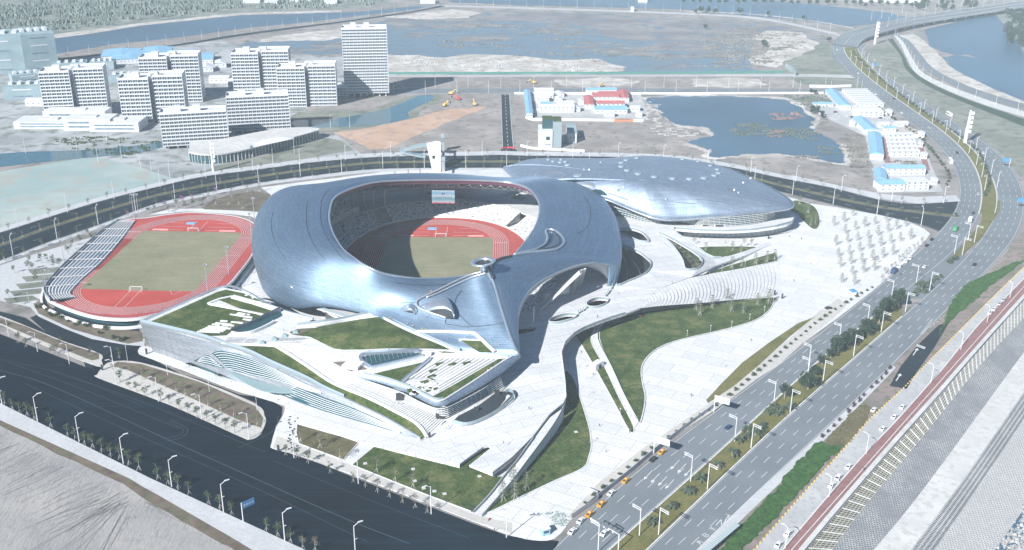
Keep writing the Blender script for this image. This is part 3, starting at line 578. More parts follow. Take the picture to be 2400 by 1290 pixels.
C2 = [((1203,600,34),(1443,629,19),1.9,None,None), ((1190,603,34.5),(1425,620.6,23.5),1.7,None,None), ((1175,607,35),(1395,615,28),1.6,None,None), ((1164,612,35.5),(1356,620,30),1.6,None,None), ((1155,618,36),(1325,630,30.5),1.5,None,None), ((1150,625,36.5),(1300,641,30.5),1.5,None,None),
 ((1148,633,36.5),(1272,655,30),1.5,None,None), ((1148,641,36.5),(1241,680,28.5),1.5,None,None), ((1150,650,36),(1224,705,27),1.5,None,None), ((1158,665,34.5),(1214,732,25.5),1.5,None,None),
 ((1167,695,31.5),(1211.5,760,24),1.5,None,None), ((1178,732,28),(1213,790,21.5),1.5,None,None), ((1194,782,23.5),(1216,818,18.5),1.5,None,None), ((1213,832,19),(1218,840,15),1.4,None,None)]
def roofmesh(tr, name, m, thick=1.0):
    mb = MB(); mb.grid(tr); L = len(tr[0]); uv = []
    base = tr[0]; us = [0]
    for a, b in zip(tr[len(tr)//2], tr[len(tr)//2][1:]): us.append(us[-1]+(b-a).length)
    vv = [[0]*L]
    for j in range(1, len(tr)): vv.append([vv[-1][i]+(tr[j][i]-tr[j-1][i]).length for i in range(L)])
    vm = [sum(r_[int(L*.3):])/len(r_[int(L*.3):]) for r_ in vv]
    for j in range(len(tr)): uv += [(us[i], vm[j]) for i in range(L)]
    mb.uv = uv; o = sbuild(mb, name, m, True)
    md = o.modifiers.new('thickness', 'SOLIDIFY'); md.thickness = thick; md.offset = 0
    return o
trA = loft(C_); trB = loft(C2)
trA = [trA[0]]+[relax(l_, 14) for l_ in trA[1:]]
roofmesh(trA, 'roof_ring', M['roof']); roofmesh(trB, 'roof_canopy', M['roof'])
from mathutils.bvhtree import BVHTree
def bvh_of(grids):
    vs = []; fs = []
    for g in grids:
        o_ = len(vs); m_ = len(g[0]); vs += [p for r in g for p in r]; fs += [(o_+i*m_+j, o_+i*m_+j+1, o_+(i+1)*m_+j+1, o_+(i+1)*m_+j) for i in range(len(g)-1) for j in range(m_-1)]
    return BVHTree.FromPolygons(vs, fs)
def hit(bvh, px, py, dz=0.0, z=15):
    h_ = bvh.ray_cast(Vector((0, 0, CH)), Vector(ray(px, py)).normalized())
    return (h_[0] if h_[0] is not None else P(px, py, z))+Vector((0, 0, dz+(0.55 if bvh is ROOF_REF[0] else 0)))
ROOF_REF = [None]
ROOF = bvh_of([trA, trB]); ROOF_REF[0] = ROOF
def OR(pts, dz=0.0): return [hit(ROOF, p[0], p[1], dz) for p in pts]
# rim of the opening: pale trim and a dark band hanging below it with trusses
rim = trA[0]
mb = MB(); mb.tube(rim, 0.7, 6); mb.tube(trB[0], 0.9, 6); sbuild(mb, 'opening_trim', M['roof_trim'], True)
ib = int(len(rim)*0.48); ie = int(len(rim)*0.9)
cen = P(1020, 540, 30)
def inner(p, d, dz):
    v = Vector((p.x-cen.x, p.y-cen.y, 0)).normalized(); return Vector((p.x+v.x*d, p.y+v.y*d, p.z+dz))
mb = MB(); seg = rim[ib:ie]; mb.grid([seg, [inner(p, 1.0, -3.2) for p in seg]]); sbuild(mb, 'rim_fascia', M['maroon'])
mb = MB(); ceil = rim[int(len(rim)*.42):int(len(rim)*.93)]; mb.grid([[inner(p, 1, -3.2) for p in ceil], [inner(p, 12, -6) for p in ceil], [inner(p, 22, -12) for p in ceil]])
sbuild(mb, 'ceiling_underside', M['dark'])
mb = MB(); tr_ = [inner(p, 2, -4) for p in rim[ib:ie:2]]
for i, p in enumerate(tr_[:-1]):
    q = tr_[i+1]; mb.tube([p, inner(p, 9, -5)], 0.25, 4); mb.tube([inner(p, 9, -5), q], 0.22, 4); mb.tube([inner(p, 9, -5), inner(q, 9, -5)], 0.25, 4)
sbuild(mb, 'roof_truss', M['steel'])
# seams drawn in the tiles as raised ribs
def raised(line, r=0.28, dz=0.35):
    return [Vector((p.x, p.y, p.z+dz)) for p in line]
mb = MB(); J = len(trA)
for j, a, b in ((6, 0.42, 0.62), (9, 0.30, 0.55), (6, 0.80, 0.97), (10, 0.02, 0.16)):
    n = len(trA[j]); mb.tube(raised(trA[j][int(n*a):int(n*b)]), 0.16, 4)
sbuild(mb, 'roof_seam', M['dark'])
# ridge between apron and canopy
rl = cr(PP([(1148, 641, 36.6), (1150, 650, 36.4), (1156, 660, 35.6), (1167, 695, 32), (1178, 732, 28.6), (1194, 782, 24), (1213, 831, 19.4)]), 5)
mb = MB(); mb.tube(rl, 0.75, 6); sbuild(mb, 'ridge_trim', M['roof_trim'], True)
# soffit of the arch
U = PP([(1443,629,18.8),(1425,620.6,23.3),(1395,615,27.8),(1356,620,29.8),(1325,630,30.3),(1300,641,30.3),(1272,655,29.8),(1241,680,28.3),(1224,705,26.8),(1214,732,25.3),(1211.5,760,23.8),(1214,800,20)])
Lo = PP([(1436,669,8),(1425,655,11.5),(1410,640,17.5),(1375,626,25),(1340,632,27.5),(1312,642,28),(1275,662.5,27.5),(1243,690,26),(1228,712,25),(1219,734,23.5),(1215,762,22),(1217,803,19)])
a_ = resample(cr(U, 6), 60); b_ = resample(cr(Lo, 6), 60)
c_ = [Vector((p.x-3, p.y+9, p.z+0.5)) for p in b_]
mb = MB(); mb.grid([a_, [p.lerp(q, .5)+Vector((0, -.3, 0)) for p, q in zip(a_, b_)], b_, c_]); sbuild(mb, 'arch_soffit', M['soffit'], True)
mb = MB(); mb.tube(a_, 0.5, 5); sbuild(mb, 'arch_trim', M['roof_trim'], True)
# foot of the arch
mb = MB(); f1 = cr(PP([(1456, 595, 18), (1456, 618, 17), (1452, 640, 12), (1441, 668, 8)]), 5); f2 = cr(PP([(1443, 629, 19), (1441, 640, 15), (1438, 655, 11), (1436, 669, 8)]), 5)
mb.grid([resample(f1, 14), resample(f2, 14)]); sbuild(mb, 'arch_foot', M['soffit'], True)
# folded lens on the right of the ring and eye slit
lens_o = [(1205,601,35.2),(1230,598,35.2),(1262,594,35.2),(1292,591,34.8),(1308,587,34.2),(1319,578,33.6),(1322,570,33.2),(1318,560,33),(1308,550,33),(1297,544,33.2),(1284,542.5,33.6),(1279,547,34),(1283,560,34),(1280,573,34.6),(1268,584,35),(1245,592,35.2)]
lo = [hit(ROOF, *q, .8) for q in [(a.x, a.y) for a in cr([(p[0], p[1], 0) for p in lens_o], 5, True)]]
mb = MB(); mb.tube(lo+[lo[0]], .7, 6); sbuild(mb, 'lens_trim', M['roof_trim'], True)
lens_i = cr(OR([(1262,590,34.9),(1290,586,34.8),(1306,580,34.2),(1312,571,33.8),(1308,560,33.8),(1298,550,34),(1290,548,34.2),(1291,560,34.6),(1288,573,34.8)]), 5, True)
li = [p+Vector((0, 0, 0.9)) for p in lens_i]
mb = MB(); mb.tube(li+[li[0]], 0.35, 5); sbuild(mb, 'lens_inner_trim', M['dark'], True)
mb = MB(); g1 = cr(PP([(1143,628,37.5),(1148,622,37.5),(1158,614,37.2),(1175,606,36.5),(1200,600.5,35.6)]), 5); mb.tube(g1, [0.3]+[0.9]*(len(g1)-1), 5)
g2 = cr(PP([(1150,630,37.6),(1151,640,37.6),(1155,652,37)]), 5); mb.tube(g2, 0.9, 5); sbuild(mb, 'valley_gutter', M['dark'], True)
# funnel dish standing at the rim of the opening
fc = P(1136, 632, 35); ft = P(1132, 615, 44)
mb = MB(); prof_ = [(2.6, 34), (2.0, 38), (2.4, 41), (4.5, 43.2), (6.6, 44.0), (6.8, 44.4), (5.9, 44.6), (4.6, 44.4), (4.2, 43.6)]
rows = []
for r0, z in prof_:
    t0 = (z-34)/10; cx = fc.x+(ft.x-fc.x)*min(t0, 1); cy = fc.y+(ft.y-fc.y)*min(t0, 1)
    rows.append([Vector((cx+math.cos(a)*r0*1.02, cy+math.sin(a)*r0, z+math.cos(a)*r0*0.10)) for a in [2*math.pi*k/32 for k in range(33)]])
mb.grid(rows); sbuild(mb, 'rain_funnel', M['roof_trim'], True)
mb = MB(); mb.fan(rows[-1][0].lerp(rows[-1][16], .5), rows[-1][:-1]); sbuild(mb, 'funnel_mesh', M['dark'])
# valley rails on the left apron
mb = MB()
for v in ([(1135,641,35.2),(1100,650,33.5),(1060,668,31),(1020,688,28.5),(990,702,26),(977,712,24.6),(980,724,23.4),(1000,735,22.4),(1030,745,21.2),(1045,750,20.6)],
          [(1138,645,35.6),(1104,656,33),(1064,674,30),(1024,693,27),(1000,702,25.6)]):
    l = OR([(a.x, a.y) for a in cr([(p[0], p[1], 0) for p in v], 5)], .7); mb.tube(l, 0.55, 5)
sbuild(mb, 'apron_gutter', M['steel'], True)
# the two shell dormers on the apron
def dormer(name, back, front, mouth, hz, m):
    """hood: from the back outline rising to the arched mouth"""
    bk = OR(back, -.5); mo = [P(m_[0], m_[1], q.z+h_*.9) for m_, q, h_ in zip(mouth, OR(mouth, 0), [0, 2, 3.2, 3.4, 2.4, 1.6, 0][:len(mouth)] if len(mouth) > 4 else [0, 1.3, 1.3, 0])]; mb = MB(); n = 14
    A = resample(cr(bk, 6), n); B = resample(cr(mo, 6), n); rows = []
    for k in range(7):
        f = k/6; rows.append([p.lerp(q, f)+Vector((0, 0, hz*math.sin(math.pi*f)*math.sin(math.pi*i/(n-1)))) for i, (p, q) in enumerate(zip(A, B))])
    mb.grid(rows); o = sbuild(mb, name, m, True); md = o.modifiers.new('t', 'SOLIDIFY'); md.thickness = 0.5
    F = resample(cr(OR(front, .3), 6), n); mb = MB(); mb.grid([B, F]); sbuild(mb, name.replace('hood', 'opening'), M['dark'])
dormer('dormer_hood', [(986,726,23.4),(990,716,24.4),(1010,707,25.6),(1030,701,26.2),(1048,700,26.4),(1057,716,25),(1062,732,23.2),(1063,744,21.8)], [(1002,731,22.6),(1020,741,21.4),(1045,750,20.4),(1056,750,20.6)], [(1000,731),(1022,726),(1045,725),(1057,730),(1062,738),(1063,746)], 2.4, M['roof_trim'])
dormer('dormer_hood', [(939,727,21.8),(945,721,22.6),(958,715,23.4),(966,714,23.6),(973,722,22.6),(979,732,21.4),(976,737,20.8)], [(948,732,20.9),(960,737,20.4),(970,738,20.3)], [(948,731,21.4),(957,728,22.6),(966,729,22.8),(970,737,20.8)], 1.2, M['roof_trim'])
# ---------------- bowl, stands
PCX, PCY, PCS, PZ = -49.3, 619.2, 1.0157, 1.0
def sup(a, b, n=96, e=2.35, t0=0.0, t1=2*math.pi):
    out = []
    for k in range(n+1):
        t = t0+(t1-t0)*k/n; c, s = math.cos(t), math.sin(t)
        out.append((math.copysign(abs(c)**(2/e), c)*a, math.copysign(abs(s)**(2/e), s)*b))
    return out
def bowlring(a, b, z, n=96, t0=0.0, t1=2*math.pi): return [Vector((PCX+x, PCY+y, z)) for x, y in sup(a, b, n, 2.35, t0, t1)]
seatm = NT('seating'); vo = seatm.n('ShaderNodeTexVoronoi'); seatm.l(seatm.co('Object', (1.1, 1.1, 1.1)), vo.inputs[0]); vo.inputs['Scale'].default_value = 0.9
nn = seatm.noise(2.2, 2); c = seatm.ramp(vo.outputs['Color'], [(0.22, (0.20, 0.22, 0.24)), (0.38, (0.55, 0.57, 0.58)), (0.6, (0.70, 0.71, 0.72))]); M['seats'] = seatm.out(c, 0.7)
M['stair'] = plain('stair_concrete', (0.58, 0.59, 0.6), 0.8)
def stand(name, a0, b0, a1, b1, z0, z1, t0, t1, rows_=11, n=50):
    mb = MB(); st = []
    for k in range(rows_+1):
        f = k/rows_; A = a0+(a1-a0)*f; B = b0+(b1-b0)*f; z = z0+(z1-z0)*f
        if k: st.append(bowlring(A, B, st_z, n, t0, t1))
        st.append(bowlring(A, B, z, n, t0, t1)); st_z = z
    mb.grid(st[::-1]); o = sbuild(mb, name, M['seats'])
    sm = MB(); 
    for q in range(int(abs(t1-t0)/0.16)+1):
        i = min(int(q*0.16/(t1-t0)*n), n) if t1 > t0 else 0
        col = [s[i]+Vector((0, 0, .22)) for s in st]; d = (st[0][min(i+1, n)]-st[0][max(i-1, 0)]).normalized()*0.75
        sm.grid([[p-d for p in col], [p+d for p in col]])
    sbuild(sm, 'aisle_stair', M['stair']).parent = o
    for c in [x for x in COL.objects if x.parent == o]: c.matrix_parent_inverse = Matrix.Identity(4)
    return o
r_ = math.radians
stand('seating_block', 64, 95, 80, 112, 2.2, 8.4, r_(50), r_(121))
stand('seating_block', 64, 95, 80, 112, 2.2, 8.4, r_(8), r_(44))
stand('seating_block', 64, 95, 80, 112, 2.2, 8.4, r_(130), r_(228))
stand('seating_block', 64, 95, 80, 112, 2.2, 8.4, r_(235), r_(368), n=70)
stand('upper_seating', 82, 114, 98, 122, 13, 24, r_(140), r_(225))
mb = MB(); ri = bowlring(63.6, 94.6, 0, 96)
wall(mb, bowlring(63.8, 94.8, 0, 96), 0.4, 1.3, 1.0); sbuild(mb, 'pitch_wall', M['white'])
mb = MB(); mb.grid([bowlring(82, 114, 8.3, 60, r_(135), r_(230)), bowlring(82, 114, 13, 60, r_(135), r_(230))]); sbuild(mb, 'tier_front', M['pale_concrete'])
mb = MB()
for t0 in (47, 125.5, 231.5):
    for dt in (-3, 3): 
        a = bowlring(64, 95, 1, 2, r_(t0+dt), r_(t0+dt+.01))[0]; b = bowlring(80, 112, 1, 2, r_(t0+dt), r_(t0+dt+.01))[0]
        mb.add([a, b, b+Vector((0, 0, 7.3)), a+Vector((0, 0, 1.1))], [(0, 1, 2, 3)])
sbuild(mb, 'gangway_wall', M['pale_concrete'])
# columns, screen, back building seen under the roof
mb = MB()
for px, py, h in ((803, 492, 30), (829, 494, 26), (854, 487, 24), (877, 484, 22), (902, 482, 20), (861, 470, 24), (891, 466, 22), (927, 455, 24), (958, 450, 24), (985, 447, 24)):
    p = P(px, py, 8); mb = MB(); mb.tube([p, p+Vector((0, 0, h*.74))], 0.6, 8); sbuild(mb, 'steel_column', M['steel'])
scr = P(1039, 462, 17)
M['screen'] = None
t = NT('screen_picture'); co = t.co('Object', (1, 1, 1)); sp = t.n('ShaderNodeSeparateXYZ'); t.l(co, sp.inputs[0])
n1 = t.noise(0.5, 5); mm = t.n('ShaderNodeMath', operation='MULTIPLY_ADD'); t.l(n1, mm.inputs[0]); mm.inputs[1].default_value = 3.0; t.l(sp.outputs[2], mm.inputs[2])
mr = t.n('ShaderNodeMapRange'); t.l(mm.outputs[0], mr.inputs[0]); mr.inputs[1].default_value = -3.5; mr.inputs[2].default_value = 7.0
c = t.ramp(mr.outputs[0], [(0.0, (0.55, 0.05, 0.06)), (0.12, (0.5, 0.55, 0.6)), (0.3, (0.12, 0.34, 0.42)), (0.55, (0.5, 0.6, 0.66)), (0.75, (0.2, 0.42, 0.6)), (1.0, (0.6, 0.7, 0.78))])
t.l(c, t.b.inputs['Emission Color']); t.b.inputs['Emission Strength'].default_value = 0.5; M['screen'] = t.out(c, 0.5)
screen = thing('video_screen', 'big lit video screen hanging under the far rim of the stadium roof', 'screen', (scr.x, scr.y, 12))
o = MB().box((0, 0.4, 5), (17.4, 0.8, 10.8)).build('frame', M['dark'], screen)
o = MB().box((0, -0.05, 0), (16.6, 0.1, 10)).build('display', M['screen'], screen); o.location = (0, 0, 5)
def glyph(kind, s):
    """strokes of small block characters in a unit square"""
    G = {0: [(.1,.8,.9,.8),(.5,.95,.5,.05),(.15,.45,.85,.45),(.2,.1,.8,.1)], 1: [(.2,.9,.2,.1),(.2,.9,.85,.9),(.85,.9,.85,.1),(.2,.5,.85,.5),(.2,.1,.85,.1)],
         2: [(.1,.7,.9,.7),(.5,.95,.1,.05),(.5,.6,.9,.05),(.3,.35,.7,.35)], 3: [(.15,.9,.15,.05),(.05,.6,.35,.6),(.5,.9,.9,.9),(.7,.9,.7,.05),(.45,.5,.95,.5),(.5,.05,.95,.05)]}
    return [tuple(q*s for q in g) for g in G[kind % 4]]
mb = MB()
for k in range(9):
    x0 = -6.6+k*1.5
    for a in glyph(k*3+k//2, 1.15): mb.tube([(x0+a[0], -0.14, 3.9+a[1]), (x0+a[2], -0.14, 3.9+a[3])], 0.10, 4)
for k in range(2):
    for a in glyph(k+1, 1.1): mb.tube([(-1.3+k*1.4+a[0], -0.14, 6.9+a[1]), (-1.3+k*1.4+a[2], -0.14, 6.9+a[3])], 0.14, 4)
mb.build('lettering', M['red'], screen)
mb = MB(); bb = PP([(925, 463), (1010, 462), (1075, 458), (1075, 440), (925, 440)], 8); mb.poly([[p+Vector((0, 0, 7)) for p in bb]], down=7); sbuild(mb, 'concourse_wall', M['pale_concrete'])
mb = MB()
for px in (961, 1006): p = P(px, 462.6, 8); mb.box((p.x, p.y-.1, 9.8), (4, .5, 3.4))
sbuild(mb, 'concourse_doorway', M['dark'])
# ---------------- arena roof
arena = thing('arena', 'lower domed arena with a smooth blue grey metal roof and glass walls behind the stadium', 'arena', P(1520, 470))
def abuild(mb, name, m, smooth=False): return sbuild(mb, name, m, smooth, root=arena)
AE = [(1180,395,19),(1196,389,22),(1210,385,23),(1239,376,24.5),(1283,372.4,25),(1357,373,25.5),(1416,373.3,26),(1460,370,27),(1519,368,27.5),(1578,371.8,27),(1651,382,26),(1710,398,25),(1769,423,23),(1813,445,21),(1843,463,19),(1856,474,18),(1859,480,17.4),(1855,488,17),(1828,494,17),(1769,500,17),(1720,505,16.8),(1681,509,16.2),(1648,512,15.2),(1618,515,14.2),(1590,516.5,13.6),(1562,516,13.8),(1535,512,14.6),(1519,508,15.2),(1475,491,17.5),(1430,472,20),(1397,460,22),(1368,448,24),(1327,431,26),(1290,424,27),(1251,428,27),(1215,426,26),(1200,415,23)]
edge = cr(PP(AE), 5, True); ac = P(1500, 425, 33)
rows = []
for k in range(18):
    f = 1-k/17*0.999
    rr = []
    for e in edge:
        q = ac.lerp(e, f); zc = e.z+(ac.z-e.z)*(1-f**2.4)**0.85; rr.append(Vector((q.x, q.y, zc)))
    rows.append(rr+[rr[0]])
mb = MB(); mb.grid(rows[::-1]); o = abuild(mb, 'arena_roof', M['roof_arena'], True)
md = o.modifiers.new('t', 'SOLIDIFY'); md.thickness = 1.0; md.offset = 0
mb = MB(); mb.tube(edge+[edge[0]], 0.7, 6); abuild(mb, 'arena_roof_edge', M['roof_trim'], True)
def arena_top(px, py):
    # height of the roof under a photo position
    lo_, hi_ = 10.0, 45.0
    for _ in range(30):
        z = (lo_+hi_)/2; p = P(px, py, z); d = Vector((p.x-ac.x, p.y-ac.y)); best = None
        bi = min(range(len(edge)), key=lambda i: (Vector((edge[i].x-ac.x, edge[i].y-ac.y)).normalized()-d.normalized()).length)
        e = edge[bi]; f = min(1, d.length/max((Vector((e.x-ac.x, e.y-ac.y))).length, 1e-3)); zt = e.z+(ac.z-e.z)*(1-f**2.4)**0.85
        if zt > z: lo_ = z
        else: hi_ = z
    return P(px, py, (lo_+hi_)/2)
# legs under the near edge
mb = MB(); top = cr(PP([(1519,508,15),(1535,512,14.4),(1562,516,13.6),(1590,516.5,13.4),(1618,515,14),(1648,512,15)]), 5); bot = cr(PP([(1540,519,9),(1548,521,8.2),(1562,522,8),(1590,522,8),(1600,521,8.2),(1612,518,10)]), 5)
mb.grid([resample(top, 24), resample(bot, 24)]); abuild(mb, 'roof_leg', M['soffit'], True)
# walls: louvred glass
def louvre_wall(line_b, line_t, nb, parent_build, gname='glazing', lname='louvre', n=40, wd=0.5, gm='glass'):
    a = resample(line_b, n); b = resample(line_t, n); mb = MB(); mb.grid([a, b]); parent_build(mb, gname, M[gm])
    for k in range(nb):
        f = (k+0.5)/nb; l = lerpline(a, b, f); mb = MB(); o_ = []
        for i, p in enumerate(l):
            d = (l[min(i+1, n-1)]-l[max(i-1, 0)]); nr = Vector((d.y, -d.x, 0)).normalized(); 
            if nr.y > 0: nr = -nr
            o_.append(p+nr*wd*.55)
        mb.grid([l, o_]); mb.grid([o_, [p-Vector((0, 0, .22)) for p in o_]]); parent_build(mb, lname, M['white'])
    mb = MB()
    for i in range(0, n, 2): mb.tube([a[i]+Vector((0, -.15, 0)), b[i]+Vector((0, -.15, 0))], 0.1, 4)
    parent_build(mb, 'mullion', M['white'])
wb = cr(PP([(1600,522,8),(1640,529,8),(1690,531,8),(1740,529,8),(1790,521,8),(1815,512,8)]), 5); wt = cr(PP([(1602,516,13),(1645,513,15),(1690,509,16.2),(1740,504,17),(1790,499,17.3),(1818,495,17.2)]), 5)
louvre_wall(wb, wt, 6, abuild)
wb = cr(PP([(1408,492,8),(1440,505,8),(1475,512,8),(1510,521,8),(1548,524,8)]), 5); wt = cr(PP([(1404,472,16),(1440,482,15),(1475,494,14.5),(1512,507,13),(1548,518,9.5)]), 5)
louvre_wall(wb, wt, 4, abuild)
mb = MB()
for px, py in ((1655, 529), (1685, 530)): p = P(px, py, 8); mb.box((p.x, p.y-.8, 10), (7, 1.6, 4))
abuild(mb, 'entrance_portal', M['white'])
mb = MB()
for px, py in ((1655, 529), (1685, 530)): p = P(px, py, 8); mb.box((p.x, p.y-1.7, 9.8), (5.8, .2, 3.4))
abuild(mb, 'entrance_door', M['dark'])
# skylights (teardrops)
for i, (px, py, s) in enumerate([(1354,415,9),(1331,389,7),(1313,383,5),(1296,381,4),(1325,382,5),(1285,377,4),(1315,377,4),(1456,384,6),(1468,378,6),(1456,393,6),(1470,402,6.5),(1496,410,7),(1534,417,7),(1577,421,7),(1616,422,7),(1650,420,7),(1674,414,6.5),(1684,408,6),(1681,400,5.5),(1665,391,5),(1636,381,5),(1600,376,5),(1493,373,5),(1369,400,2.5),(1381,400.5,2),(1449,448,3),(1460,442,2),(1562,469,3.2),(1721,448,2),(1731,454,3),(1742,431,2.2),(1759,421,2.2),(1408,383,2.5)]):
    q = arena_top(px, py); s2 = s*0.36; mb = MB(); lp = [(q.x+s2*math.cos(a)*(1+0.25*math.sin(a)), q.y+s2*0.95*math.sin(a), q.z+1.2) for a in [2*math.pi*k/16 for k in range(16)]]
    mb.fan((q.x, q.y, q.z+1.7), lp); mb.grid([[Vector(p) for p in lp+lp[:1]], [Vector(p)-Vector((0, 0, 1.4)) for p in lp+lp[:1]]]); abuild(mb, 'skylight', M['rail'] if s > 2.2 else M['white'], True)
# dish set in the arena roof
q = arena_top(1290, 417); mb = MB(); rows = []
for r0, dz in ((10.5, 0.9), (9.6, 1.9), (8.6, 1.7), (7, 0.8), (3, 0.3), (0.2, 0.2)): rows.append([Vector((q.x+r0*1.15*math.cos(a), q.y+r0*1.0*math.sin(a), q.z+dz+1)) for a in [2*math.pi*k/36 for k in range(37)]])
mb.grid(rows); abuild(mb, 'roof_dish', M['roof_trim'], True)
# bright swoosh cowl at the join
mb = MB(); c1 = resample(cr(PP([(1332,430,27.5),(1365,432,27.5),(1395,434,27.5),(1415,441,26.5),(1424,452,24.5)]), 6), 24); c2 = resample(cr(PP([(1332,430,27),(1350,443,25.5),(1375,449,25),(1400,456,23.5),(1420,458,22.5)]), 6), 24)
rows = []
for k in range(7):
    f = k/6; rows.append([a.lerp(b, f)+Vector((0, 0, 3.4*math.sin(math.pi*min(f*1.15, 1))*math.sin(math.pi*i/23))) for i, (a, b) in enumerate(zip(c1, c2))])
mb.grid(rows); abuild(mb, 'cowl', M['roof_trim'], True)
mb = MB(); gl = PP([(1384,448.5,27.6),(1395,443.5,28.6),(1408,444.5,28.4),(1418,451,26.4),(1421,457,24.6),(1400,453.5,25)]); mb.poly([gl]); abuild(mb, 'cowl_window', M['glass'])
# the long crease line on the arena roof
mb = MB(); mb.tube([arena_top(x, y)+Vector((0, 0, 1.1)) for x, y in ((1480,466),(1520,471),(1560,475),(1620,481),(1680,485),(1740,487),(1800,487),(1840,484))], 0.22, 4); mb.tube([arena_top(x, y)+Vector((0, 0, 1.1)) for x, y in ((1425,456),(1445,463),(1472,473))], 0.6, 4); abuild(mb, 'crease_trim', M['roof_trim'])
# ================================================================ TRACKS AND PITCHES
def oval(cx, cy, rot, s, z, R, ext=0.0, n=40):
    L = 84.39/2; out = []
    for k in range(n+1): a = math.pi*k/n; out.append((R*math.cos(a), L+R*math.sin(a)))
    for k in range(n+1): a = math.pi+math.pi*k/n; out.append((R*math.cos(a), -L+R*math.sin(a)))
    return [Vector((cx+s*(x*math.cos(rot)-y*math.sin(rot)), cy+s*(x*math.sin(rot)+y*math.cos(rot)), z)) for x, y in out]
def loc2w(cx, cy, rot, s, z, x, y): return Vector((cx+s*(x*math.cos(rot)-y*math.sin(rot)), cy+s*(x*math.sin(rot)+y*math.cos(rot)), z))
def sportground(cx, cy, rot, s, z, name, chute, chute_w):
    W = lambda x, y, dz=0: loc2w(cx, cy, rot, s, z+dz, x, y)
    struct(MB().poly([oval(cx, cy, rot, s, z+.05, 36.5)]).build(name+'_infield', M['track_in']))
    # grass clipped to the inner kerb
    g = []
    for x, y in [(-35.6, -50)]+[]: pass
    L = 84.39/2; pts = []
    for sy in (-1, 1):
        for k in range(9):
            yy = L+10.5*k/8; xx = math.sqrt(max(36.0**2-(yy-L)**2, 0)); pts.append((xx, yy, sy))
    right = [(xx, sy*yy) for xx, yy, sy in pts if sy == -1][::-1]+[(xx, yy) for xx, yy, sy in pts if sy == 1]
    loop = right+[(-x, y) for x, y in right[::-1]]
    struct(MB().poly([[W(x, y, .09) for x, y in loop]]).build(name+'_grass', M['pitch']))
    lines = MB()
    for k in range(9):
        r = 36.5+k*1.22; o_ = oval(cx, cy, rot, s, z+.10, r); wall(lines, o_, 0.22, .02, 0, True)
    # straight extension of the lanes, upper left
    for k in range(9+chute_w):
        x = -(36.5+k*1.22); lines.box(W(x, chute/2, .11), (0.2, chute+L, 0.02), rot)
    lines.box(W(-(36.5+4*1.22+chute_w*.6), L+chute*.55, .12), (9.8+chute_w*1.22, 0.5, .02), rot)
    lines.box(W(-(36.5+4.9), -L, .12), (9.8+chute_w, 0.7, .02), rot); lines.box(W(41.4, L, .12), (9.8, .35, .02), rot); lines.box(W(41.4, 8, .12), (9.8, .2, .02), rot); lines.box(W(41.4, -12, .12), (9.8, .2, .02), rot)
    # jumping and throwing areas
    for sx in (-4, 4): lines.box(W(sx*.95, L+22, .12), (.25, 20, .02), rot)
    for yy in (13.5, 20.5, 28): lines.box(W(-17, L+yy, .12), (18 if yy < 25 else 10, .2, .02), rot); lines.box(W(17, L+yy, .12), (18 if yy < 25 else 10, .2, .02), rot)
    for sx in (-2.6, 3.4): lines.box(W(sx-1, -L-23.5, .12), (.22, 25, .02), rot)
    for a in (-.5, .5): lines.box(W(24+a*4, -L-13, .12), (.2, 7, .02), rot-a)
    lines.build(name+'_line', M['line'])['kind'] = 'structure'
    q = MB(); q.box(W(-7, L+27.5, .2), (6, 4, .3), rot); q.build(name+'_vault_mat', M['cyan'])['kind'] = 'structure'
    q = MB()
    for sx in (-24, 24): q.box(W(sx, L+13.2, .2), (11, 2.4, .2), rot)
    q.build(name+'_sand_mat', M['pink'])['kind'] = 'structure'
def goal(loc, rz, label):
    g = thing('football_goal', label, 'goal', loc, rz, 'white football goals on the two pitches')
    mb = MB(); H = 2.5; W_ = 3.7
    for x in (-W_, W_): mb.tube([(x, 0, 0), (x, 0, H)], .13, 6); mb.tube([(x, 0, H), (x, 1.0, H), (x, 2.4, 0)], .09, 5)
    mb.tube([(-W_, 0, H), (W_, 0, H)], .13, 6); mb.build('goal_frame', M['white'], g)
    mb = MB(); 
    for i in range(13): x = -W_+i*W_/6; mb.tube([(x, 1.0, H), (x, 2.4, 0.05)], .02, 3)
    for i in range(6): f = i/5; mb.tube([(-W_, 1+1.4*f, H-H*f), (W_, 1+1.4*f, H-H*f)], .02, 3)
    mb.build('net', M['white'], g); return g
# main pitch
mz = PZ
struct(MB().poly([[p+Vector((0, 0, 0)) for p in bowlring(64, 95, mz, 96)[:-1]]]).build('main_track_surface', M['track']))
sportground(PCX, PCY, 0.0107, PCS, mz, 'main_pitch', 22, 2)
goal(loc2w(PCX, PCY, .0107, PCS, mz+.1, 0, 53), 0, 'far football goal on the pitch inside the stadium')
b = MB(); 
for x, y in ((52.5, 8), (57, 17)): b.box(loc2w(PCX, PCY, .0107, PCS, mz+.3, x, y), (5.5, 7.5, .5)); 
struct(b.build('landing_mat', M['pink']))
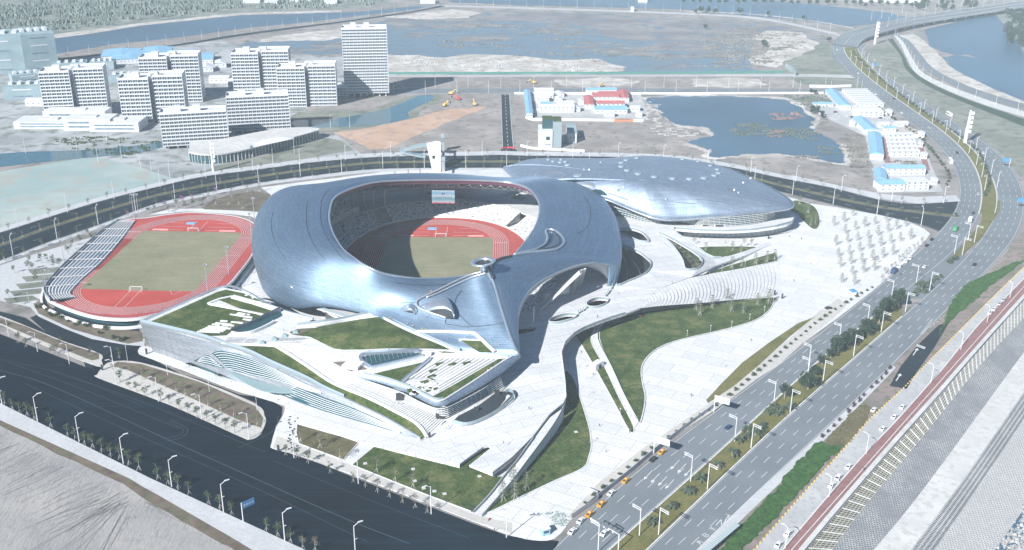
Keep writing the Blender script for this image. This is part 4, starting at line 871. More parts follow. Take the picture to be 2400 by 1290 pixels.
# practice ground on its platform
QX, QY, QR, QS, QZ = -227.52*0.978, 631.13*0.978, -0.0357, 0.978, 5.0
sh = [(105,677,5),(118,650,5),(165,605,5),(215,560,5),(262,528,5),(300,514,5),(345,510,5),(390,503,5),(440,498,5),(490,500,5),(540,505,5),(575,513,5),(600,528,5),(605,560,5),(590,600,5),(560,640,5),(538,665,5),(500,690,5),(440,715,5),(360,738,5),(310,747,5),(260,747,5),(215,741,5),(170,728,5),(130,712,5),(108,698,5)]
plat = cr(PP(sh), 4, True)
prac = thing('practice_track_platform', 'raised red running track platform with white rim beside the stadium', 'sports ground', P(350, 640))
o = MB().poly([plat], down=1.6).build('platform', M['white']); o.parent = prac; o.matrix_parent_inverse = Matrix.Translation(-prac.location)
mb = MB(); inn = [Vector((p.x+(QX-p.x)*.03, p.y+(QY-p.y)*.03, 0)) for p in plat]; mb.grid([[Vector((p.x, p.y, 3.4)) for p in inn+inn[:1]], [Vector((p.x, p.y, 0)) for p in inn+inn[:1]]]); o = mb.build('undercroft_glazing', M['glass']); o.parent = prac; o.matrix_parent_inverse = Matrix.Translation(-prac.location)
mb = MB()
low = [Vector((QX+(p.x-QX)*1.03, QY+(p.y-QY)*1.035, 0)) for p in plat]
wall(mb, low, 1.2, 1.5, .1, True); o = mb.build('lower_wall', M['white']); o.parent = prac; o.matrix_parent_inverse = Matrix.Translation(-prac.location)
o = struct(MB().poly([[p+Vector((0, 0, .02)) for p in [Vector((QX+(p.x-QX)*.985, QY+(p.y-QY)*.985, 5.0)) for p in plat]]]).build('practice_surface', M['track']))
sportground(QX, QY, QR, QS, QZ+.05, 'practice_pitch', 14, 1)
goal(loc2w(QX, QY, QR, QS, QZ+.15, 0, 53), QR, 'far football goal on the outdoor practice pitch'); goal(loc2w(QX, QY, QR, QS, QZ+.15, 0, -53), QR+math.pi, 'near football goal on the outdoor practice pitch')
# bleachers along its left side
bl = thing('bleacher_stand', 'long blue and white stepped bleacher along the left side of the practice track', 'stand', P(200, 600))
def blb(mb, name, m): o = mb.build(name, m); o.parent = bl; o.matrix_parent_inverse = Matrix.Translation(-bl.location); return o
A = resample(cr(PP([(180,698,5.1),(165,690,5.1),(178,672,5.1),(200,650,5.1),(240,615,5.1),(280,570,5.1),(318,518,5.1)][0:7]), 5), 60); B = resample(cr(PP([(118,706,8),(103,682,8),(118,657,8),(150,622,8),(200,577,8),(240,542,8),(278,518,8)]), 5), 60)
rw = 9
mb = MB(); rows = []
for k in range(rw+1):
    f = k/rw; l = lerpline(A, B, f)
    if k: rows.append([Vector((p.x, p.y, rows[-1][0].z)) for p in l])
    rows.append(l)
mb.grid(rows); blb(mb, 'stepped_deck', plain('bleacher_blue', (0.10, 0.17, 0.24)))
for k in range(rw):
    f = (k+.55)/rw; l = [p+Vector((0, 0, .7)) for p in lerpline(A, B, f)]; mb = MB(); solid(mb, l, 0.75, 0); blb(mb, 'seat_row', M['pole'])
mb = MB()
for i in range(3, 58, 6): mb.tube([A[i]+Vector((0, 0, .8)), B[i]+Vector((0, 0, 1))], .35, 4)
blb(mb, 'aisle', M['stair'])
mb = MB(); wall(mb, B, .3, 1.5, 0); blb(mb, 'back_rail', M['rail'])
# mesh fence round the practice platform
fn = thing('mesh_fence', 'dark red mesh fence with posts round the near rim of the practice track', 'fence', P(250, 745, 5))
fl = [p for p in resample(cr(PP([(107,690,5),(130,712,5),(170,728,5),(215,741,5),(260,747,5),(310,747,5),(360,738,5),(440,715,5),(500,690,5),(538,665,5),(560,640,5),(590,600,5)]), 5), 70)]
mb = MB()
for i, p in enumerate(fl):
    mb.tube([p, p+Vector((0, 0, 2.6))], .07, 4)
for h in (0.1, 1.3, 2.6): mb.tube([p+Vector((0, 0, h)) for p in fl], .05, 4)
o = mb.build('fence_frame', plain('fence_red', (0.30, 0.13, 0.18))); o.parent = fn; o.matrix_parent_inverse = Matrix.Translation(-fn.location)

# ================================================================ RAISED DECK (with openings)
DZ = 8.0
dk = [(1077,1088,2.5),(1105,1067,2.8),(1133,1047,3.2),(1145,1044,3.3),(1153,1050,3.2),(1128,1070,3),(1100,1090,3),(1125,1100,3.1),(1155,1112,3.2),(1200,1077,4),(1247,1030,5),(1287,977,6),(1305,962,6.3),(1320,950,6.6),(1327,935,6.9),(1325,900,7.2),(1320,860,7.6),(1316,830,8),(1325,805,8),(1345,784,8),(1370,770,8),(1397,759,8),(1430,747,8),(1465,736,8),(1500,722,7.6),(1518,705,7.6),(1545,680,7.4),(1575,665,7),(1620,650,6),(1680,622,4),(1740,602,2),(1810,572,.3),(1800,566,.3),(1775,579,1.4),(1720,597,3.0),(1690,606,4),(1672,606,4.6),(1655,598,5.4),(1620,572,6.6),(1590,552,7.6),(1578,540,8),(1582,536,8),(1640,541,8),(1700,543,8),(1760,540,8),(1820,531,8),(1856,521,8),(1862,512,8),(1850,500,8),(1800,460,8),(1700,420,8),(1500,392,8),(1250,392,8),(1120,400,8),(950,418,8),(830,436,8),(745,465,8),(700,495,8),(670,540,8),(672,590,8),(700,640,8),(740,690,8),(800,730,8),(905,790,8),(1000,840,8),(1180,860,7.5),(1150,900,6),(1062,962,4.1),(1046,988,3.6),(1010,1014,2.3),(990,1030,1.6)]
FC = [(655,925,.32),(700,942,.36),(760,964,.4),(844,988,.7),(905,1006,1),(960,1025,1.3),(990,1030,1.6),(1077,1088,2.5),(960,1062,1.9),(850,1037,1.2),(770,1012,.8),(696,990,.5),(678,975,.35),(668,950,.32)]
struct(MB().poly([PP(FC)], down=lambda p: 0.2).build('forecourt', M['plaza']))
H3 = [(1375,714),(1380,709),(1387.5,705),(1396,702),(1406,701),(1422,702.5),(1426,707),(1419,715),(1400,722),(1383,722.5),(1376,719)]
H4 = [(1286,755),(1300,746),(1325,739),(1347.5,739),(1353,742),(1344,749),(1325,755),(1306,759),(1290,759)]
H5 = [(1213,770),(1225,767.5),(1240,767),(1257,768),(1254,774),(1243,778),(1225,782),(1213,782)]
H1 = [(1446,541),(1458,537.5),(1484,538),(1506,546.5),(1520,563),(1518.6,569),(1497.7,567.4),(1470,555),(1448,547)]
H2 = [(1456,578),(1470,580),(1484,585.6),(1500,593),(1511.6,602),(1524,614),(1525.6,626),(1516,640),(1500,650),(1474.6,660.5),(1446,671),(1449,650),(1454,620)]
H6 = [(1545,549),(1552,549.5),(1560,553),(1595,572),(1630,594),(1645.6,610.7),(1643,624.6),(1630,633),(1609,634.4),(1603.7,624.6),(1599.5,610.7),(1581,583),(1560,562),(1546,552)]
H7 = [(1085,986,4.4),(1130,990,4.8),(1160,972,5.2),(1185,950,5.8),(1202,930,6.4),(1196,924,6.4),(1180,915,6.6),(1150,925,6.4),(1100,950,5.4)]
H8 = [(1060,455),(1078,447),(1100,446),(1102,452),(1085,460),(1066,462)]
H9 = [(1158,449),(1180,448),(1210,455),(1228,463),(1226,467),(1200,466),(1172,459)]
dl = [Vector(p) for p in PP(dk)]
def curve_hole(h, z): return cr(PP(h, z), 3, True)
bowl_hole = bowlring(80, 112, 8, 80)[:-1]
holes = [bowl_hole, curve_hole(H3, 8), curve_hole(H4, 8), curve_hole(H5, 8), curve_hole(H1, 8), curve_hole(H2, 8), curve_hole(H6, 7.6), curve_hole(H8, 8), curve_hole(H9, 8)]
o = struct(MB().poly([dl]+holes, down=1.1).build('raised_deck', M['deck']))
# street-level floor seen down the openings
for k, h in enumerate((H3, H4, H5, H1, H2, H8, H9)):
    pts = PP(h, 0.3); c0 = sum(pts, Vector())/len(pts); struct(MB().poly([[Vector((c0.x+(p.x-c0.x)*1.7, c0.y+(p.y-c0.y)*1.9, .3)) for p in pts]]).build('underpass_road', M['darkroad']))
pts = PP(H6, .5); struct(MB().poly([cr([Vector((p.x, p.y, .5)) for p in PP(H6, 3)], 3, True)]).build('sunken_garden_bed', M['brown_soil']))
mb = MB(); solid(mb, cr(PP([(1455,560,0.4),(1475,600,0.4),(1500,640,0.4),(1502,700,0.4)]), 5), .9, 0); solid(mb, cr(PP([(1462,690,0.4),(1470,655,.4),(1468,620,0.4),(1455,590,0.4)]), 5), .3, 0); struct(mb.build('underpass_kerb', M['pale_concrete']))
# glass rails round the openings and edges
def rail(name, line, label, h=1.3, closed=False, m='rail', grp='glass balustrades on the raised deck'):
    mb = MB(); wall(mb, line, .16, h, .0, closed); o = mb.build(name, M[m]); tag(o, label, 'balustrade', grp)
    mb = MB(); l = list(line)+([line[0]] if closed else []); mb.tube([p+Vector((0, 0, h)) for p in l], .12, 4); c = mb.build('handrail', M['pole']); c.parent = o; return o
rail('glass_balustrade', curve_hole(H3, 8), 'glass railing round the round opening nearest the arch foot', closed=True)
rail('glass_balustrade', curve_hole(H4, 8), 'glass railing round the oval opening in the middle of the three by the canopy', closed=True)
rail('glass_balustrade', curve_hole(H1, 8), 'glass railing round the leaf shaped opening in the shade between stadium and arena', closed=True)
rail('glass_balustrade', curve_hole(H2, 8), 'glass railing round the big dark opening right of the stadium', closed=True)
rail('glass_balustrade', curve_hole(H6, 7.6), 'glass railing round the wedge shaped sunken garden', closed=True)
rail('glass_balustrade', curve_hole(H8, 8), 'glass railing round the small opening seen behind the screen', closed=True)
rail('glass_balustrade', curve_hole(H9, 8), 'glass railing round the dark opening on the far concourse', closed=True)
rail('glass_balustrade', dl[8:24], 'long glass railing along the right edge of the deck from its blunt tip', closed=False)
rail('glass_balustrade', dl[35:42], 'glass railing on the walkway edge above the triangular lawn', closed=False)
rail('glass_balustrade', dl[41:48], 'glass railing along the arena terrace edge', closed=False)
for k, (px, py) in enumerate(((1435,672),(1432,677),(1427,684),(1424,689),(1419,694),(1373,724),(1367,729),(1361,732),(1356,735))):
    p = P(px, py, 8); o = MB().box((0, 0, .9), (.5, 1.6, 1.8)).build('ticket_gate', M['rail']); o.location = p; tag(o, '%s glass entry gate in the line running from the arch foot past the round openings' % ordn(k), 'gate', 'glass entry gates on the deck')
# terrace below the arena: curved glass front
ter = thing('arena_terrace', 'curved white terrace with green glass front below the arena', 'building', P(1700, 555))
def tb_(mb, name, m, smooth=False): return sbuild(mb, name, m, smooth, root=ter)
wb = cr(PP([(1592,552,.3),(1620,554,.3),(1680,556,.3),(1740,556,.3),(1800,551,.3),(1840,541,.3),(1856,530,.3)]), 5); wt = cr(PP([(1590,541,6.6),(1620,543,6.6),(1680,545,6.6),(1740,544.5,6.6),(1800,539,6.6),(1840,529,6.6),(1856,520,6.6)]), 5)
louvre_wall(wb, wt, 5, tb_, n=50, wd=.3)
mb = MB(); fr = resample(cr(PP([(1580,537,8.1),(1620,541,8.1),(1680,543,8.1),(1740,542.5,8.1),(1800,536,8.1),(1845,527,8.1),(1861,514,8.1)]), 5), 50); mb.grid([fr, [p-Vector((0, 0, 1.3)) for p in fr]]); tb_(mb, 'fascia', M['white'])
mb = MB()
for px, py in ((1657, 555), (1735, 556), (1705, 556)): p = P(px, py, .3); mb.box((p.x, p.y-.5, 2.2), (6, .5, 3.6))
tb_(mb, 'doorway', M['dark'])
# ramp walk beside the deck
mb = MB(); a = resample(cr(PP([(1110,1203,.4),(1150,1160,1.4),(1183,1117,2.6),(1215,1078,3.6),(1250,1030,4.8),(1290,978,6)]), 5), 40); b_ = resample(cr(PP([(1130,1211,.4),(1170,1166,1.4),(1205,1125,2.6),(1236,1083,3.6),(1272,1035,4.8),(1303,990,6),(1322,955,6.7)]), 5), 40)
mb.grid([b_, a]); mb.grid([[Vector((p.x, p.y, 0)) for p in b_], b_]); mb.grid([a, [Vector((p.x, p.y, 0)) for p in a]]); struct(mb.build('ramp_walk', M['deck']))
rail('glass_balustrade', b_, 'glass railing down the outer side of the sloping ramp walk'); rail('glass_balustrade', a[:30], 'glass railing down the inner side of the sloping ramp walk')
# curved path between the lawns
mb = MB(); a = resample(cr(PP([(1396,762,1),(1388,782,.8),(1389,805,.6),(1418,860,.5),(1450,925,.45),(1488,1003,.45)]), 5), 40); b_ = resample(cr(PP([(1428,749,1),(1406,768,.8),(1402,800,.7),(1432,860,.7),(1464,930,.7),(1496,990,.5)]), 5), 40)
mb.grid([b_, a]); struct(mb.build('garden_path', M['plaza'])); rail('glass_balustrade', b_, 'glass railing along the curved path beside the big east lawn', .8)
# amphitheatre steps: curved contour lines down to the plaza
mb = MB(); T = resample(PP([(1510,706,7.6),(1545,680,7.5),(1575,666,7.2),(1620,651,6.4),(1700,636,3.6),(1770,624,1.5),(1827,615,.35)]), 40); Bq = resample(PP([(1500,723,7.6),(1540,718,7.3),(1580,715,6.6),(1640,711,4.6),(1700,705,2.8),(1770,699,1.2),(1829,690,.35)]), 40)
mb.grid([Bq, T]); struct(mb.build('stepped_slope', M['plaza']))
mb = MB()
for k in range(1, 38):
    a, b_ = T[k], Bq[max(0, k-1)]; bow = Vector((2.4, -1, 0)); l = [a.lerp(b_, j/10)+bow*math.sin(math.pi*j/10)+Vector((0, 0, .12)) for j in range(11)]; solid(mb, l, .26, 0)
struct(mb.build('step_nosing', M['concrete']))

lawn('lawn_front', [(883,1042),(1077,1092),(1140,1050),(1150,1052),(1100,1092),(1155,1116),(1183,1117),(1150,1158),(1110,1201),(1000,1160),(825,1090)], 0.45, smooth=0)
lawn('lawn_front_left', [(697,994),(760,1012),(843,1034),(805,1078),(760,1062),(700,1040),(694,1015)], 0.45, 'lawn_dry', smooth=0)
# ================================================================ PODIUM WITH GREEN ROOFS
from mathutils.geometry import delaunay_2d_cdt
def patch(pts, bvh, dz, step=9.0, z=12):
    """polygon given on the photo, laid on a surface: returns a builder"""
    pl = [Vector((p[0], p[1])) for p in pts]; m = len(pl); bd = []
    for i in range(m):
        a, b = pl[i], pl[(i+1) % m]; k = max(1, int((b-a).length/step)); bd += [a.lerp(b, j/k) for j in range(k)]
    xs = [p.x for p in pl]; ys = [p.y for p in pl]; inn = []
    def inside(x, y):
        c = False; j = m-1
        for i in range(m):
            if (pl[i].y > y) != (pl[j].y > y) and x < (pl[j].x-pl[i].x)*(y-pl[i].y)/(pl[j].y-pl[i].y)+pl[i].x: c = not c
            j = i
        return c
    y = min(ys)+step/3
    while y < max(ys):
        x = min(xs)+step/2
        while x < max(xs):
            if inside(x, y): inn.append(Vector((x, y)))
            x += step
        y += step*0.5
    n = len(bd); vo_, _, fo, _, _, _ = delaunay_2d_cdt(bd+inn, [(i, (i+1) % n) for i in range(n)], [list(range(n))], 1, 1e-4)
    vs = [hit(bvh, v.x, v.y, dz, z) for v in vo_]; fs = []
    for f in fo:
        a, b, c = (vs[i] for i in f[:3]); nrm = (b-a).cross(c-a); fs.append(tuple(f) if nrm.z >= 0 else tuple(f)[::-1])
    mb = MB(); mb.add(vs, fs); return mb
podium = thing('museum_podium', 'low white podium building with planted roofs wrapped round the front of the stadium', 'building', P(600, 850))
def pb(mb, name, m, smooth=False): return sbuild(mb, name, m, smooth, root=podium)
TOPL = [(328,757,16),(466,790,15.8),(519,808,15),(582,828,14),(634,853,12.9),(718,891,11),(760,914,9.6),(833,947,7.5),(911,985,4.6),(986,1029,1.5)]
BOTL = [(360,826,0),(431,851,0),(500,876,0.1),(560,897,.2),(640,920,.3),(700,945,.35),(760,966,.4),(844,990,.7),(920,1012,1.1),(987,1031,1.4)]
ft_ = resample(cr(PP(TOPL), 6), 80); fb_ = resample(cr(PP(BOTL), 6), 80)
fgrid = [[b_.lerp(a, k/6) for a, b_ in zip(ft_, fb_)] for k in range(7)]
mb = MB(); mb.grid(fgrid); pb(mb, 'front_facade', M['cladding'])
FAC = bvh_of([fgrid])
# west and back walls
mb = MB(); bk = PP([(328,757,16),(420,716,16),(521,674,16),(575,684,15.6),(644,722,15),(734,749,14.4)]); bk0 = [Vector((p.x+3, p.y-3, 0)) for p in bk]; bk0[0] = P(360, 826, 0); mb.grid([bk0, bk]); pb(mb, 'west_wall', M['cladding'])
# roof / terrace surface
TS = [(328,757,16),(420,716,16),(521,674,16),(575,684,15.6),(644,722,15.1),(734,749,14.6),(697,767,14.4),(740,764,14.6),(800,754,15.2),(850,741,16),(890,740,16.6),(920,757,16.8),(975,783,16.9),(1065,822,17.1),(1120,829,17.2),(1205,834,17.2),(1191,841,16.8),(1116,891,15.8),(1038,939,15.3),(1021,941,15.2),(1005,935,15.2),(980,922,15),(944,905.6,14.8),(900,891,14.2),(852,880.5,13.2),(845,884,12.9),(780,899,11.5),(717,857,13),(655,818,14.2),(634,811.6,14.5),(519,808,15)]
tp = PP(TS); mb = MB(); mb.poly([tp]); TER = BVHTree.FromPolygons([Vector(v) for v in mb.v], mb.f); pb(mb, 'terrace', M['plaza'])
# stairs and strip
CURB = [(519,807,15.1),(634,811.6,14.6),(655,818,14.3),(717,857,13.1),(780,899,11.5),(865,935,9.3),(927,966,7),(969,989,5),(990,1009,3.4),(1001,1028,1.7)]
cb = resample(cr(PP(CURB), 6), 80)
sgrid = [[a.lerp(b_, k/6) for a, b_ in zip(cb, resample(cr(PP([(519,808.5,15)]+TOPL[3:]), 6), 80))] for k in range(7)]
mb = MB(); mb.grid(sgrid); pb(mb, 'planted_strip', M['lawn'])
mb = MB(); wall(mb, cb, 1.3, .9, -.1); pb(mb, 'kerb_band', M['white'])
mb = MB(); wall(mb, ft_, .8, 1.0, -.2); pb(mb, 'parapet', M['roof_trim'])
mb = MB(); wall(mb, [p+Vector((.2, .6, 0)) for p in ft_[:60]], .12, 1.5, .6); pb(mb, 'parapet_glass', M['rail'])
mb = MB(); wall(mb, cr(bk, 4), .9, 1.0, -.1); pb(mb, 'back_parapet', M['roof_trim'])
SL = resample(cr(PP([(780,899,11.5),(865,935,9.2),(927,966,6.9),(969,989,4.9),(990,1009,3.3),(1001,1028,1.6)]), 6), 46); SR = resample(cr(PP([(845,884,12.9),(880,908,11.2),(934,935,9),(985,955,6.6),(1021,969,5),(1046,985,3.6)]), 6), 46)
for k in range(4):
    a0, a1 = k/4, (k+1)/4
mb = MB(); st = []
rowsS = []
for i in range(46):
    z = (SL[i].z+SR[i].z)/2
    if i: rowsS.append([Vector((SL[i].x, SL[i].y, rowsS[-1][0].z)), Vector((SR[i].x, SR[i].y, rowsS[-1][1].z))])
    rowsS.append([SL[i], SR[i]])
mb.grid(rowsS[::-1]); pb(mb, 'grand_stair', M['plaza'])
mb = MB()
for i in range(4, 45):
    d = (SR[i]-SL[i]); solid(mb, [SL[i]+d*.04+Vector((0, 0, .1)), SL[i]+d*.94+Vector((0, 0, .1))], .28, 0)
pb(mb, 'stair_nosing', M['asphalt_old'])
# glazing on the front facade
def fac(pts, m, name, dy=0.12, step=7):
    mb = patch(pts, FAC, 0, step, 6); mb.v = [(v[0], v[1]-dy, v[2]) for v in mb.v]; return pb(mb, name, M[m])
def slats(u, lw, n, dy=.3, wd=.42, name='louvre'):
    for k in range(n):
        f = (k+.5)/n; mb = MB(); l = []
        for a, b_ in zip(u, lw): l.append(hit(FAC, a[0]+(b_[0]-a[0])*f, a[1]+(b_[1]-a[1])*f, 0, 6)+Vector((0, -dy, 0)))
        mb.tube(cr(l, 3), wd*.36, 4); pb(mb, name, M['white'])
fac([(497,828),(505,824),(520,822),(560,830),(610,848),(660,872),(715,898),(758,923),(735,921),(690,903),(640,890),(590,880),(545,868),(533,862),(515,845)], 'glass', 'window')
slats([(500,826),(520,823),(565,832),(612,849),(662,873),(715,899),(752,918)], [(538,866),(560,870),(590,880),(640,890),(688,904),(722,916),(752,922)], 8)
fac([(453,846),(470,838),(487,832),(500,842),(522,858),(528,864),(500,858)], 'glass', 'window'); slats([(470,839),(486,833),(500,843)], [(462,847),(495,855),(525,863)], 4)
fac([(433,852),(445,850),(480,862),(525,880),(520,884),(480,868)], 'glass', 'window')
fac([(700,905),(760,931),(818,952),(885,981),(945,1016),(905,1006),(844,988),(760,964),(700,942),(660,925),(680,915)], 'glass', 'window')
slats([(690,905),(760,933),(818,954),(885,983),(935,1009)], [(665,926),(760,962),(844,986),(905,1004),(938,1013)], 6)
mb = MB(); cp = cr(PP([(530,868,6.2),(567,880,6),(620,897,5.5),(700,917,4.4),(672,921,4.3),(640,919,4.6),(610,914,5),(567,893,5.6)]), 4, True); mb.poly([cp], down=.5); pb(mb, 'entrance_canopy', M['canopy'])
# patches on the terrace
def ter_(pts, m, name, dz=.25, step=9): return pb(patch(pts, TER, dz, step, 15), name, M[m])
ter_([(348,757),(425,723),(510,685),(530,680),(572,689),(600,703),(590,712),(560,715),(545,703),(520,697),(505,704),(490,712),(487,716),(600,737),(618,743),(580,757),(545,774),(530,787),(505,788),(470,789),(420,776)], 'lawn', 'green_roof')
ter_([(512,704),(530,700),(540,698),(645,732),(620,742),(560,724)], 'lawn', 'green_roof', .3)
ter_([(560,690),(578,692),(652,722),(640,726)], 'lawn', 'green_roof', .3)
for k, (x, y) in enumerate(((572, 694), (588, 700), (605, 708), (622, 715))): pb(patch([(x,y),(x+9,y-3.5),(x+14,y-2),(x+5,y+2)], TER, .4, 6, 15), 'roof_slab', M['white'])
WALLT = [(545,697),(660,727)]
mb = MB(); l = [hit(TER, 545, 699, 0), hit(TER, 600, 714, 0), hit(TER, 658, 731, 0)]; wall(mb, l, 2.6, 1.6); l = [hit(TER, 487, 713, 0), hit(TER, 560, 727, 0), hit(TER, 625, 741, 0)]; wall(mb, l, 1.4, .6); l = [hit(TER, 487, 713, 0), hit(TER, 515, 702, 0), hit(TER, 543, 696, 0)]; wall(mb, l, 1.6, .6)
pb(mb, 'roof_wall', M['white'])
# white paving bars scattered in the green roof
mb = MB()
for x0, y0, x1, y1 in ((1050,470,1300,512),(1115,467,1205,485),(1135,455,1225,471),(1240,472,1272,479),(1195,525,1290,541),(940,543,1022,552),(1060,555,1195,571),(848,582,935,592),(885,566,1065,590),(960,590,1095,600),(800,603,1025,622),(770,622,1062,634),(740,636,1000,650),(710,650,975,665),(680,664,940,676)):
    a = hit(TER, 320+x0/4.778, 640+y0/4.778, 0); b_ = hit(TER, 320+x1/4.778, 640+y1/4.778, 0); d = b_-a; mb.box(((a.x+b_.x)/2, (a.y+b_.y)/2, (a.z+b_.z)/2+.45), (d.length, 1.15, .5), math.atan2(d.y, d.x))
pb(mb, 'paving_bar', M['white'])
# sunken court with tall inner wall
mb = MB(); tpz = [(540,780),(600,757),(625,743),(656,730),(661,741),(640,752),(625,762),(600,773),(560,783),(545,785)]
pb(patch(tpz, TER, .35, 6, 15), 'court_floor', M['glass'])
mb = MB(); wl = [hit(TER, 542, 781, 0), hit(TER, 590, 762, 0), hit(TER, 625, 745, 0), hit(TER, 658, 731, 0)]; cw = cr(wl, 5); mb.grid([[p+Vector((0, 0, -.3)) for p in cw], [p+Vector((0, 0, 2.4+.9*i/len(cw))) for i, p in enumerate(cw)]]); wall(mb, cw, .5, 2.6); pb(mb, 'court_wall', M['cladding'])
mb = MB(); wl = cr([hit(TER, x, y, 0) for x, y in ((543,783),(560,786),(590,782),(615,772),(635,762),(642,757))], 5); wall(mb, wl, .9, 1.6); pb(mb, 'court_rim', M['white'])
# long low steps and pyramidal rooflights
mb = MB()
for x0, y0, n, ln in ((535, 793, 6, 42), (655, 794, 4, 62), (580, 797, 4, 22)):
    for k in range(n): 
        a = hit(TER, x0-k*4, y0+k*3.1, .35); b_ = hit(TER, x0-k*4+ln, y0+k*3.1+1.2, .35); solid(mb, [a, b_], .35, 0)
pb(mb, 'step_line', M['asphalt_old'])
for x, y in ((693, 781), (667, 789), (643, 797), (615, 806)):
    a = hit(TER, x, y, 0); mb = MB(); mb.box((a.x, a.y, a.z+.8), (3.4, 3.6, 1.6), .2, .35); pb(mb, 'rooflight', M['canopy'])
# mound lawn, bulging
mound = [(700,786),(745,770),(800,758.5),(850,749),(888,745),(905,754),(940,772),(975,788),(1020,806),(1058,822),(1000,819),(906,818),(850,821),(802,822),(781,819),(750,803),(728,792)]
mb = patch(mound, TER, .3, 9, 16); bdp = PP(mound, 16)
def dist_edge(v):
    best = 1e9
    for a, b_ in zip(bdp, bdp[1:]+bdp[:1]):
        a2 = Vector((a.x, a.y)); d = Vector((b_.x-a.x, b_.y-a.y)); t_ = max(0, min(1, (Vector((v[0], v[1]))-a2).dot(d)/max(d.length_squared, 1e-6))); best = min(best, (a2+d*t_-Vector((v[0], v[1]))).length)
    return best
mb.v = [(v[0], v[1], v[2]+1.9*(1-math.exp(-dist_edge(v)/7))) for v in mb.v]; pb(mb, 'mound_lawn', M['lawn'], True)
ter_([(678,780),(697,772),(745,769),(730,778),(712,790),(690,788)], 'brown_soil', 'planting_bed')
mb = MB(); l = [hit(TER, x, y, 0, 16) for x, y in ((697,768),(760,760),(810,752),(850,742.5),(870,739.5),(890,741),(920,758),(975,784),(1065,823),(1095,829),(1200,834))]; l = cr(l, 4); wall(mb, l, 1.1, 1.4, -.4); pb(mb, 'terrace_parapet', M['white'])
mb = MB(); wall(mb, [p+Vector((0, .9, 0)) for p in l[:22]], .2, 1.2, 1.0); wall(mb, [p+Vector((.7, .7, 0)) for p in l[22:34]], .15, 1.3, .8); pb(mb, 'terrace_balustrade', M['rail'])
mb = MB(); l = [hit(TER, x, y, .35, 15) for x, y in ((676,787),(700,790),(728,794),(750,805),(779,821),(802,824),(850,823),(906,820),(1000,821),(1040,825))]; solid(mb, cr(l, 4), 1.3, 0); pb(mb, 'lawn_kerb', M['white'])
# dark pool of glass (courtyard rooflight)
ring_o = [(844,843),(848,836),(858,832),(915,828),(969,824),(984,827),(990,832),(982,839),(930,852),(877,864),(865,861.6),(852,853)]
mb = MB(); l = cr([hit(TER, x, y, 0, 14) for x, y in ring_o], 4, True); wall(mb, l, 1.5, 1.5, -.1, True); pb(mb, 'court_ring', M['roof_trim'])
pb(patch([(849,843),(858,835.5),(915,831),(969,827.5),(981,829),(984,832.5),(930,849),(878,860.5),(867,858.5)], TER, .5, 7, 14), 'court_glazing', M['glass'])
mb = MB()
for k in range(12):
    a = hit(TER, 856+k*10.5, 835.5-k*.7, .9, 14); mb.tube([a, hit(TER, 862+k*10.3, 858-k*2.2, .9, 14)], .08, 4)
pb(mb, 'glazing_bars', M['steel'])
a = hit(TER, 828, 859, 0, 14); ter_([(779,850),(826,847),(862,866),(822,872)], 'brown_soil', 'planting_bed'); mb = MB(); mb.box((a.x, a.y, a.z+.9), (9, 7.5, 1.7), -.35, .96); o = pb(mb, 'plant_lid', M['white'])
mb = MB(); q = hit(TER, 1001, 832, .6, 15); mb.box((q.x, q.y, q.z+.5), (5, 2, 1.3), -.3); pb(mb, 'bench_block', M['white'])
# wing roof
ter_([(864,880),(990,851),(1000,846),(960,882),(944,893),(934,897),(896,888)], 'lawn', 'green_roof', .3, 8)
mb = MB(); wall(mb, [hit(TER, 1009, 843, 0, 15), hit(TER, 940, 900, 0, 15)], 1.0, 1.6); pb(mb, 'wing_wall', M['roof_trim'])
ter_([(1168,843),(1195,841),(1116,890),(1038,938),(1023,940),(1008,935),(1060,906),(1116,873)], 'lawn', 'green_roof', .35)
ter_([(1024,823),(1070,828),(1199,835.5),(1150,836),(1040,830)], 'lawn', 'green_roof', .3)
mb = MB(); wall(mb, [hit(TER, x, y, 0, 16) for x, y in ((1040,832),(1110,834),(1190,839))], 1.0, .9); pb(mb, 'roof_kerb', M['white'])
base = [(1023.7,840.7),(1168,843),(1003,935),(946,905.6)]
ter_([(1020,841),(1168,843),(1120,871),(1062,904),(1006,934),(980,921),(950,906)], 'plaza', 'seat_terrace_floor', .2)
for k in range(11):
    f = (k+.6)/11; x0, y0 = 1030+f*132, 842+f*1.2; ex, ey = 985+f*30, 900-f*2+k*2.6
    mb = MB(); a = hit(TER, x0, y0, 0, 15); b_ = hit(TER, x0-78+f*2, y0+48-f*4, 0, 15) if k < 8 else hit(TER, x0-110-(k-8)*10, y0+66+(k-8)*5, 0, 15)
    wall(mb, [a, b_], 1.1, .75); pb(mb, 'seat_tier', M['white'])
r = random.Random(5)
mb = MB(); gb = MB()
for k in range(46):
    u, v = r.random(), r.random(); x = 958+u*60+v*4; y = 900+(1-u)*2+v*26-u*30*(.4)
    p = hit(TER, x, y, 0, 15); (gb if k % 4 == 0 else mb).box((p.x, p.y, p.z+.45), (r.uniform(1.6, 3.2), r.uniform(1.2, 1.8), .8), .62)
for x, y in ((1030,856),(1060,857),(1094,854),(1015,872),(1012,885),(995,898)): p = hit(TER, x, y, 0, 15); gb.box((p.x, p.y, p.z+.5), (4.2, 1.7, .9), .55)
pb(mb, 'stone_block', M['white']); pb(gb, 'planter_block', M['lawn'])
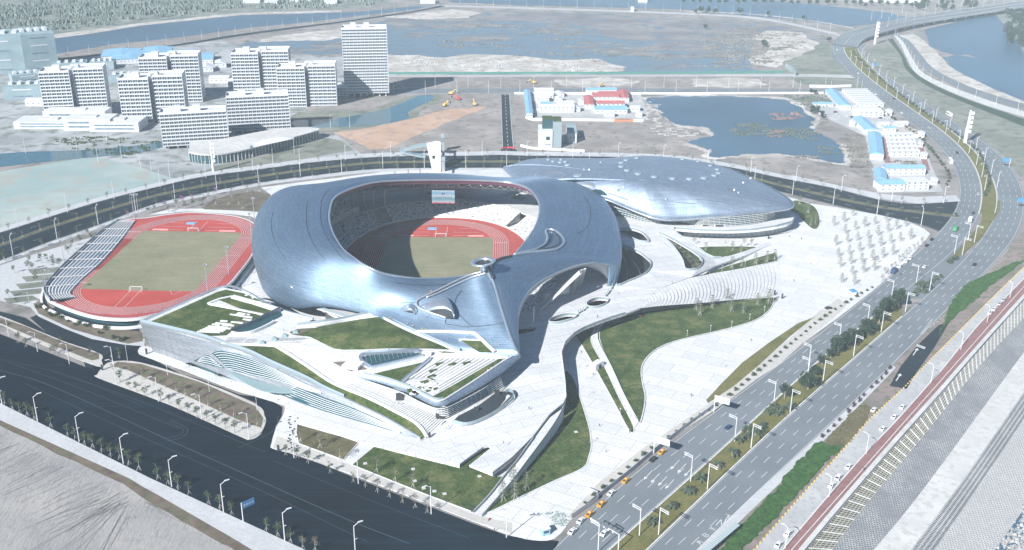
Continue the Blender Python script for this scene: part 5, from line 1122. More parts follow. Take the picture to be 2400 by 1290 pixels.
# wing fascia and louvred walls
FI = [(852,880.5,13.4),(900,891,14.3),(944,905.6,14.9),(980,922,15.1),(1005,935,15.3),(1021.6,941.5,15.4),(1038,939.5,15.4),(1060,927,15.5),(1116,891,15.9),(1191,841,16.9),(1212,833,18)]
FO = [(833,885,12.6),(885.6,897,13),(938,914,13.3),(969,928.6,13.4),(1000.7,945,13.4),(1017,952,13.4),(1033,953,13.4),(1053,947,13.5),(1116,914,14),(1178.6,874,14.6),(1218,840,15)]
a = resample(cr(PP(FI), 6), 70); b_ = resample(cr(PP(FO), 6), 70)
mb = MB(); mb.grid([[p+Vector((0, 0, .3)) for p in a], b_, [Vector((p.x-(p.x-(-20))*.0, p.y+2.5, p.z-.9)) for p in b_]]); o = pb(mb, 'wing_fascia', M['roof_arena'], True); 
mb = MB(); mb.tube([p+Vector((0, 0, .5)) for p in a], .4, 5); pb(mb, 'wing_edge', M['white'])
mb = MB(); wall(mb, [p+Vector((0, .8, .4)) for p in a[:34]], .12, 1.2); pb(mb, 'wing_balustrade', M['rail'])
wt = cr(PP([(855,890,12.2),(905,906,12.3),(945,920,12.4),(985,941,12.4),(1017,954,12.4),(1036,955,12.4),(1053,950,12.5),(1116,918,13),(1172,882,13.4)]), 5)
wb = cr(PP([(853,892,11.6),(905,920,10),(940,938,8.6),(985,957,6.4),(1021,972,5.4),(1042,980,4.8),(1060,973,5.4),(1116,943,6.6),(1180,905,7.6)]), 5)
louvre_wall(wb, wt, 6, pb, n=60, wd=.6)
mb = MB(); l0 = PP([(1042,983,4),(1060,974,5.2),(1116,944,6.5),(1180,906,7.5)]); l1 = PP([(1048,990,3.5),(1085,986,3.9),(1140,955,4.6),(1188,905,6.6)]); mb.grid([resample(l1, 20), resample(l0, 20)]); pb(mb, 'lower_wall', M['pale_concrete'])
mb = MB()
for px, py, z in ((940, 933, 9.4), (1033, 975, 5.4)): p = P(px, py, z); mb.box((p.x, p.y-.5, p.z+.9), (4.5, 2, 3)); 
pb(mb, 'entrance', M['dark'])
mb = MB()
for px, py, z in ((1117, 965, 4.6),(1165,925,6)): p = P(px, py, z); mb.box((p.x, p.y-1, p.z+1.3), (2.4, 1, 3.2))
pb(mb, 'service_door', M['dark'])
# sunken stairwell beside the wing
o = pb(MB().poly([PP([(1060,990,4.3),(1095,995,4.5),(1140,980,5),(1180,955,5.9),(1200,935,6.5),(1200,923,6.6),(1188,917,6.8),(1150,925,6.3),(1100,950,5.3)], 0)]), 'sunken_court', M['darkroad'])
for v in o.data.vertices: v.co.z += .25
mb = MB(); l = cr(PP([(1060,990,4.3),(1095,997,4.5),(1140,981,5),(1180,956,5.9),(1201,936,6.6),(1203,925,6.7),(1195,918,6.9),(1185,920,6.9)]), 4); wall(mb, l, .25, 1.6); pb(mb, 'court_balustrade', M['rail'])
mb = MB(); mb.grid([PP([(1110,985,4.9),(1150,962,5.3),(1190,925,6.9)]), PP([(1124,983,5.1),(1160,965,5.7),(1197,928,7)])]); pb(mb, 'court_stair', M['deck'])
# notch lawn and parapets on the prow of the stadium roof
o = patch([(1079,801.5),(1126,804),(1154,831),(1121,829.5)], ROOF, .5, 8, 18); sbuild(o, 'prow_lawn', M['lawn'])
mb = MB(); wall(mb, OR([(1076,800.5),(1127,802.5)], 0), 1.0, .9); sbuild(mb, 'prow_kerb', M['white'])
mb = MB(); l = [hit(ROOF, a_.x, a_.y, 0) for a_ in cr([Vector(p+(0,)) for p in ((975,781),(1020,781),(1060,782),(1100,784),(1112,786),(1122,794),(1140,811),(1160,830))], 3)]; wall(mb, l, 1.6, 1.0); sbuild(mb, 'prow_walkway_kerb', M['white'])
mb = MB(); mb.tube(OR([(1160,832),(1185,833.5),(1204,834)], .5), .8, 5); sbuild(mb, 'prow_edge', M['white'])
# seams on the apron
mb = MB(); 
for pts in (((770,682),(830,683),(880,711),(975,713)),((1082,684),(1070,700),(1066,716),(1070,733),(1085,750),(1108,768),(1140,766),(1181,760)),((1045,762),(1085,769),(1108,769)),((730,560),(716,600),(718,640),(735,690))[:0] or ((1045,752),(1045,762),(1060,765))):
    l = [hit(ROOF, a_.x, a_.y, .25) for a_ in cr([Vector(p+(0,)) for p in pts], 5)]; mb.tube(l, .13, 4)
for pts in (((721,473),(718,500),(721,540),(735,575),(760,610),(800,645)),((640,500),(636,530),(645,570),(670,610),(700,640)),((1368,462),(1380,480),(1384,500),(1382,520),(1372,540),(1352,550)),((772,445),(755,470),(752,520),(770,565),(800,605),(830,630),(880,655),(940,668),(1000,672),(1060,668))):
    l = [hit(ROOF, a_.x, a_.y, .2) for a_ in cr([Vector(p+(0,)) for p in pts], 5)]; mb.tube(l, .14, 4)
sbuild(mb, 'roof_seam', M['dark'])
# mouth court: balcony and columns under the raised flank
mb = MB(); l = resample(cr(PP([(742,722,12),(790,737,12),(835,748,12.2),(870,745,13)]), 5), 30); u = [p+Vector((3, 10, 0)) for p in l]; mb.grid([l, u]); mb.grid([[p-Vector((0, 0, 1)) for p in l], l]); sbuild(mb, 'mouth_balcony', M['pale_concrete'])
mb = MB(); wall(mb, l, .15, 1.6); sbuild(mb, 'mouth_balustrade', M['rail'])
for x, y in ((752, 722), (778, 729), (808, 739), (840, 744)): p = P(x, y, 8); mb = MB(); mb.tube([p, p+Vector((0, 0, 8.5))], .7, 8); sbuild(mb, 'mouth_column', M['white'])
# grandstand rear wall and raking piers inside the arch
mb = MB(); mb.poly([PP([(1256,735,9),(1332,718,9),(1332,685,17),(1300,694,14.5),(1256,730,10.5)][:0] or [(1262,742,8),(1330,728,8),(1333,722,8.1),(1262,735,8.1)])], down=.2)
def quad(m, name, pts): mb = MB(); w_ = PP(pts); mb.add(w_, [tuple(range(len(w_)))]); o = sbuild(mb, name, m); md = o.modifiers.new('t', 'SOLIDIFY'); md.thickness = .8; return o
quad(M['pale_concrete'], 'stand_beam', [(1256,734,10),(1262,728,11.5),(1352,636,24),(1360,636,24),(1352,645,22.6),(1312,676,17),(1333,669,17.4),(1333,684,14.8),(1310,691,13.5),(1262,737,9.6)][:0] or [(1262,731,11),(1357,634,26),(1359,640,25.2),(1308,678,17),(1290,690,14)])
quad(M['pale_concrete'], 'stand_wall', [(1256,733,10.4),(1308,678,17),(1333,668,17.4),(1333,686,13.6),(1300,692,12.6)])
quad(M['pale_concrete'], 'raking_pier', [(1336,684,8.2),(1346,688,8.2),(1366,633,25.4),(1359,635,25.4)])
quad(M['pale_concrete'], 'raking_pier', [(1352,674,8.2),(1359,678,8.2),(1373,631,25.4),(1367,631,25.4)])
mb = MB(); p = P(1300, 702, 8); mb.box((p.x-2, p.y+3, 10), (13, 5, 4), .5); sbuild(mb, 'kiosk', M['pale_concrete'])
# ================================================================ FAR BUILDINGS
M['facade_white'] = plain('facade_white', (0.56, 0.585, 0.61), 0.7, var=0.04)
M['band_glass'] = plain('band_glass', (0.15, 0.21, 0.27), 0.3, var=0.3, sc=0.3)  # glass lightened: distance haze is put into this colour
M['roof_grey'] = plain('roof_grey', (0.50, 0.52, 0.54), 0.85)
M['fin'] = M['facade_white']
def frame(pL, pR, z=0.2):
    a, b = P(*pL, z), P(*pR, z); d = (b-a); L = d.length; d.normalize(); return a, d, Vector((-d.y, d.x, 0)), L, math.atan2(d.y, d.x)
def block(root, a, d, nrm, L, depth, h, floors, bays, x0=0.0, z0=0.0, y0=0.0, fin=True, stilt=0.0, sidewin=True):
    """one wing: body, a band of windows and a row of balconies for each storey (local coordinates: x along the front, y back)"""
    mb = MB(); mb.box((x0+L/2, y0+depth/2, z0+stilt+(h-stilt)/2), (L, depth, h-stilt)); mb.box((x0+L/2, y0+.15, z0+h+.9), (L, .3, 1.8)); mb.box((x0+L/2, y0+depth-.15, z0+h+.9), (L, .3, 1.8)); mb.box((x0+.15, y0+depth/2, z0+h+.9), (.3, depth-.6, 1.8)); mb.box((x0+L-.15, y0+depth/2, z0+h+.9), (.3, depth-.6, 1.8))
    mb.build('wall', M['facade_white'], root)
    if stilt:
        for k in range(7): m2 = MB().box((x0+L*(k+.5)/7, y0+2, z0+stilt/2), (1.4, 1.4, stilt)); m2.build('pillar', M['facade_white'], root)
        MB().box((x0+L/2, y0+depth*.55, z0+stilt/2), (L*.94, depth*.6, stilt)).build('lobby', M['dark'], root)
    fh = (h-stilt)/floors
    for k in range(floors):
        z = z0+stilt+fh*k; m1 = MB(); m1.box((x0+L/2, y0-.02, z+fh*.52), (L*.97, .08, fh*.66))
        if sidewin: m1.box((x0+L+.02, y0+depth/2, z+fh*.52), (.08, depth*.8, fh*.5))
        m1.build('window_band', M['band_glass'], root)
        m2 = MB()
        for j in range(bays+1): m2.box((x0+L*j/bays, y0-.75, z+fh*.5), (.42, 1.5, fh))
        for j in range(bays): 
            m2.box((x0+L*(j+.5)/bays, y0-1.45, z+fh*.16), (L/bays-.42, .12, fh*.26))
            m2.box((x0+L*(j+.5)/bays, y0-.45, z+fh*.5), (.25, .8, fh*.9))
        m2.box((x0+L/2, y0-.8, z+fh*.97), (L, 1.6, fh*.12)); m2.build('balcony_row', M['fin'], root)
def tower(pL, pR, depth, h, floors, bays, label, pR2=None, gap=0.08, stilt=0.0, cat='apartment block', group='apartment blocks by the canal', mech=True, name='apartment_block'):
    a, d, nrm, L, rz = frame(pL, pR); t = thing(name, label, cat, a, rz, group)
    if pR2:
        w1 = L*.47; block(t, None, None, None, w1, depth, h, floors, bays, 0, 0, 0, stilt=stilt); block(t, None, None, None, w1, depth, h*1.0+1.5, floors, bays, L*.53, 0, 4, stilt=stilt)
        MB().box((L*.5, depth*.7, h/2+2), (L*.1, depth*.7, h+4)).build('stair_core', M['facade_white'], t)
    else: block(t, None, None, None, L, depth, h, floors, bays, stilt=stilt)
    if mech:
        for q in (.25, .55): MB().box((L*q, depth*.5, h+3), (L*.12, depth*.3, 5)).build('roof_plant_room', M['facade_white'], t)
    return t
tower((809, 228), (912, 226), 20, 73, 22, 12, 'tallest white tower block, standing alone right of the others', cat='tower', name='tower_block', stilt=4, group='tower blocks by the canal')
tower((108, 280), (255, 274), 22, 46, 14, 6, 'white twin apartment block furthest left, behind the low terraced school', pR2=1)
tower((290, 290), (437, 286), 22, 43, 12, 6, 'white twin apartment block in the middle front, just left of the canteen slabs', pR2=1)
tower((338, 243), (474, 240), 24, 47, 14, 6, 'white twin apartment block behind the middle one', pR2=1)
tower((551, 232), (682, 230), 24, 48, 14, 6, 'tallest white twin apartment block, behind the long right slab', pR2=1)
tower((656, 251), (790, 249), 22, 40, 12, 6, 'white twin apartment block beside the canal, left of the tall tower', pR2=1)
tower((384, 351), (538, 342), 18, 32, 9, 15, 'white slab block with nine balcony rows, the nearer of two', cat='slab block', name='slab_block', stilt=3, group='slab blocks with balcony rows')
tower((538, 315), (682, 308), 18, 35, 10, 15, 'white slab block with ten balcony rows, the further of two', cat='slab block', name='slab_block', stilt=3, group='slab blocks with balcony rows')
tower((740, 230), (815, 230), 20, 11, 4, 8, 'low white annexe at the foot of the tallest tower', cat='building', name='annexe', mech=False, group='low annexes')
def shed(fl, fr, bk, h, roof, label, wallm='facade_white', cat='cabin', name='site_cabin', group='site cabins and sheds', gable=True, storeys=1, door=True):
    a, b, c = P(*fl, .2), P(*fr, .2), P(*bk, .2); d = (b-a); L = d.length; dn = d.normalized(); n = Vector((-dn.y, dn.x, 0)); D = max(3.0, abs((c-b).dot(n)))
    rz = math.atan2(dn.y, dn.x)
    if (c-b).length > L*1.05:
        v = (c-b); D = v.length; v.normalize(); rz = math.atan2(v.y, v.x)-math.pi/2; L = max(2.5, abs((b-a).dot(Vector((v.y, -v.x, 0)))))
    t = thing(name, label, cat, a, rz, group)
    MB().box((L/2, D/2, h/2), (L, D, h)).build('wall', M[wallm], t)
    mb = MB(); e = .5; rh = min(D*.14, 1.8) if gable else .4
    if gable:
        if L >= D: v = [(-e, -e, h), (L+e, -e, h), (L+e, D+e, h), (-e, D+e, h), (-e, D/2, h+rh), (L+e, D/2, h+rh)]; f = [(0, 1, 5, 4), (2, 3, 4, 5), (0, 4, 3), (1, 2, 5), (3, 2, 1, 0)]
        else:
            rh = min(L*.14, 1.8); v = [(-e, -e, h), (L+e, -e, h), (L+e, D+e, h), (-e, D+e, h), (L/2, -e, h+rh), (L/2, D+e, h+rh)]; f = [(0, 1, 4), (1, 2, 5, 4), (2, 3, 5), (3, 0, 4, 5), (3, 2, 1, 0)]
        mb.add(v, f)
    else: mb.box((L/2, D/2, h+.25), (L+1, D+1, .5))
    mb.build('roof', M[roof], t)
    for s in range(storeys):
        w_ = MB(); k = max(2, int(L/4.5)); zz = h*(s+.55)/storeys
        for j in range(k): w_.box((L*(j+.5)/k, -.04, zz), (1.5, .1, 1.1))
        w_.build('window_row', M['band_glass'], t)
    return t
# right-hand camp
shed((1966,258),(1991,256),(1957,219),5,'blue_roof','long blue roofed shed at the left end of the north camp', name='site_shed', cat='shed')
for k in range(8): shed((1975+5.6*k,219+4.7*k),(2033+5.4*k,218+4.7*k),(2031+5.4*k,216.6+4.7*k),4.5,'roof_grey','%s grey roofed cabin row from the back in the north camp' % ordn(k), group='grey cabin rows of the north camp')
shed((2012,274),(2070,274),(2067,262),5,'facade_white','white two storey site office in front of the grey cabin rows', storeys=2)
shed((1908,250),(1953,250),(1952,246),3,'blue_roof','low open blue car port beside the pond camp', cat='car port', name='car_port')
shed((2026,315),(2053,312),(2023,284),5,'blue_roof','blue roofed shed in the middle of the right camp', name='site_shed', cat='shed')
shed((2038,374),(2069,373),(2062,322),5.5,'blue_roof','largest blue roofed shed in the right camp, ridge towards the viewer', name='site_shed', cat='shed')
for k in range(5): shed((2080+2*k,329+10*k),(2138+4*k,328+10*k),(2136+4*k,324+10*k),5.4,'facade_white','%s white two storey cabin row from the back, right of the biggest blue shed' % ordn(k), storeys=2, group='white cabin rows of the right camp')
shed((2076,411),(2168,411),(2166,402),6,'blue_roof','long two storey cabin row with red stairs and blue roof near the ring road', storeys=2)
shed((2050,432),(2076,432),(2072,408),5,'blue_roof','short blue roofed wing left of the long two storey row')
shed((2061,449),(2120,448),(2118,436),6,'blue_roof','blue roofed house at the front corner of the right camp', storeys=2)
shed((2122,447),(2176,446),(2174,436),7,'facade_white','white block with flat roof at the front corner of the right camp', gable=False, storeys=3)
# middle camp
shed((1234,277),(1248,274),(1241,219),5,'blue_roof','narrow blue roofed shed on the left side of the middle camp', name='site_shed', cat='shed')
for k, (a, b_, y, s) in enumerate(((1253,1297,222,1),(1253,1297,232,1),(1257,1287,240,1),(1263,1346,264,2))): shed((a,y),(b_,y),(b_,y-6),4.5 if s == 1 else 6,'facade_white','%s white cabin row from the back in the middle camp' % ordn(k), storeys=s, group='white cabins of the middle camp')
for k, (x0, x1, y, rf) in enumerate(((1300,1322,228,'roof_grey'),(1300,1318,240,'facade_white'),(1308,1345,250,'roof_grey'),(1340,1360,262,'facade_white'),(1478,1500,262,'roof_grey'),(1405,1450,228,'red_roof'),(1355,1368,246,'facade_white'),(1268,1290,252,'blue_roof'),(1418,1440,275,'roof_grey'),(1490,1505,275,'facade_white'))): shed((x0,y),(x1,y),(x1,y-5),4,rf,'%s small cabin filling the yards of the middle camp, from the left back' % ordn(k), group='small cabins of the middle camp')
for k, (x0, x1, y, rf) in enumerate(((1998,2012,262,'facade_white'),(2000,2012,270,'roof_grey'),(2075,2090,270,'facade_white'),(2060,2085,300,'roof_grey'),(2100,2128,298,'facade_white'),(2075,2100,310,'blue_roof'),(2150,2166,322,'facade_white'),(2150,2162,345,'roof_grey'),(2156,2172,372,'facade_white'),(2180,2196,432,'facade_white'),(1990,2004,296,'facade_white'),(2030,2044,300,'roof_grey'))): shed((x0,y),(x1,y),(x1,y-5),4,rf,'%s small cabin filling the yards of the right camp, from the back' % ordn(k), group='small cabins of the right camp')
sheet('camp_yard', [(1955,214),(2035,214),(2080,262),(2100,285),(2160,320),(2180,380),(2210,450),(2056,452),(2028,320),(1905,262),(1905,248),(1965,246)], .1, 'concrete')
sheet('camp_yard', [(1232,218),(1500,218),(1520,270),(1505,284),(1250,284)], .1, 'concrete')
sheet('brick_yard', [(2068,322),(2078,322),(2088,382),(2074,382)], .14, 'redpath'); sheet('brick_yard', [(2148,330),(2160,330),(2180,400),(2165,400)], .14, 'redpath')
shed((1376,222),(1445,221),(1444,216),5,'blue_roof','blue roofed row at the back of the red roofed compound')
shed((1391,240),(1451,240),(1449,230),6,'red_roof','red roofed two storey row in the centre of its compound', storeys=2)
shed((1371,256),(1392,254),(1388,234),5,'red_roof','red roofed house at the left corner of its compound', storeys=2)
shed((1452,240),(1474,240),(1470,222),5,'red_roof','red roofed house at the right back corner of its compound', storeys=2)
shed((1400,254),(1464,254),(1462,247),5,'red_roof','red roofed front row of its compound', storeys=2)
shed((1395,267),(1470,267),(1468,258),4.5,'blue_roof','blue and white hall in front of the red roofed rows')
for k in range(6): 
    p = P(1445+k*6.5, 285, .2); o = MB().box((0, 0, 1.2), (5, 2.4, 2.4)).build('container', plain('container_orange', (0.5, 0.2, 0.1)) if k == 0 else bpy.data.materials['container_orange']); o.location = p; tag(o, '%s orange container from the left in the row by the dirt lot' % ordn(k), 'container', 'orange containers')
# white villa with glass cube
t = thing('substation_building', 'white building with glass cube and planted roof beside the avenue', 'building', P(1262, 347, .2), 0.0)
w_ = P(1316, 347).x-P(1262, 347).x; 
MB().box((w_*.3, 12, 8), (w_*.6, 24, 16)).build('wall', M['facade_white'], t); MB().box((w_*.8, 11, 12), (w_*.38, 20, 24)).build('glazed_wing', M['rail'], t)
MB().box((w_*.38, 14, 20), (w_*.45, 14, 9)).build('glass_cube', M['glass'], t); MB().box((w_*.38, 14, 24.8), (w_*.42, 13, .5)).build('green_roof', M['lawn'], t); MB().box((w_*.8, 11, 24.3), (w_*.34, 18, .5)).build('green_roof', M['lawn'], t)
MB().box((w_*.4, -.1, 9), (3.5, .3, 3.2)).build('window', M['glass'], t); MB().box((w_*.36, -.6, 4), (5, 1.2, .9)).build('balcony', M['facade_white'], t)
shed((1331,335),(1351,334),(1346,312),9,'tarp','small white block with a green flat roof behind the white villa', cat='building', name='plant_building', gable=False)
# low terraced white complex
t = thing('terraced_school', 'low terraced white building with angular roofs at the left edge of town', 'building', P(25, 308, .2), 0.03)
for x0, y0, w_, d_, h in ((0, 8, 60, 26, 7), (50, 2, 44, 24, 11), (76, -3, 46, 30, 9), (20, 30, 60, 20, 12)): 
    MB().box((x0+w_/2, y0+d_/2, h/2), (w_, d_, h)).build('wall', M['facade_white'], t)
    for q in (0.35, 0.72): MB().box((x0+w_/2, y0-.05, h*q), (w_*.8, .2, h*.16)).build('window_band', M['band_glass'], t)
    MB().box((x0+w_*.5, y0+d_*.5, h+.6), (w_*.3, d_*.3, 1.2)).build('roof_plant_room', M['roof_grey'], t)
# curved glass building
t = thing('curved_glass_hall', 'low curved glass hall with pale ribbed roof wing and a slim mast in front', 'building', P(445, 372, .2))
fr_ = resample(cr(PP([(445,378,.2),(475,384,.2),(520,383,.2),(580,372,.2),(640,356,.2),(700,340,.2),(748,326,.2)]), 5), 40); bk_ = resample(cr(PP([(447,356,.2),(480,352,.2),(530,346,.2),(600,332,.2),(660,322,.2),(720,319,.2),(750,322,.2)]), 5), 40)
mb = MB(); T_ = [Vector((p.x, p.y, 8.5)) for p in fr_]; T2 = [Vector((p.x, p.y, 8.5)) for p in bk_]; mb.grid([fr_, T_]); o = sbuild(mb, 'glass_wall', M['glass'], root=t)
mb = MB(); mb.grid([[p+Vector((0, -1, .3)) for p in T_], [p+Vector((0, 0, .3)) for p in T2]]); mb.grid([[p+Vector((0, -1, -.8)) for p in T_], [p+Vector((0, -1, .3)) for p in T_]]); sbuild(mb, 'roof', M['pale_concrete'], root=t)
mb = MB()
for i in range(40): mb.tube([fr_[i]+Vector((0, -.2, 0)), T_[i]+Vector((0, -.2, 0))], .25, 4)
sbuild(mb, 'fin_row', M['white'], root=t)
mb = MB(); q1 = cr(PP([(585,344,11),(610,330,13),(650,322,13),(690,322,11)]), 5); q2 = cr(PP([(588,348,9),(612,342,10),(650,334,10),(688,326,9.5)]), 5); mb.grid([q2, q1]); sbuild(mb, 'roof_wing', M['white'], True, root=t)
def spire(px, py, h, label, r=1.6):
    t = thing('mast_light', label, 'mast', P(px, py, .2), 0, 'white masts'); mb = MB(); mb.tube([(0, 0, 0), (0, 0, h*.6), (0, 0, h)], [r, r*.8, r*.45], 8); mb.build('mast', M['white'], t)
    for k in range(5): MB().box((r*1.1, 0, h*(.35+k*.14)), (r*2.4, r*.5, h*.09)).build('light_panel', M['white'], t)
spire(500, 402, 26, 'slim white mast in front of the curved glass hall', 1.1); spire(2262, 335, 31, 'tall white mast on the median near the right edge'); spire(2050, 104, 32, 'white mast beside the far viaduct')
# netted blocks under construction
def netted(fl, fr, depth, h, label, rz=None):
    a, d, nrm, L, rz = frame(fl, fr); t = thing('building_site_block', label, 'building', a, rz, 'netted buildings under construction')
    MB().box((L/2, depth/2, h/2), (L, depth, h)).build('scaffold_net', M['tarp'], t)
    for k in range(max(2, int(h/9))): MB().box((L/2, -.1, h*(k+.5)/max(2, int(h/9))), (L*.5, .3, 1.2)).build('gap_band', M['facade_white'] if k % 2 else M['band_glass'], t)
    for k in range(4): MB().box((L*(.15+.23*k), depth*.5, h+1.2), (L*.1, depth*.3, 2.6)).build('roof_frame', M['facade_white'], t)
    return t
netted((-60, 178), (62, 172), 60, 44, 'tall block wrapped in teal netting at the upper left edge, left half')
netted((62, 172), (140, 165), 60, 45, 'tall block wrapped in teal netting at the upper left edge, right half')
netted((30, 195), (102, 188), 24, 8, 'low netted block left of the twin apartment block'); netted((128, 170), (205, 166), 26, 9, 'low netted block behind the left apartment block'); netted((210, 165), (268, 163), 24, 9, 'low netted block with a flat roof right of its twin')
netted((255, 196), (330, 194), 26, 8, 'netted low block between two apartment blocks'); netted((10, 235), (100, 232), 30, 14, 'netted block at the left edge beside the first apartment block')
for k, (x0, y0, x1, y1) in enumerate(((238,140,330,130),(262,148,352,138),(330,132,400,124),(352,142,455,132),(380,150,500,140))):
    shed((x0, y0+4), (x1, y0), (x1+8, y1-6), 6, 'blue_roof', '%s blue roofed market hall from the left, behind the apartment blocks' % ordn(k), cat='hall', name='market_hall', group='blue roofed market halls')
for k, (x, y, w_) in enumerate(((490,196,46),(535,205,28),(470,170,30),(505,160,26),(150,228,40),(60,250,50))): shed((x,y),(x+w_,y),(x+w_,y-7),6,'facade_white','%s low white house in the scatter between the apartment blocks' % ordn(k), cat='house', name='low_house', group='low white houses in town')
for k, (x, y, w_) in enumerate(((2020,5,45),(2072,6,30),(2110,7,55),(570,8,40),(620,12,30),(680,6,50),(760,10,30),(985,9,35),(1478,28,8),(1495,6,22))): shed((x,y),(x+w_,y),(x+w_,y-4),6,'facade_white','%s small white building on the far shore, counted along the horizon' % ordn(k), cat='house', name='far_house', group='white houses on the far shore')
# footbridge and stair tower behind the stadium
t = thing('footbridge', 'white sculpted footbridge tower with switchback ramp across the ring road', 'footbridge', P(1020, 404, .2))
def fq(name, pts, m, th=1.2):
    mb = MB(); w_ = PP(pts); mb.add(w_, [tuple(range(len(w_)))]); o = sbuild(mb, name, M[m], root=t); md = o.modifiers.new('t', 'SOLIDIFY'); md.thickness = th; return o
fq('portal', [(1015,404,.2),(1033,404,.2),(1032,333,23),(1021,331,23.5),(1003,336,22),(1000,337,22)], 'white', 6)
for x, y in ((1014,344),(1023,356),(1017,369)): fq('window', [(x-4,y+3,14),(x+3,y+3,14),(x+3,y-4,15.5),(x-4,y-4,15.5)], 'dark', .4)
for k, (A_, B_) in enumerate((([(936,350,4),(955,345,6),(980,338,9),(1000,334,11)], [(938,354,4),(957,350,6),(982,343,9),(1002,340,11)]), ([(936,350,4),(955,355,3),(980,360,2),(998,362,1)], [(938,355,4),(955,360,3),(980,365,2),(998,368,1)]))):
    mb = MB(); mb.grid([resample(cr(PP(B_), 4), 14), resample(cr(PP(A_), 4), 14)]); o = sbuild(mb, 'ramp', M['rail'], root=t); md = o.modifiers.new('t', 'SOLIDIFY'); md.thickness = 1.5
fq('lift_tower', [(1034,402,.2),(1043,402,.2),(1043,377,11),(1034,377,11)], 'rail', 5); fq('lift_tower', [(1033,345,4),(1041,345,4),(1041,323,14),(1033,323,14)], 'rail', 5)
mb = MB(); mb.grid([PP([(1000,338,11),(1036,341,11),(1036,402,8.2)]), PP([(1000,333,11),(1042,334,11),(1042,402,8.2)])]); sbuild(mb, 'bridge_deck', M['concrete'], root=t)
# tower crane-like rigs, diggers on the lot
for k, (x, y, lab) in enumerate(((1056,222,'yellow digger with raised arm at the back of the dirt lot'),(1043,250,'dark digger on the dirt lot beside the orange soil'),(1112,248,'yellow digger on the right side of the dirt lot'),(1075,235,'red piling rig lying across the dirt lot'),(1252,197,'yellow digger on the far sand strip'),(1410,203,'yellow digger beside the far sand heap'))):
    g = thing('digger', lab, 'digger', P(x, y, .1), k*.9, 'construction machines'); col = 'red' if 'red' in lab else 'yellow'
    MB().box((0, 0, .6), (4.4, 3, 1.2)).build('tracks', M['dark'], g); MB().box((0, 0, 2.1), (4, 2.8, 1.8)).box((1, .8, 3.3), (1.4, 1.2, 1.2)).build('cab', M[col], g)
    mb = MB(); mb.tube([(1.8, 0, 2.2), (5, 0, 6.0), (8.5, 0, 3.6)], [.5, .4, .3], 6); mb.build('boom', M[col], g); MB().box((8.6, 0, 2.7), (1.2, 1.2, 1.4)).build('bucket', M['dark'], g)
# hoarding along the far road, gate
o = MB(); wall(o, PP([(905,174.5),(1200,174),(1500,173.5),(1838,171.5)], .1), .3, 2.6); tag(o.build('site_hoarding', plain('hoarding_green', (0.05, 0.20, 0.17))), 'long dark green hoarding along the far road by the marsh', 'hoarding')
o = MB(); wall(o, PP([(1840,160),(1858,170),(1866,178)], .1), .4, 6); tag(o.build('site_gate', M['rail']), 'pale blue site gate wall where the hoarding ends', 'gate')
o = MB(); wall(o, PP([(1205,221),(1600,221.5),(1930,220)], .1), .3, 2.2); tag(o.build('white_wall', M['white']), 'long white wall on the near side of the back road', 'wall')
o = MB(); wall(o, PP([(1897,205),(1950,206),(1995,204)], .1), .3, 3); tag(o.build('white_hoarding', M['white']), 'white hoarding below the brown field near the highway', 'hoarding')
o = MB(); wall(o, PP([(2036,314),(2100,318),(2158,323)], .1), .3, 3); tag(o.build('white_wall', M['white']), 'white wall across the right camp behind the cabin rows', 'wall')
o = MB(); wall(o, PP([(1232,278),(1246,283),(1380,284),(1508,286)], .1), .3, 2.4); tag(o.build('white_wall', M['white']), 'white wall along the front of the middle camp', 'wall')
o = MB(); wall(o, PP([(1220,344),(1245,350),(1370,357)], .1), .3, 2.2); tag(o.build('white_wall', M['white']), 'white pillared wall in front of the white villa', 'wall')
# viaduct over the bay
t = thing('viaduct', 'long curved concrete viaduct on piers crossing the bay at the upper right', 'viaduct', P(2030, 100))
VL = [(1950,103,1),(1965,88,3),(1990,75,6),(2033,64,8),(2133,41,8),(2300,16,8),(2420,0,8)]; VR = [(2010,112,1),(2016,100,3),(2036,87,6),(2083,71,8),(2167,52,8),(2267,36,8),(2333,26,8),(2420,12,8)]
a = resample(cr(PP(VL), 6), 60); b_ = resample(cr(PP(VR), 6), 60)
mb = MB(); mb.grid([b_, a]); sbuild(mb, 'carriageway', M['asphalt_old'], root=t)
mb = MB(); mb.grid([[p-Vector((0, 0, 2)) for p in b_], b_]); mb.grid([a, [p-Vector((0, 0, 2)) for p in a]]); wall(mb, a, .5, 1.1); wall(mb, b_, .5, 1.1); wall(mb, lerpline(a, b_, .5), .6, 1.0); sbuild(mb, 'parapet', M['pale_concrete'], root=t)
for i in range(14, 60, 3):
    m_ = a[i].lerp(b_[i], .85); mb = MB(); mb.box((m_.x, m_.y, 3), (3, 3, 6)); m2 = a[i].lerp(b_[i], .3); mb.box((m2.x, m2.y, 3), (3, 3, 6)); mb.box(((m_.x+m2.x)/2, (m_.y+m2.y)/2, 5.6), (abs(m_.x-m2.x)+8, 3, 1.2)); sbuild(mb, 'pier', M['pale_concrete'], root=t)
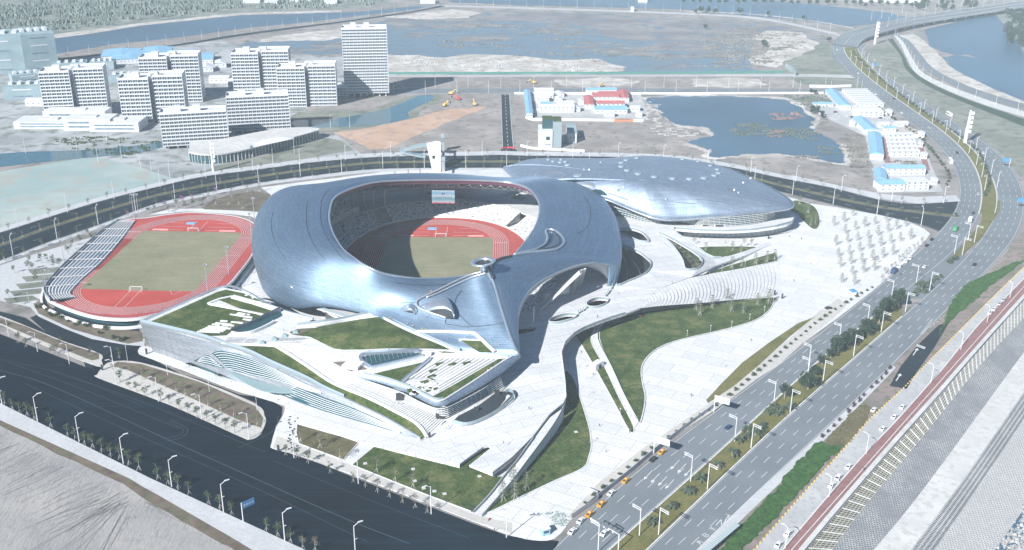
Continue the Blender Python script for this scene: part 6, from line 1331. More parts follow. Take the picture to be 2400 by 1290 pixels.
# ================================================================ SEAFRONT STRIPS
S_CURB = [(1767,1290),(1883,1157),(1983,1047),(2040,982),(2120,908),(2167,858),(2240,785),(2320,705),(2405,622)]
S_RL = [(1833,1290),(1943,1160),(2033,1057),(2100,987),(2180,897),(2213,860),(2290,765),(2357,697),(2405,648)]
S_RR = [(1870,1290),(1970,1170),(2093,1030),(2193,918),(2243,862),(2320,775),(2385,705),(2405,684)]
S_W = [(1890,1290),(1988,1174),(2111,1031),(2211,920),(2260,862),(2405,698)]
def ext(l, z=None): a_ = Vector(l[0]+(0,)); b_ = Vector(l[1]+(0,)); q = a_+(a_-b_)*.5; return [(q.x, q.y)]+list(l)
bandsheet('promenade_road', ext(S_CURB), ext(S_RL), .18, 'concrete', 60)
bandsheet('cycle_path', ext(S_RL), ext(S_RR), .22, 'redpath', 60)
a, b_ = band(ext(S_RL), ext(S_RR), 60, .24); dashes(MARK, lerpline(a, b_, .5), .35, 900, 1, .02)
solid(MARK, [p+Vector((0, 0, 0)) for p in a], .5, .02)
mb = MB(); a = resample(cr(PP(ext(S_RR), .2), 5), 60); b_ = resample(cr(PP(ext(S_W), .2), 5), 60); wall(mb, lerpline(a, b_, .5), 2.0, .9); tag(mb.build('sea_wall', M['pale_concrete']), 'long pale concrete sea wall beside the red cycle path', 'wall')
L1_ = [(p[0], p[1], -.6) for p in ext(S_W)]
L2_ = [(1905,1345,-3.4),(1950,1290,-3.4),(2033,1180,-3.4),(2167,1020,-3.4),(2293,862,-3.4),(2405,740,-3.4)]
L3_ = [(2000,1345,-6),(2047,1290,-6),(2167,1143,-6),(2373,862,-6),(2405,820,-6)]
L4_ = [(2085,1345,-6.2),(2133,1290,-6.2),(2267,1110,-6.2),(2405,910,-6.2)]
L5_ = [(2150,1345,-8.5),(2193,1290,-8.5),(2283,1160,-8.5),(2405,980,-8.5)]
L6_ = [(2290,1345,-12.4),(2333,1290,-12.4),(2405,1186,-12.4)]
def rows3(A_, B_, n=60): return resample(cr(PP(A_), 5), n), resample(cr(PP(B_), 5), n)
def slope(name, A_, B_, m): a, b_ = rows3(A_, B_); struct(MB().grid([b_, a]).build(name, M[m])); return a, b_
t = NT('revetment_blocks'); b0 = t.n('ShaderNodeTexBrick'); t.l(t.co('Object', (1, 1, 1), .86), b0.inputs[0]); b0.inputs['Scale'].default_value = 1; b0.inputs['Brick Width'].default_value = 1.5; b0.inputs['Row Height'].default_value = .9; b0.inputs['Mortar Size'].default_value = .17
b0.inputs['Color1'].default_value = (.36, .37, .38, 1); b0.inputs['Color2'].default_value = (.52, .52, .52, 1); b0.inputs['Mortar'].default_value = (.07, .08, .09, 1); n = t.noise(.07, 5); M['blocks'] = t.out(t.mix(t.ramp(n, [(.4, .55), (.6, 0)]), b0.outputs[0], (.15, .16, .18)), .9)
M['blocks2'] = paving('pale_blocks', (.58, .58, .57), (.14, .15, .16), 1.6, 1.0, .86, .12, .4, jw=.16)
a1, b1 = slope('revetment_bed', L1_, L2_, 'lawn_dry'); a2, b2 = slope('block_slope', L2_, L3_, 'blocks'); slope('sea_path', L3_, L4_, 'pale_concrete'); a5, b5 = slope('slot_slope', L4_, L5_, 'concrete'); a6, b6 = slope('lower_block_slope', L5_, L6_, 'blocks2')
# concrete lattice over the planted slope
a1 = resample(a1, 200); b1 = resample(b1, 200); mb = MB()
for f in (.02, .2, .4, .6, .8, .98): mb.tube([p+Vector((0, 0, .25)) for p in lerpline(a1, b1, f)], .13, 4)
for i in range(0, 200): mb.tube([a1[i]+Vector((0, 0, .2)), b1[i]+Vector((0, 0, .2))], .34 if i % 4 == 0 else .10, 4)
tag(mb.build('revetment_lattice', M['pale_concrete']), 'pale concrete lattice with planted cells on the upper sea slope', 'lattice')
# dark slots
a5 = resample(a5, 160); b5 = resample(b5, 160); mb = MB()
for i in range(1, 159):
    for j in range(4):
        f0, f1 = .08+j*.23, .08+j*.23+.15; d = (a5[i+1]-a5[i-1]).normalized()*.28; p0 = a5[i].lerp(b5[i], f0)+Vector((0, 0, .05)); p1 = a5[i].lerp(b5[i], f1)+Vector((0, 0, .05)); mb.add([p0-d, p0+d, p1+d, p1-d], [(0, 1, 2, 3)])
struct(mb.build('slope_slot', M['dark']))
r = random.Random(4); mb = MB()
for k in range(2600):
    i = r.randrange(60); q = b6[i]+Vector((r.uniform(-2, 34), r.uniform(-20, 4), r.uniform(-.6, .3))); s = r.uniform(.6, 1.7); mb.box(q, (s, s*.8, s*.7), r.uniform(0, 3), r.uniform(.4, .8))
o = mb.build('shore_rocks', mottled('rock', (.2, .21, .22), (.42, .42, .42), .5)); tag(o, 'heaped grey armour rocks along the water line', 'rocks', kind='stuff')
# verge between highway and promenade
GL = [(1620,1345),(1673,1290),(1750,1212),(1800,1160),(1860,1095),(1917,1040)]; GR = [(1700,1345),(1750,1290),(1833,1200),(1880,1150),(1935,1088),(1972,1050)]
sheet('promenade_verge', [(1633,1290),(1723,1202),(1835,1098),(1935,1006),(2000,945),(2093,857),(2160,790),(2240,705),(2340,615),(2405,535),(2405,625),(2320,705),(2167,858),(2120,908),(2040,982),(1983,1047),(1883,1157),(1767,1290),(1700,1345),(1580,1345)], .12, mottled('worn_verge', (.17, .155, .14), (.26, .20, .19), .06, (.12, .14, .08), .2))
bandsheet('verge_pavement', [(1633,1290),(1723,1202),(1835,1098),(1935,1006),(2000,945),(2093,857)], [(1665,1290),(1745,1212),(1857,1105),(1950,1014),(2010,955),(2100,862)], .2, 'sidewalk', 50)
def hedge(name, pts, h, m, lab, cat='hedge', seed=1, amp=1.2):
    w_ = jag(cr(PP(pts, .2), 4, True), amp, 2, True, seed); r = random.Random(seed); mb = MB(); mb.poly([[p+Vector((0, 0, h*.7)) for p in w_]], down=h*.7)
    xs = [p.x for p in w_]; ys = [p.y for p in w_]; n = 0
    from mathutils.geometry import intersect_point_tri_2d
    def ins(x, y):
        c = False; m_ = len(w_); j = m_-1
        for i in range(m_):
            if (w_[i].y > y) != (w_[j].y > y) and x < (w_[j].x-w_[i].x)*(y-w_[i].y)/(w_[j].y-w_[i].y)+w_[i].x: c = not c
            j = i
        return c
    area = (max(xs)-min(xs))*(max(ys)-min(ys)); k = 0
    while n < min(5000, area*1.6) and k < 60000:
        k += 1; x, y = r.uniform(min(xs), max(xs)), r.uniform(min(ys), max(ys))
        if ins(x, y): mb.box((x, y, h*.7), (r.uniform(.4, .9), r.uniform(.4, .9), r.uniform(.2, .9)), r.uniform(0, 3), .5); n += 1
    o = mb.build(name, M[m]); tag(o, lab, cat, kind='stuff'); return o
hedge('clipped_hedge', [(1690,1290),(1756,1213),(1808,1160),(1860,1095),(1915,1040),(1940,1045),(1970,1052),(1930,1090),(1880,1148),(1830,1198),(1738,1290),(1700,1310)], 0.8, 'hedge', 'broad bright green hedge between the highway and the promenade')
hedge('ground_cover', [(2290,570),(2340,600),(2400,570),(2400,610),(2330,665),(2270,715),(2215,765),(2205,790),(2210,760),(2240,700),(2280,660)][3:] , .8, 'hedge', 'patchy green ground cover beside the far promenade', seed=4)
hedge('ground_cover', [(1935,1040),(1975,990),(2020,950),(2040,960),(2020,1000),(1980,1045),(1960,1052)], .3, 'lawn_dry', 'thin olive ground cover on the red verge', seed=6)
sheet('slip_ramp', [(2085,905),(2125,912),(2150,870),(2190,815),(2225,755),(2200,762),(2150,810),(2110,860)], .2, 'asphalt_dark')
for px, py in ((2100, 893), (2140, 833)):
    a, b_ = P(px, py, .24), P(px+8, py-12, .24); dashes(MARK, [a, b_], .5, 99, 1, 0); d = (b_-a).normalized(); n = Vector((-d.y, d.x, 0)); MARK.add([b_+n*1.1, b_-n*1.1, b_+d*3], [(0, 1, 2)])
for k in range(6): a = P(2148+k*3.4, 812+k*1.3, .24); d = Vector((.55, .83, 0)); dashes(MARK, [a, a+d*3.2], .55, 99, 1, 0)
for k in range(14): a = P(2160+k*1.9, 783-k*2.6, .24); MARK.box((a.x, a.y, .25), (2.6-.1*k, .35, .02), .2)
dashes(MARK, resample(PP([(2180,768),(2225,730),(2290,665),(2360,600)], .13), 20), .3, 2, 3, .03)
mb = MB(); l = resample(cr(PP(S_CURB, .2), 5), 260)
for i in range(0, 259, 2): mb.box((l[i].x, l[i].y, .35), (.9, .5, .4), .8)
struct(mb.build('yellow_kerb', M['yellow'])); 
# highway arrows by the taxis
for row in range(4):
    for px, py in ((1520+row*17, 1112+row*9-row*2), (1583+row*16, 1088+row*8)):
        a, b_ = P(px+9, py-9, .13), P(px-6, py+7, .13); d = (b_-a).normalized(); n = Vector((-d.y, d.x, 0)); dashes(MARK, [a, b_], .3, 99, 1, .02); MARK.add([b_+n*.8+Vector((0,0,.02)), b_+d*2.4+Vector((0,0,.02)), b_-n*.8+Vector((0,0,.02))], [(0, 1, 2)])
# bus bay zigzag and painted characters
zz = [(1672,1222),(1692,1214),(1690,1226),(1706,1212),(1712,1224)]; 
dashes(MARK, PP([(1700,1205),(1722,1212)], .13), .2, 99, 1, .03)
for a, b_ in zip([(1678,1232),(1690,1218),(1692,1236),(1708,1206),(1709,1220)][:-1], [(1690,1218),(1692,1236),(1708,1206),(1709,1220)]): dashes(MARK, PP([a, b_], .13), .35, 99, 1, .03)
for k, (px, py) in enumerate(((1672, 1246), (1656, 1262), (1642, 1278))):
    o_ = P(px, py, .15); ux = Vector((.66, .75, 0)); uy = Vector((-.75, .66, 0))
    for g in glyph(k, 2.6): dashes(MARK, [o_+ux*g[0]+uy*g[1], o_+ux*g[2]+uy*g[3]], .25, 99, 1, .02)
struct(MARK.build('road_marking', M['line']))
# ================================================================ TREES, LAMPS, VEHICLES, PEOPLE
def leafcloud(n, cx, r, size, rnd, shell=0.0, flat=0.8):
    mb = MB()
    for k in range(n):
        while True:
            v = Vector((rnd.uniform(-1, 1), rnd.uniform(-1, 1), rnd.uniform(-1, 1)))
            if v.length <= 1 and v.length > shell: break
        c = Vector((cx[0]+v.x*r[0], cx[1]+v.y*r[1], cx[2]+v.z*r[2])); s = size*rnd.uniform(.6, 1.4)
        a = Vector((rnd.uniform(-1, 1), rnd.uniform(-1, 1), rnd.uniform(-1, 1))).normalized(); b_ = a.cross(Vector((rnd.uniform(-1, 1), rnd.uniform(-1, 1), rnd.uniform(-.4, 1)))).normalized(); a = a*s; b_ = b_*s*flat
        mb.add([c-a, c-b_*.6, c+a, c+b_*.6], [(0, 1, 2, 3)])
    return mb
def branches(mb, rnd, h, n, spread, up=.35, r0=.05):
    tips = []
    for k in range(n):
        z = h*rnd.uniform(.35, .9); a = rnd.uniform(0, 6.28); l = spread*rnd.uniform(.5, 1)*(1.25-z/h*.6); p0 = Vector((0, 0, z)); p1 = p0+Vector((math.cos(a)*l, math.sin(a)*l, l*up+rnd.uniform(.2, .9)))
        mb.tube([p0, p0.lerp(p1, .5)+Vector((0, 0, .15)), p1], [r0, r0*.7, r0*.3], 4, False); tips.append(p1)
    return tips
def proto(name, kind, seed):
    rnd = random.Random(seed); t = thing(name, 'x', 'tree', (0, 0, -500)); tr = MB(); cm = MB()
    if kind in ('sapling', 'bare', 'pink'):
        h = 6.2; tr.tube([(0, 0, 0), (.05, .03, h*.5), (0, 0, h*.95)], [.13, .10, .04], 6); tips = branches(tr, rnd, h, 15, 1.5)
        n = {'sapling': 16, 'bare': 5, 'pink': 12}[kind]
        for p in tips:
            c = leafcloud(n, p, (.75, .75, .6), .25, rnd); cm.add(c.v, c.f)
        if kind == 'bare':
            for p in tips:
                for q in range(4): cm.tube([p, p+Vector((rnd.uniform(-.5, .5), rnd.uniform(-.5, .5), rnd.uniform(.2, .8)))], .025, 3, False)
        pr = MB()
        for k in range(3): a = k*2.1+.4; pr.tube([(math.cos(a)*1.0, math.sin(a)*1.0, 0), (0, 0, 2.1)], .06, 4)
        tr.build('trunk', M['bark'], t); cm.build('crown', M['leaf_pink'] if kind == 'pink' else (M['leaf'] if kind == 'sapling' else M['leaf_dry']), t); pr.build('prop', M['wood'], t)
    elif kind == 'tier':
        h = 7.5; tr.tube([(0, 0, 0), (0, 0, h)], [.14, .04], 6)
        for L_ in range(5):
            z = 2.4+L_*1.15; rr = 1.9-L_*.27
            for k in range(7):
                a = k*.9+L_; p = Vector((math.cos(a)*rr, math.sin(a)*rr, z+.25)); tr.tube([(0, 0, z), p], [.05, .02], 4, False); c = leafcloud(7, p*0.72+Vector((0, 0, z*.28)), (.7, .7, .16), .2, rnd); cm.add(c.v, c.f)
        pr = MB()
        for k in range(4): a = k*1.57; pr.tube([(math.cos(a)*1.3, math.sin(a)*1.3, 0), (0, 0, 2.4)], .06, 4)
        tr.build('trunk', M['bark'], t); cm.build('crown', M['leaf'], t); pr.build('prop', M['wood'], t)
    elif kind == 'dense':
        h = 6.5; tr.tube([(0, 0, 0), (.1, 0, 2.2), (0, .1, 4)], [.28, .2, .1], 7); branches(tr, rnd, 4.5, 8, 2.0, .5, .1)
        for k in range(15):
            a = rnd.uniform(0, 6.28); d = rnd.uniform(0, 2.3); c0 = (math.cos(a)*d, math.sin(a)*d, rnd.uniform(2.6, 6.0)-d*.35); rr = rnd.uniform(.8, 1.5); c = leafcloud(150, c0, (rr, rr, rr*.8), .26, rnd, .55); cm.add(c.v, c.f)
        tr.build('trunk', M['bark'], t); cm.build('crown', M['leaf_dark'], t)
    elif kind == 'palm':
        tr.tube([(0, 0, 0), (0, 0, 1.6)], [.4, .3], 8)
        for k in range(34):
            a = rnd.uniform(0, 6.28); el = rnd.uniform(.1, 1.35); L_ = rnd.uniform(2.2, 3.1); pts = []
            for i in range(6):
                s = i/5; pts.append(Vector((math.cos(a)*L_*s*math.cos(el), math.sin(a)*L_*s*math.cos(el), 1.6+L_*s*math.sin(el)-1.7*s*s)))
            sd = Vector((-math.sin(a), math.cos(a), 0))
            for i in range(5):
                for q in (-1, 1):
                    w0 = .42*(1-abs(i/5-.4)); cm.add([pts[i], pts[i+1], pts[i+1]+sd*q*w0-Vector((0, 0, .12)), pts[i].lerp(pts[i+1], .3)+sd*q*w0-Vector((0, 0, .12))], [(0, 1, 2, 3)])
        tr.build('trunk', M['bark'], t); cm.build('crown', M['palm_leaf'], t)
    elif kind == 'shrub':
        for k in range(6): tr.tube([(0, 0, 0), (rnd.uniform(-.6, .6), rnd.uniform(-.6, .6), 1.1)], [.05, .02], 4)
        for k in range(6): c = leafcloud(45, (rnd.uniform(-.6, .6), rnd.uniform(-.6, .6), rnd.uniform(.6, 1.3)), (.6, .6, .5), .2, rnd, .3); cm.add(c.v, c.f)
        tr.build('trunk', M['bark'], t); cm.build('crown', M['leaf'], t)
    elif kind == 'redshrub':
        for k in range(5): tr.tube([(0, 0, 0), (rnd.uniform(-.3, .3), rnd.uniform(-.3, .3), 1.3)], [.05, .02], 4)
        for k in range(5): c = leafcloud(45, (rnd.uniform(-.3, .3), rnd.uniform(-.3, .3), .5+k*.35), (.5, .5, .4), .2, rnd, .2); cm.add(c.v, c.f)
        tr.build('trunk', M['bark'], t); cm.build('crown', M['leaf_red'], t)
    index_kids(t); return t
M['palm_leaf'] = plain('palm_leaf', (0.055, 0.08, 0.045), 0.8, var=0.35, sc=1.5)
PR = {}
NAMES = {'sapling': 'young_tree', 'bare': 'bare_tree', 'pink': 'blossom_tree', 'tier': 'tiered_tree', 'dense': 'broadleaf_tree', 'palm': 'palm_tree', 'shrub': 'shrub', 'redshrub': 'red_shrub'}
for k_, n_ in (('sapling', 4), ('bare', 3), ('tier', 3), ('dense', 3), ('palm', 2), ('shrub', 2), ('pink', 1), ('redshrub', 1)): PR[k_] = [proto(NAMES[k_], k_, 100+i) for i in range(n_)]
rt = random.Random(42)
def plant(kind, pts, lab, group, z=.3, sc=(.85, 1.15), cat='tree', parts=True):
    for i, p in enumerate(pts):
        loc = P(p[0], p[1], p[2] if len(p) > 2 else z) if not isinstance(p, Vector) else p
        o = dup(rt.choice(PR[kind]), loc, rt.uniform(0, 6.28), lab.replace('#', ordn(i)), group, rt.uniform(*sc), parts); o['category'] = cat
Z0 = lambda pts: [(x/3, 860+y/3) for x, y in pts]
Z2 = lambda pts: [(800+x/3, 860+y/3) for x, y in pts]
Z3 = lambda pts: [(1600+x/3, 860+y/3) for x, y in pts]
ZR = lambda pts: [(1600+x/3, 430+y/3) for x, y in pts]
ZL = lambda pts: [(x/3, 430+y/3) for x, y in pts]
ZT = lambda pts: [(1600+x/3, y/3) for x, y in pts]
plant('sapling', Z0([(35,265),(90,300),(140,325),(195,345),(245,375),(360,425),(478,485),(530,505),(598,545),(655,570),(718,600),(780,630),(845,650),(908,690),(980,725),(1112,790),(1185,825),(1255,860),(1330,895),(1470,965),(1550,1000),(1630,1040),(1875,1155),(1955,1195),(2045,1235)]), '# young tree from the left between dark avenue and bare site', 'young trees along the bare site pavement', sc=(.9, 1.25))
plant('bare', Z0([(2130,1280),(2218,1300)]), '# bare young tree at the bottom end of the row by the bare site', 'bare trees by the bare site')
plant('sapling', Z0([(845,105),(910,155),(960,175),(1020,205),(1130,235),(1190,260),(1262,300),(1320,325),(1388,355),(1455,380),(1518,408),(1585,435),(1652,465)]), '# young tree from the left on the pale pavement of the road island', 'young trees on the island pavement', sc=(.75, 1.0))
plant('bare', Z0([(800,40),(935,60),(1000,90),(1075,130),(1160,150),(1240,175),(1305,205),(1380,225),(1465,275),(1550,310),(1645,345),(1730,390),(1810,410)]), '# bare tree from the left in the brown bed of the road island', 'bare trees in the island bed', sc=(.8, 1.1))
plant('sapling', Z0([(2010,620),(2088,640),(2168,675),(2322,745)]), '# young tree from the left on the pavement below the small dry lawn', 'young trees below the dry lawn', sc=(.75, 1))
plant('bare', Z2([(85,810),(170,845),(255,880),(340,915),(430,955),(520,990),(605,1025)]), '# bare tree from the left on the pavement below the front lawn', 'bare trees below the front lawn', sc=(.8, 1.1))
plant('bare', Z2([(250,740),(380,805),(505,850)])+Z0([(2115,530),(2252,570),(2390,655)]), '# bare propped tree standing on the front lawns', 'bare trees on the front lawns', z=.5)
plant('tier', Z2([(1135,940),(1220,930),(1303,860),(1210,830)]), '# tiered bare tree on the lawn beside the ramp walk', 'tiered trees by the ramp walk', z=.4, sc=(1, 1.3))
plant('tier', ZR([(95,890),(205,880),(340,900),(425,915),(525,855),(605,845),(310,835),(120,930)]), '# tiered tree from the left on top of the big east lawn', 'tiered trees on the east lawn', z=.6, sc=(1, 1.25))
plant('tier', ZR([(345,600),(415,585),(510,570),(590,560),(645,540)]), '# tiered tree from the left on the wedge lawn above the steps', 'tiered trees above the steps', z=.6)
plant('bare', ZR([(80,430),(160,470),(350,475),(410,490),(485,450),(430,450)]), '# bare tree from the left around the triangular lawn', 'bare trees round the triangular lawn', z=.4)
plant('tier', ZR([(1060,300),(1075,440),(1090,520),(1105,590),(1115,700),(1130,275),(1140,355),(1155,420),(1168,500),(1178,570),(1190,645),(1205,715),(1195,230),(1210,330),(1225,405),(1240,480),(1255,560),(1268,630),(1275,310),(1300,390),(1310,460),(1330,545),(1345,615),(1350,290),(1370,370),(1388,445),(1405,525),(1430,275),(1440,345),(1460,425),(1475,505),(1500,325),(1525,410),(1565,305),(1600,395)]), '# sparse tree in the east plaza grid, counting columns from the left', 'sparse trees in a grid on the east plaza', z=.25, sc=(.85, 1.1))
plant('tier', ZR([(820,150),(880,210),(930,290),(900,300)]), '# tree from the left in the dark lawn right of the arena', 'trees in the lawn right of the arena', z=.4)
plant('bare', ZR([(1400,690),(1440,650),(1465,610),(1490,590),(1520,560),(1545,540),(1570,510),(1590,490),(1625,470),(1650,450),(1680,430),(1370,560),(1420,640)]), '# bare tree from the left along the parking bay by the highway', 'bare trees by the parking bay', sc=(.6, .9))
plant('shrub', [(1582,572),(1590,580),(1600,585),(1608,592),(1615,598),(1622,603),(1628,611),(1634,618),(1615,612),(1625,625),(1607,605),(1597,592),(1575,566),(1636,612)], '# pale shrub in the wedge shaped sunken garden', 'shrubs in the sunken garden', z=3, sc=(1.3, 2), cat='shrub')
# along the roads
def along(px, n, off=0.0, z=.3, s0=0.02, s1=.98, jit=.6):
    l = cr(PP(px, z), 6); l = resample(l, n+1); out = []
    for i in range(n):
        f = s0+(s1-s0)*i/max(1, n-1); q = f*n; j = min(int(q), n-1); p = l[j].lerp(l[j+1], q-j); d = (l[j+1]-l[j]).normalized(); out.append(Vector((p.x-d.y*off, p.y+d.x*off, z)))
    return out
plant('bare', along(RA, 52, -2.0), '# bare street tree from the left along the outer kerb of the ring road', 'bare street trees on the outer ring road kerb', sc=(.85, 1.15))
plant('sapling', along(RB[:16], 44, -2.5), '# young street tree from the left along the inner kerb of the ring road', 'young street trees on the inner ring road kerb', sc=(.8, 1.1))
plant('bare', along(RM[:17], 46, 0), '# small bare tree from the left on the ring road median', 'bare trees on the ring road median', sc=(.7, .95))
plant('palm', along(RM[16:], 12, 0), '# low palm from the left on the right end of the ring road median', 'palms on the ring road median', sc=(.9, 1.2))
HP = [(1345,1195),(1400,1150),(1500,1068),(1600,998),(1690,938),(1760,880),(1850,805),(1920,748),(1985,706),(2050,668)]
plant('shrub', along(HP, 46, -1.2), '# low shrub from the bottom along the highway pavement', 'shrubs along the highway pavement', sc=(.7, 1.3), cat='shrub')
plant('palm', Z3([(130,800),(250,700),(350,620),(405,530),(450,500),(510,480),(545,450),(605,330),(670,345),(700,310),(760,290),(640,300),(40,885),(460,455),(560,425)])+Z2([(2325,990),(2190,1105)]), '# palm from the bottom on the highway median, below the dark trees', 'palms on the highway median', sc=(1.0, 1.35))
plant('palm', ZR([(1630,790),(1650,760),(1680,740),(1700,770),(1720,720),(1750,700),(1780,680),(1810,660),(1690,710),(1740,740),(1660,720),(1900,540),(1880,560),(1920,530)]), '# feathery palm in the thick clump near the median crossing', 'palms by the median crossing', sc=(.9, 1.2))
plant('dense', ZR([(1490,880),(1440,900),(1410,930),(1380,985),(1300,1060),(1240,1100),(1160,1150),(1090,1195),(1040,1230),(980,1275),(1320,1040),(1200,1120),(1520,860),(1260,1060)])+Z3([(850,130),(880,160),(715,220),(925,60)]), '# dark bushy tree in the belt on the highway median', 'dark bushy trees on the highway median', sc=(.9, 1.8))
FM = [(2303,470),(2318,440),(2312,400),(2285,350),(2240,315),(2190,282),(2120,232),(2065,188),(2020,148),(1995,120)]
plant('shrub', along(FM, 60, .0), '# dark shrub from the bend upwards on the far highway median', 'shrubs on the far median', sc=(1.3, 2.2), cat='shrub')
plant('shrub', along([(2215,440),(2225,415),(2195,370),(2150,320),(2080,270),(2020,222)], 34, 0), '# shrub from the bend upwards along the left side of the far highway', 'shrubs along the far highway', sc=(1.1, 2), cat='shrub')
plant('redshrub', Z3([(980,500),(1020,465),(1062,425),(1100,385),(1160,325),(1200,280),(1240,245),(1272,210),(1325,155),(1360,125),(1395,90),(1425,55),(1455,20)]), '# dark red clipped shrub from the bottom beside the lower carriageway', 'dark red shrubs beside the lower carriageway', sc=(.9, 1.3), cat='shrub')
plant('pink', ZL([(1285,150),(1355,130),(1520,80),(1160,175),(905,245)]), '# pink blossom tree from the right by the ring road behind the practice track', 'pink blossom trees', sc=(.8, 1.1))
plant('tier', ZL([(1515,150),(1680,150),(1630,95),(1710,180),(1780,120),(1465,110),(1880,170),(1740,60),(1610,150),(1825,60)]), '# propped tree in the brown bed between practice track and stadium', 'trees in the brown bed', sc=(.8, 1.1))
plant('sapling', ZL([(1185,200),(1300,180),(1040,210),(1090,200),(1245,170),(1360,165),(1440,140)]), '# young tree on the strip behind the practice track', 'young trees behind the practice track', sc=(.8, 1.1))
plant('sapling', ZL([(30,540),(230,620),(290,560),(370,560),(420,600),(500,470),(560,430),(610,470),(640,410),(255,700),(380,600),(330,560),(200,610),(510,440),(620,370),(210,560),(480,500),(100,630),(60,800),(120,860)]), '# leafy young tree in the car park left of the bleachers', 'young trees in the west car park', sc=(.7, 1.1))
plant('shrub', ZL([(290,870),(330,900),(400,940),(430,955),(480,975),(530,1000),(560,990),(600,1010),(640,1010),(700,1060),(740,1030),(800,1090),(850,1110),(880,1095),(260,880),(360,935)]), '# shrub from the left in the bed below the practice platform', 'shrubs below the practice platform', sc=(1, 1.8), cat='shrub')
plant('sapling', ZL([(130,1120),(185,1150),(370,1200),(400,1210),(0,1010),(430,1140),(640,1210),(840,1230)]), '# young tree on the south west pavement strip', 'young trees on the south west strip', sc=(.8, 1))
# far shore and camps
plant('dense', [(1600+i*21+rt.uniform(-4, 4), 8+i*.25, .2) for i in range(28)], '# round tree from the left in the row on the far shore', 'round trees on the far shore', sc=(1.3, 1.9), parts=True)
plant('dense', ZT([(90,100),(130,95),(180,100),(230,98),(400,105),(595,118),(850,145),(1285,55),(160,210),(575,330)]), '# dark tree standing on the causeway verge or mud flat', 'trees by the causeway', sc=(1.2, 2))
plant('dense', [(2135+rt.uniform(0, 150), 10+rt.uniform(0, 16), .2) for i in range(26)], '# tree in the copse on the far shore left of the viaduct end', 'trees by the viaduct end', sc=(1.3, 2), parts=True)
plant('dense', [(2375+rt.uniform(-15, 60), 40+rt.uniform(0, 70), .3) for i in range(40)], '# tree on the wooded bank at the upper right corner', 'trees on the wooded bank', sc=(1.6, 2.6), parts=True)
plant('dense', ZT([(920,800),(945,790),(985,830),(1030,300),(900,660),(930,665)]), '# dark tree beside the pond camp', 'trees by the pond camp', sc=(.9, 1.4))
def scatter(name, pts, n, seed, m, size, lab, cat, hz=.8):
    r = random.Random(seed); w_ = PP(pts, .1); mb = MB(); k = 0; tries = 0
    xs = [p.x for p in w_]; ys = [p.y for p in w_]
    def ins(x, y):
        c = False; j = len(w_)-1
        for i in range(len(w_)):
            if (w_[i].y > y) != (w_[j].y > y) and x < (w_[j].x-w_[i].x)*(y-w_[i].y)/(w_[j].y-w_[i].y)+w_[i].x: c = not c
            j = i
        return c
    while k < n and tries < n*30:
        tries += 1; x, y = r.uniform(min(xs), max(xs)), r.uniform(min(ys), max(ys))
        if not ins(x, y): continue
        k += 1
        cl = r.randint(5, 16); s = r.uniform(*size); a = r.uniform(-.4, .4)
        for q in range(cl):
            u, v = r.gauss(0, 1)*s, r.gauss(0, .35)*s; mb.box((x+u, y+v, .1+hz*.4), (r.uniform(.25, .7)*s, r.uniform(.2, .45)*s, hz*r.uniform(.5, 1.2)), r.uniform(0, 3), r.uniform(.3, .8))
    return tag(mb.build(name, M[m]), lab, cat, kind='stuff')
M['reed'] = mottled('reeds', (0.10, 0.10, 0.095), (0.20, 0.19, 0.17), .05); M['reed_green'] = mottled('reeds_green', (0.055, 0.085, 0.07), (0.12, 0.14, 0.11), .05); M['reed_red'] = mottled('reeds_red', (0.16, 0.09, 0.09), (0.24, 0.16, 0.15), .05)
M['field_tree'] = mottled('haze_toned_trees', (0.13, 0.17, 0.15), (0.19, 0.23, 0.20), .05)  # tree colour paled to carry the haze of the far fields
scatter('reed_islets', [(1080,55),(1350,60),(1480,110),(1400,150),(1130,125),(960,100)], 70, 1, 'reed', (3, 9), 'low brown reed islets scattered in the marsh lake', 'reeds')
scatter('reed_islets', [(1500,100),(1740,95),(1740,165),(1560,160)], 30, 2, 'reed', (3, 9), 'low brown reed islets in the right half of the marsh lake', 'reeds')
scatter('pond_reeds', [(1715,305),(1745,288),(1820,290),(1900,305),(1955,330),(1900,330),(1840,318),(1790,320),(1730,318)], 70, 3, 'reed_green', (1.5, 4), 'dark green reed beds in the right half of the pond', 'reeds', 1.2)
scatter('pond_reeds', [(1800,270),(1850,264),(1890,268),(1880,280),(1820,282)], 18, 4, 'reed_red', (1.5, 4), 'reddish reed bed at the upper right of the pond', 'reeds', 1.2)
scatter('pond_reeds', [(1790,305),(1840,305),(1850,320),(1800,322)], 8, 5, 'reed_red', (1.5, 3.5), 'reddish reed ring in the middle of the pond', 'reeds', 1.2)
scatter('pond_reeds', [(1865,365),(1925,368),(1925,374),(1870,374)], 8, 6, 'reed', (1.5, 3.5), 'brown reed patch near the pond bottom shore', 'reeds', 1.2)
scatter('pond_reeds', [(1915,335),(1965,345),(1960,360),(1925,362)], 10, 7, 'reed_green', (1.5, 3), 'reed patch by the pond lower right corner', 'reeds', 1.2)
scatter('pond_scrub', [(1840,226),(1950,226),(1960,240),(1940,250),(1890,250)], 40, 8, 'reed_green', (2, 5), 'scrub on the upper right pond bank', 'scrub', 1.6)
scatter('pond_scrub', [(1965,320),(2020,310),(2035,380),(2040,430),(2000,390)], 60, 9, 'reed', (1.5, 4), 'dry scrub between the pond and the right camp', 'scrub', 1.6)
scatter('marsh_scrub', [(1640,100),(1760,60),(1850,75),(1900,90),(1820,140),(1760,165),(1700,150)], 120, 10, 'reed', (3, 9), 'dark scrub patches over the mud flat', 'scrub', 1.2)
scatter('field_trees', [(-100,60),(0,10),(200,0),(600,0),(560,20),(333,45),(200,65),(60,75)], 260, 11, 'field_tree', (4, 10), 'hazy clumps of trees over the far left fields', 'trees', 6)
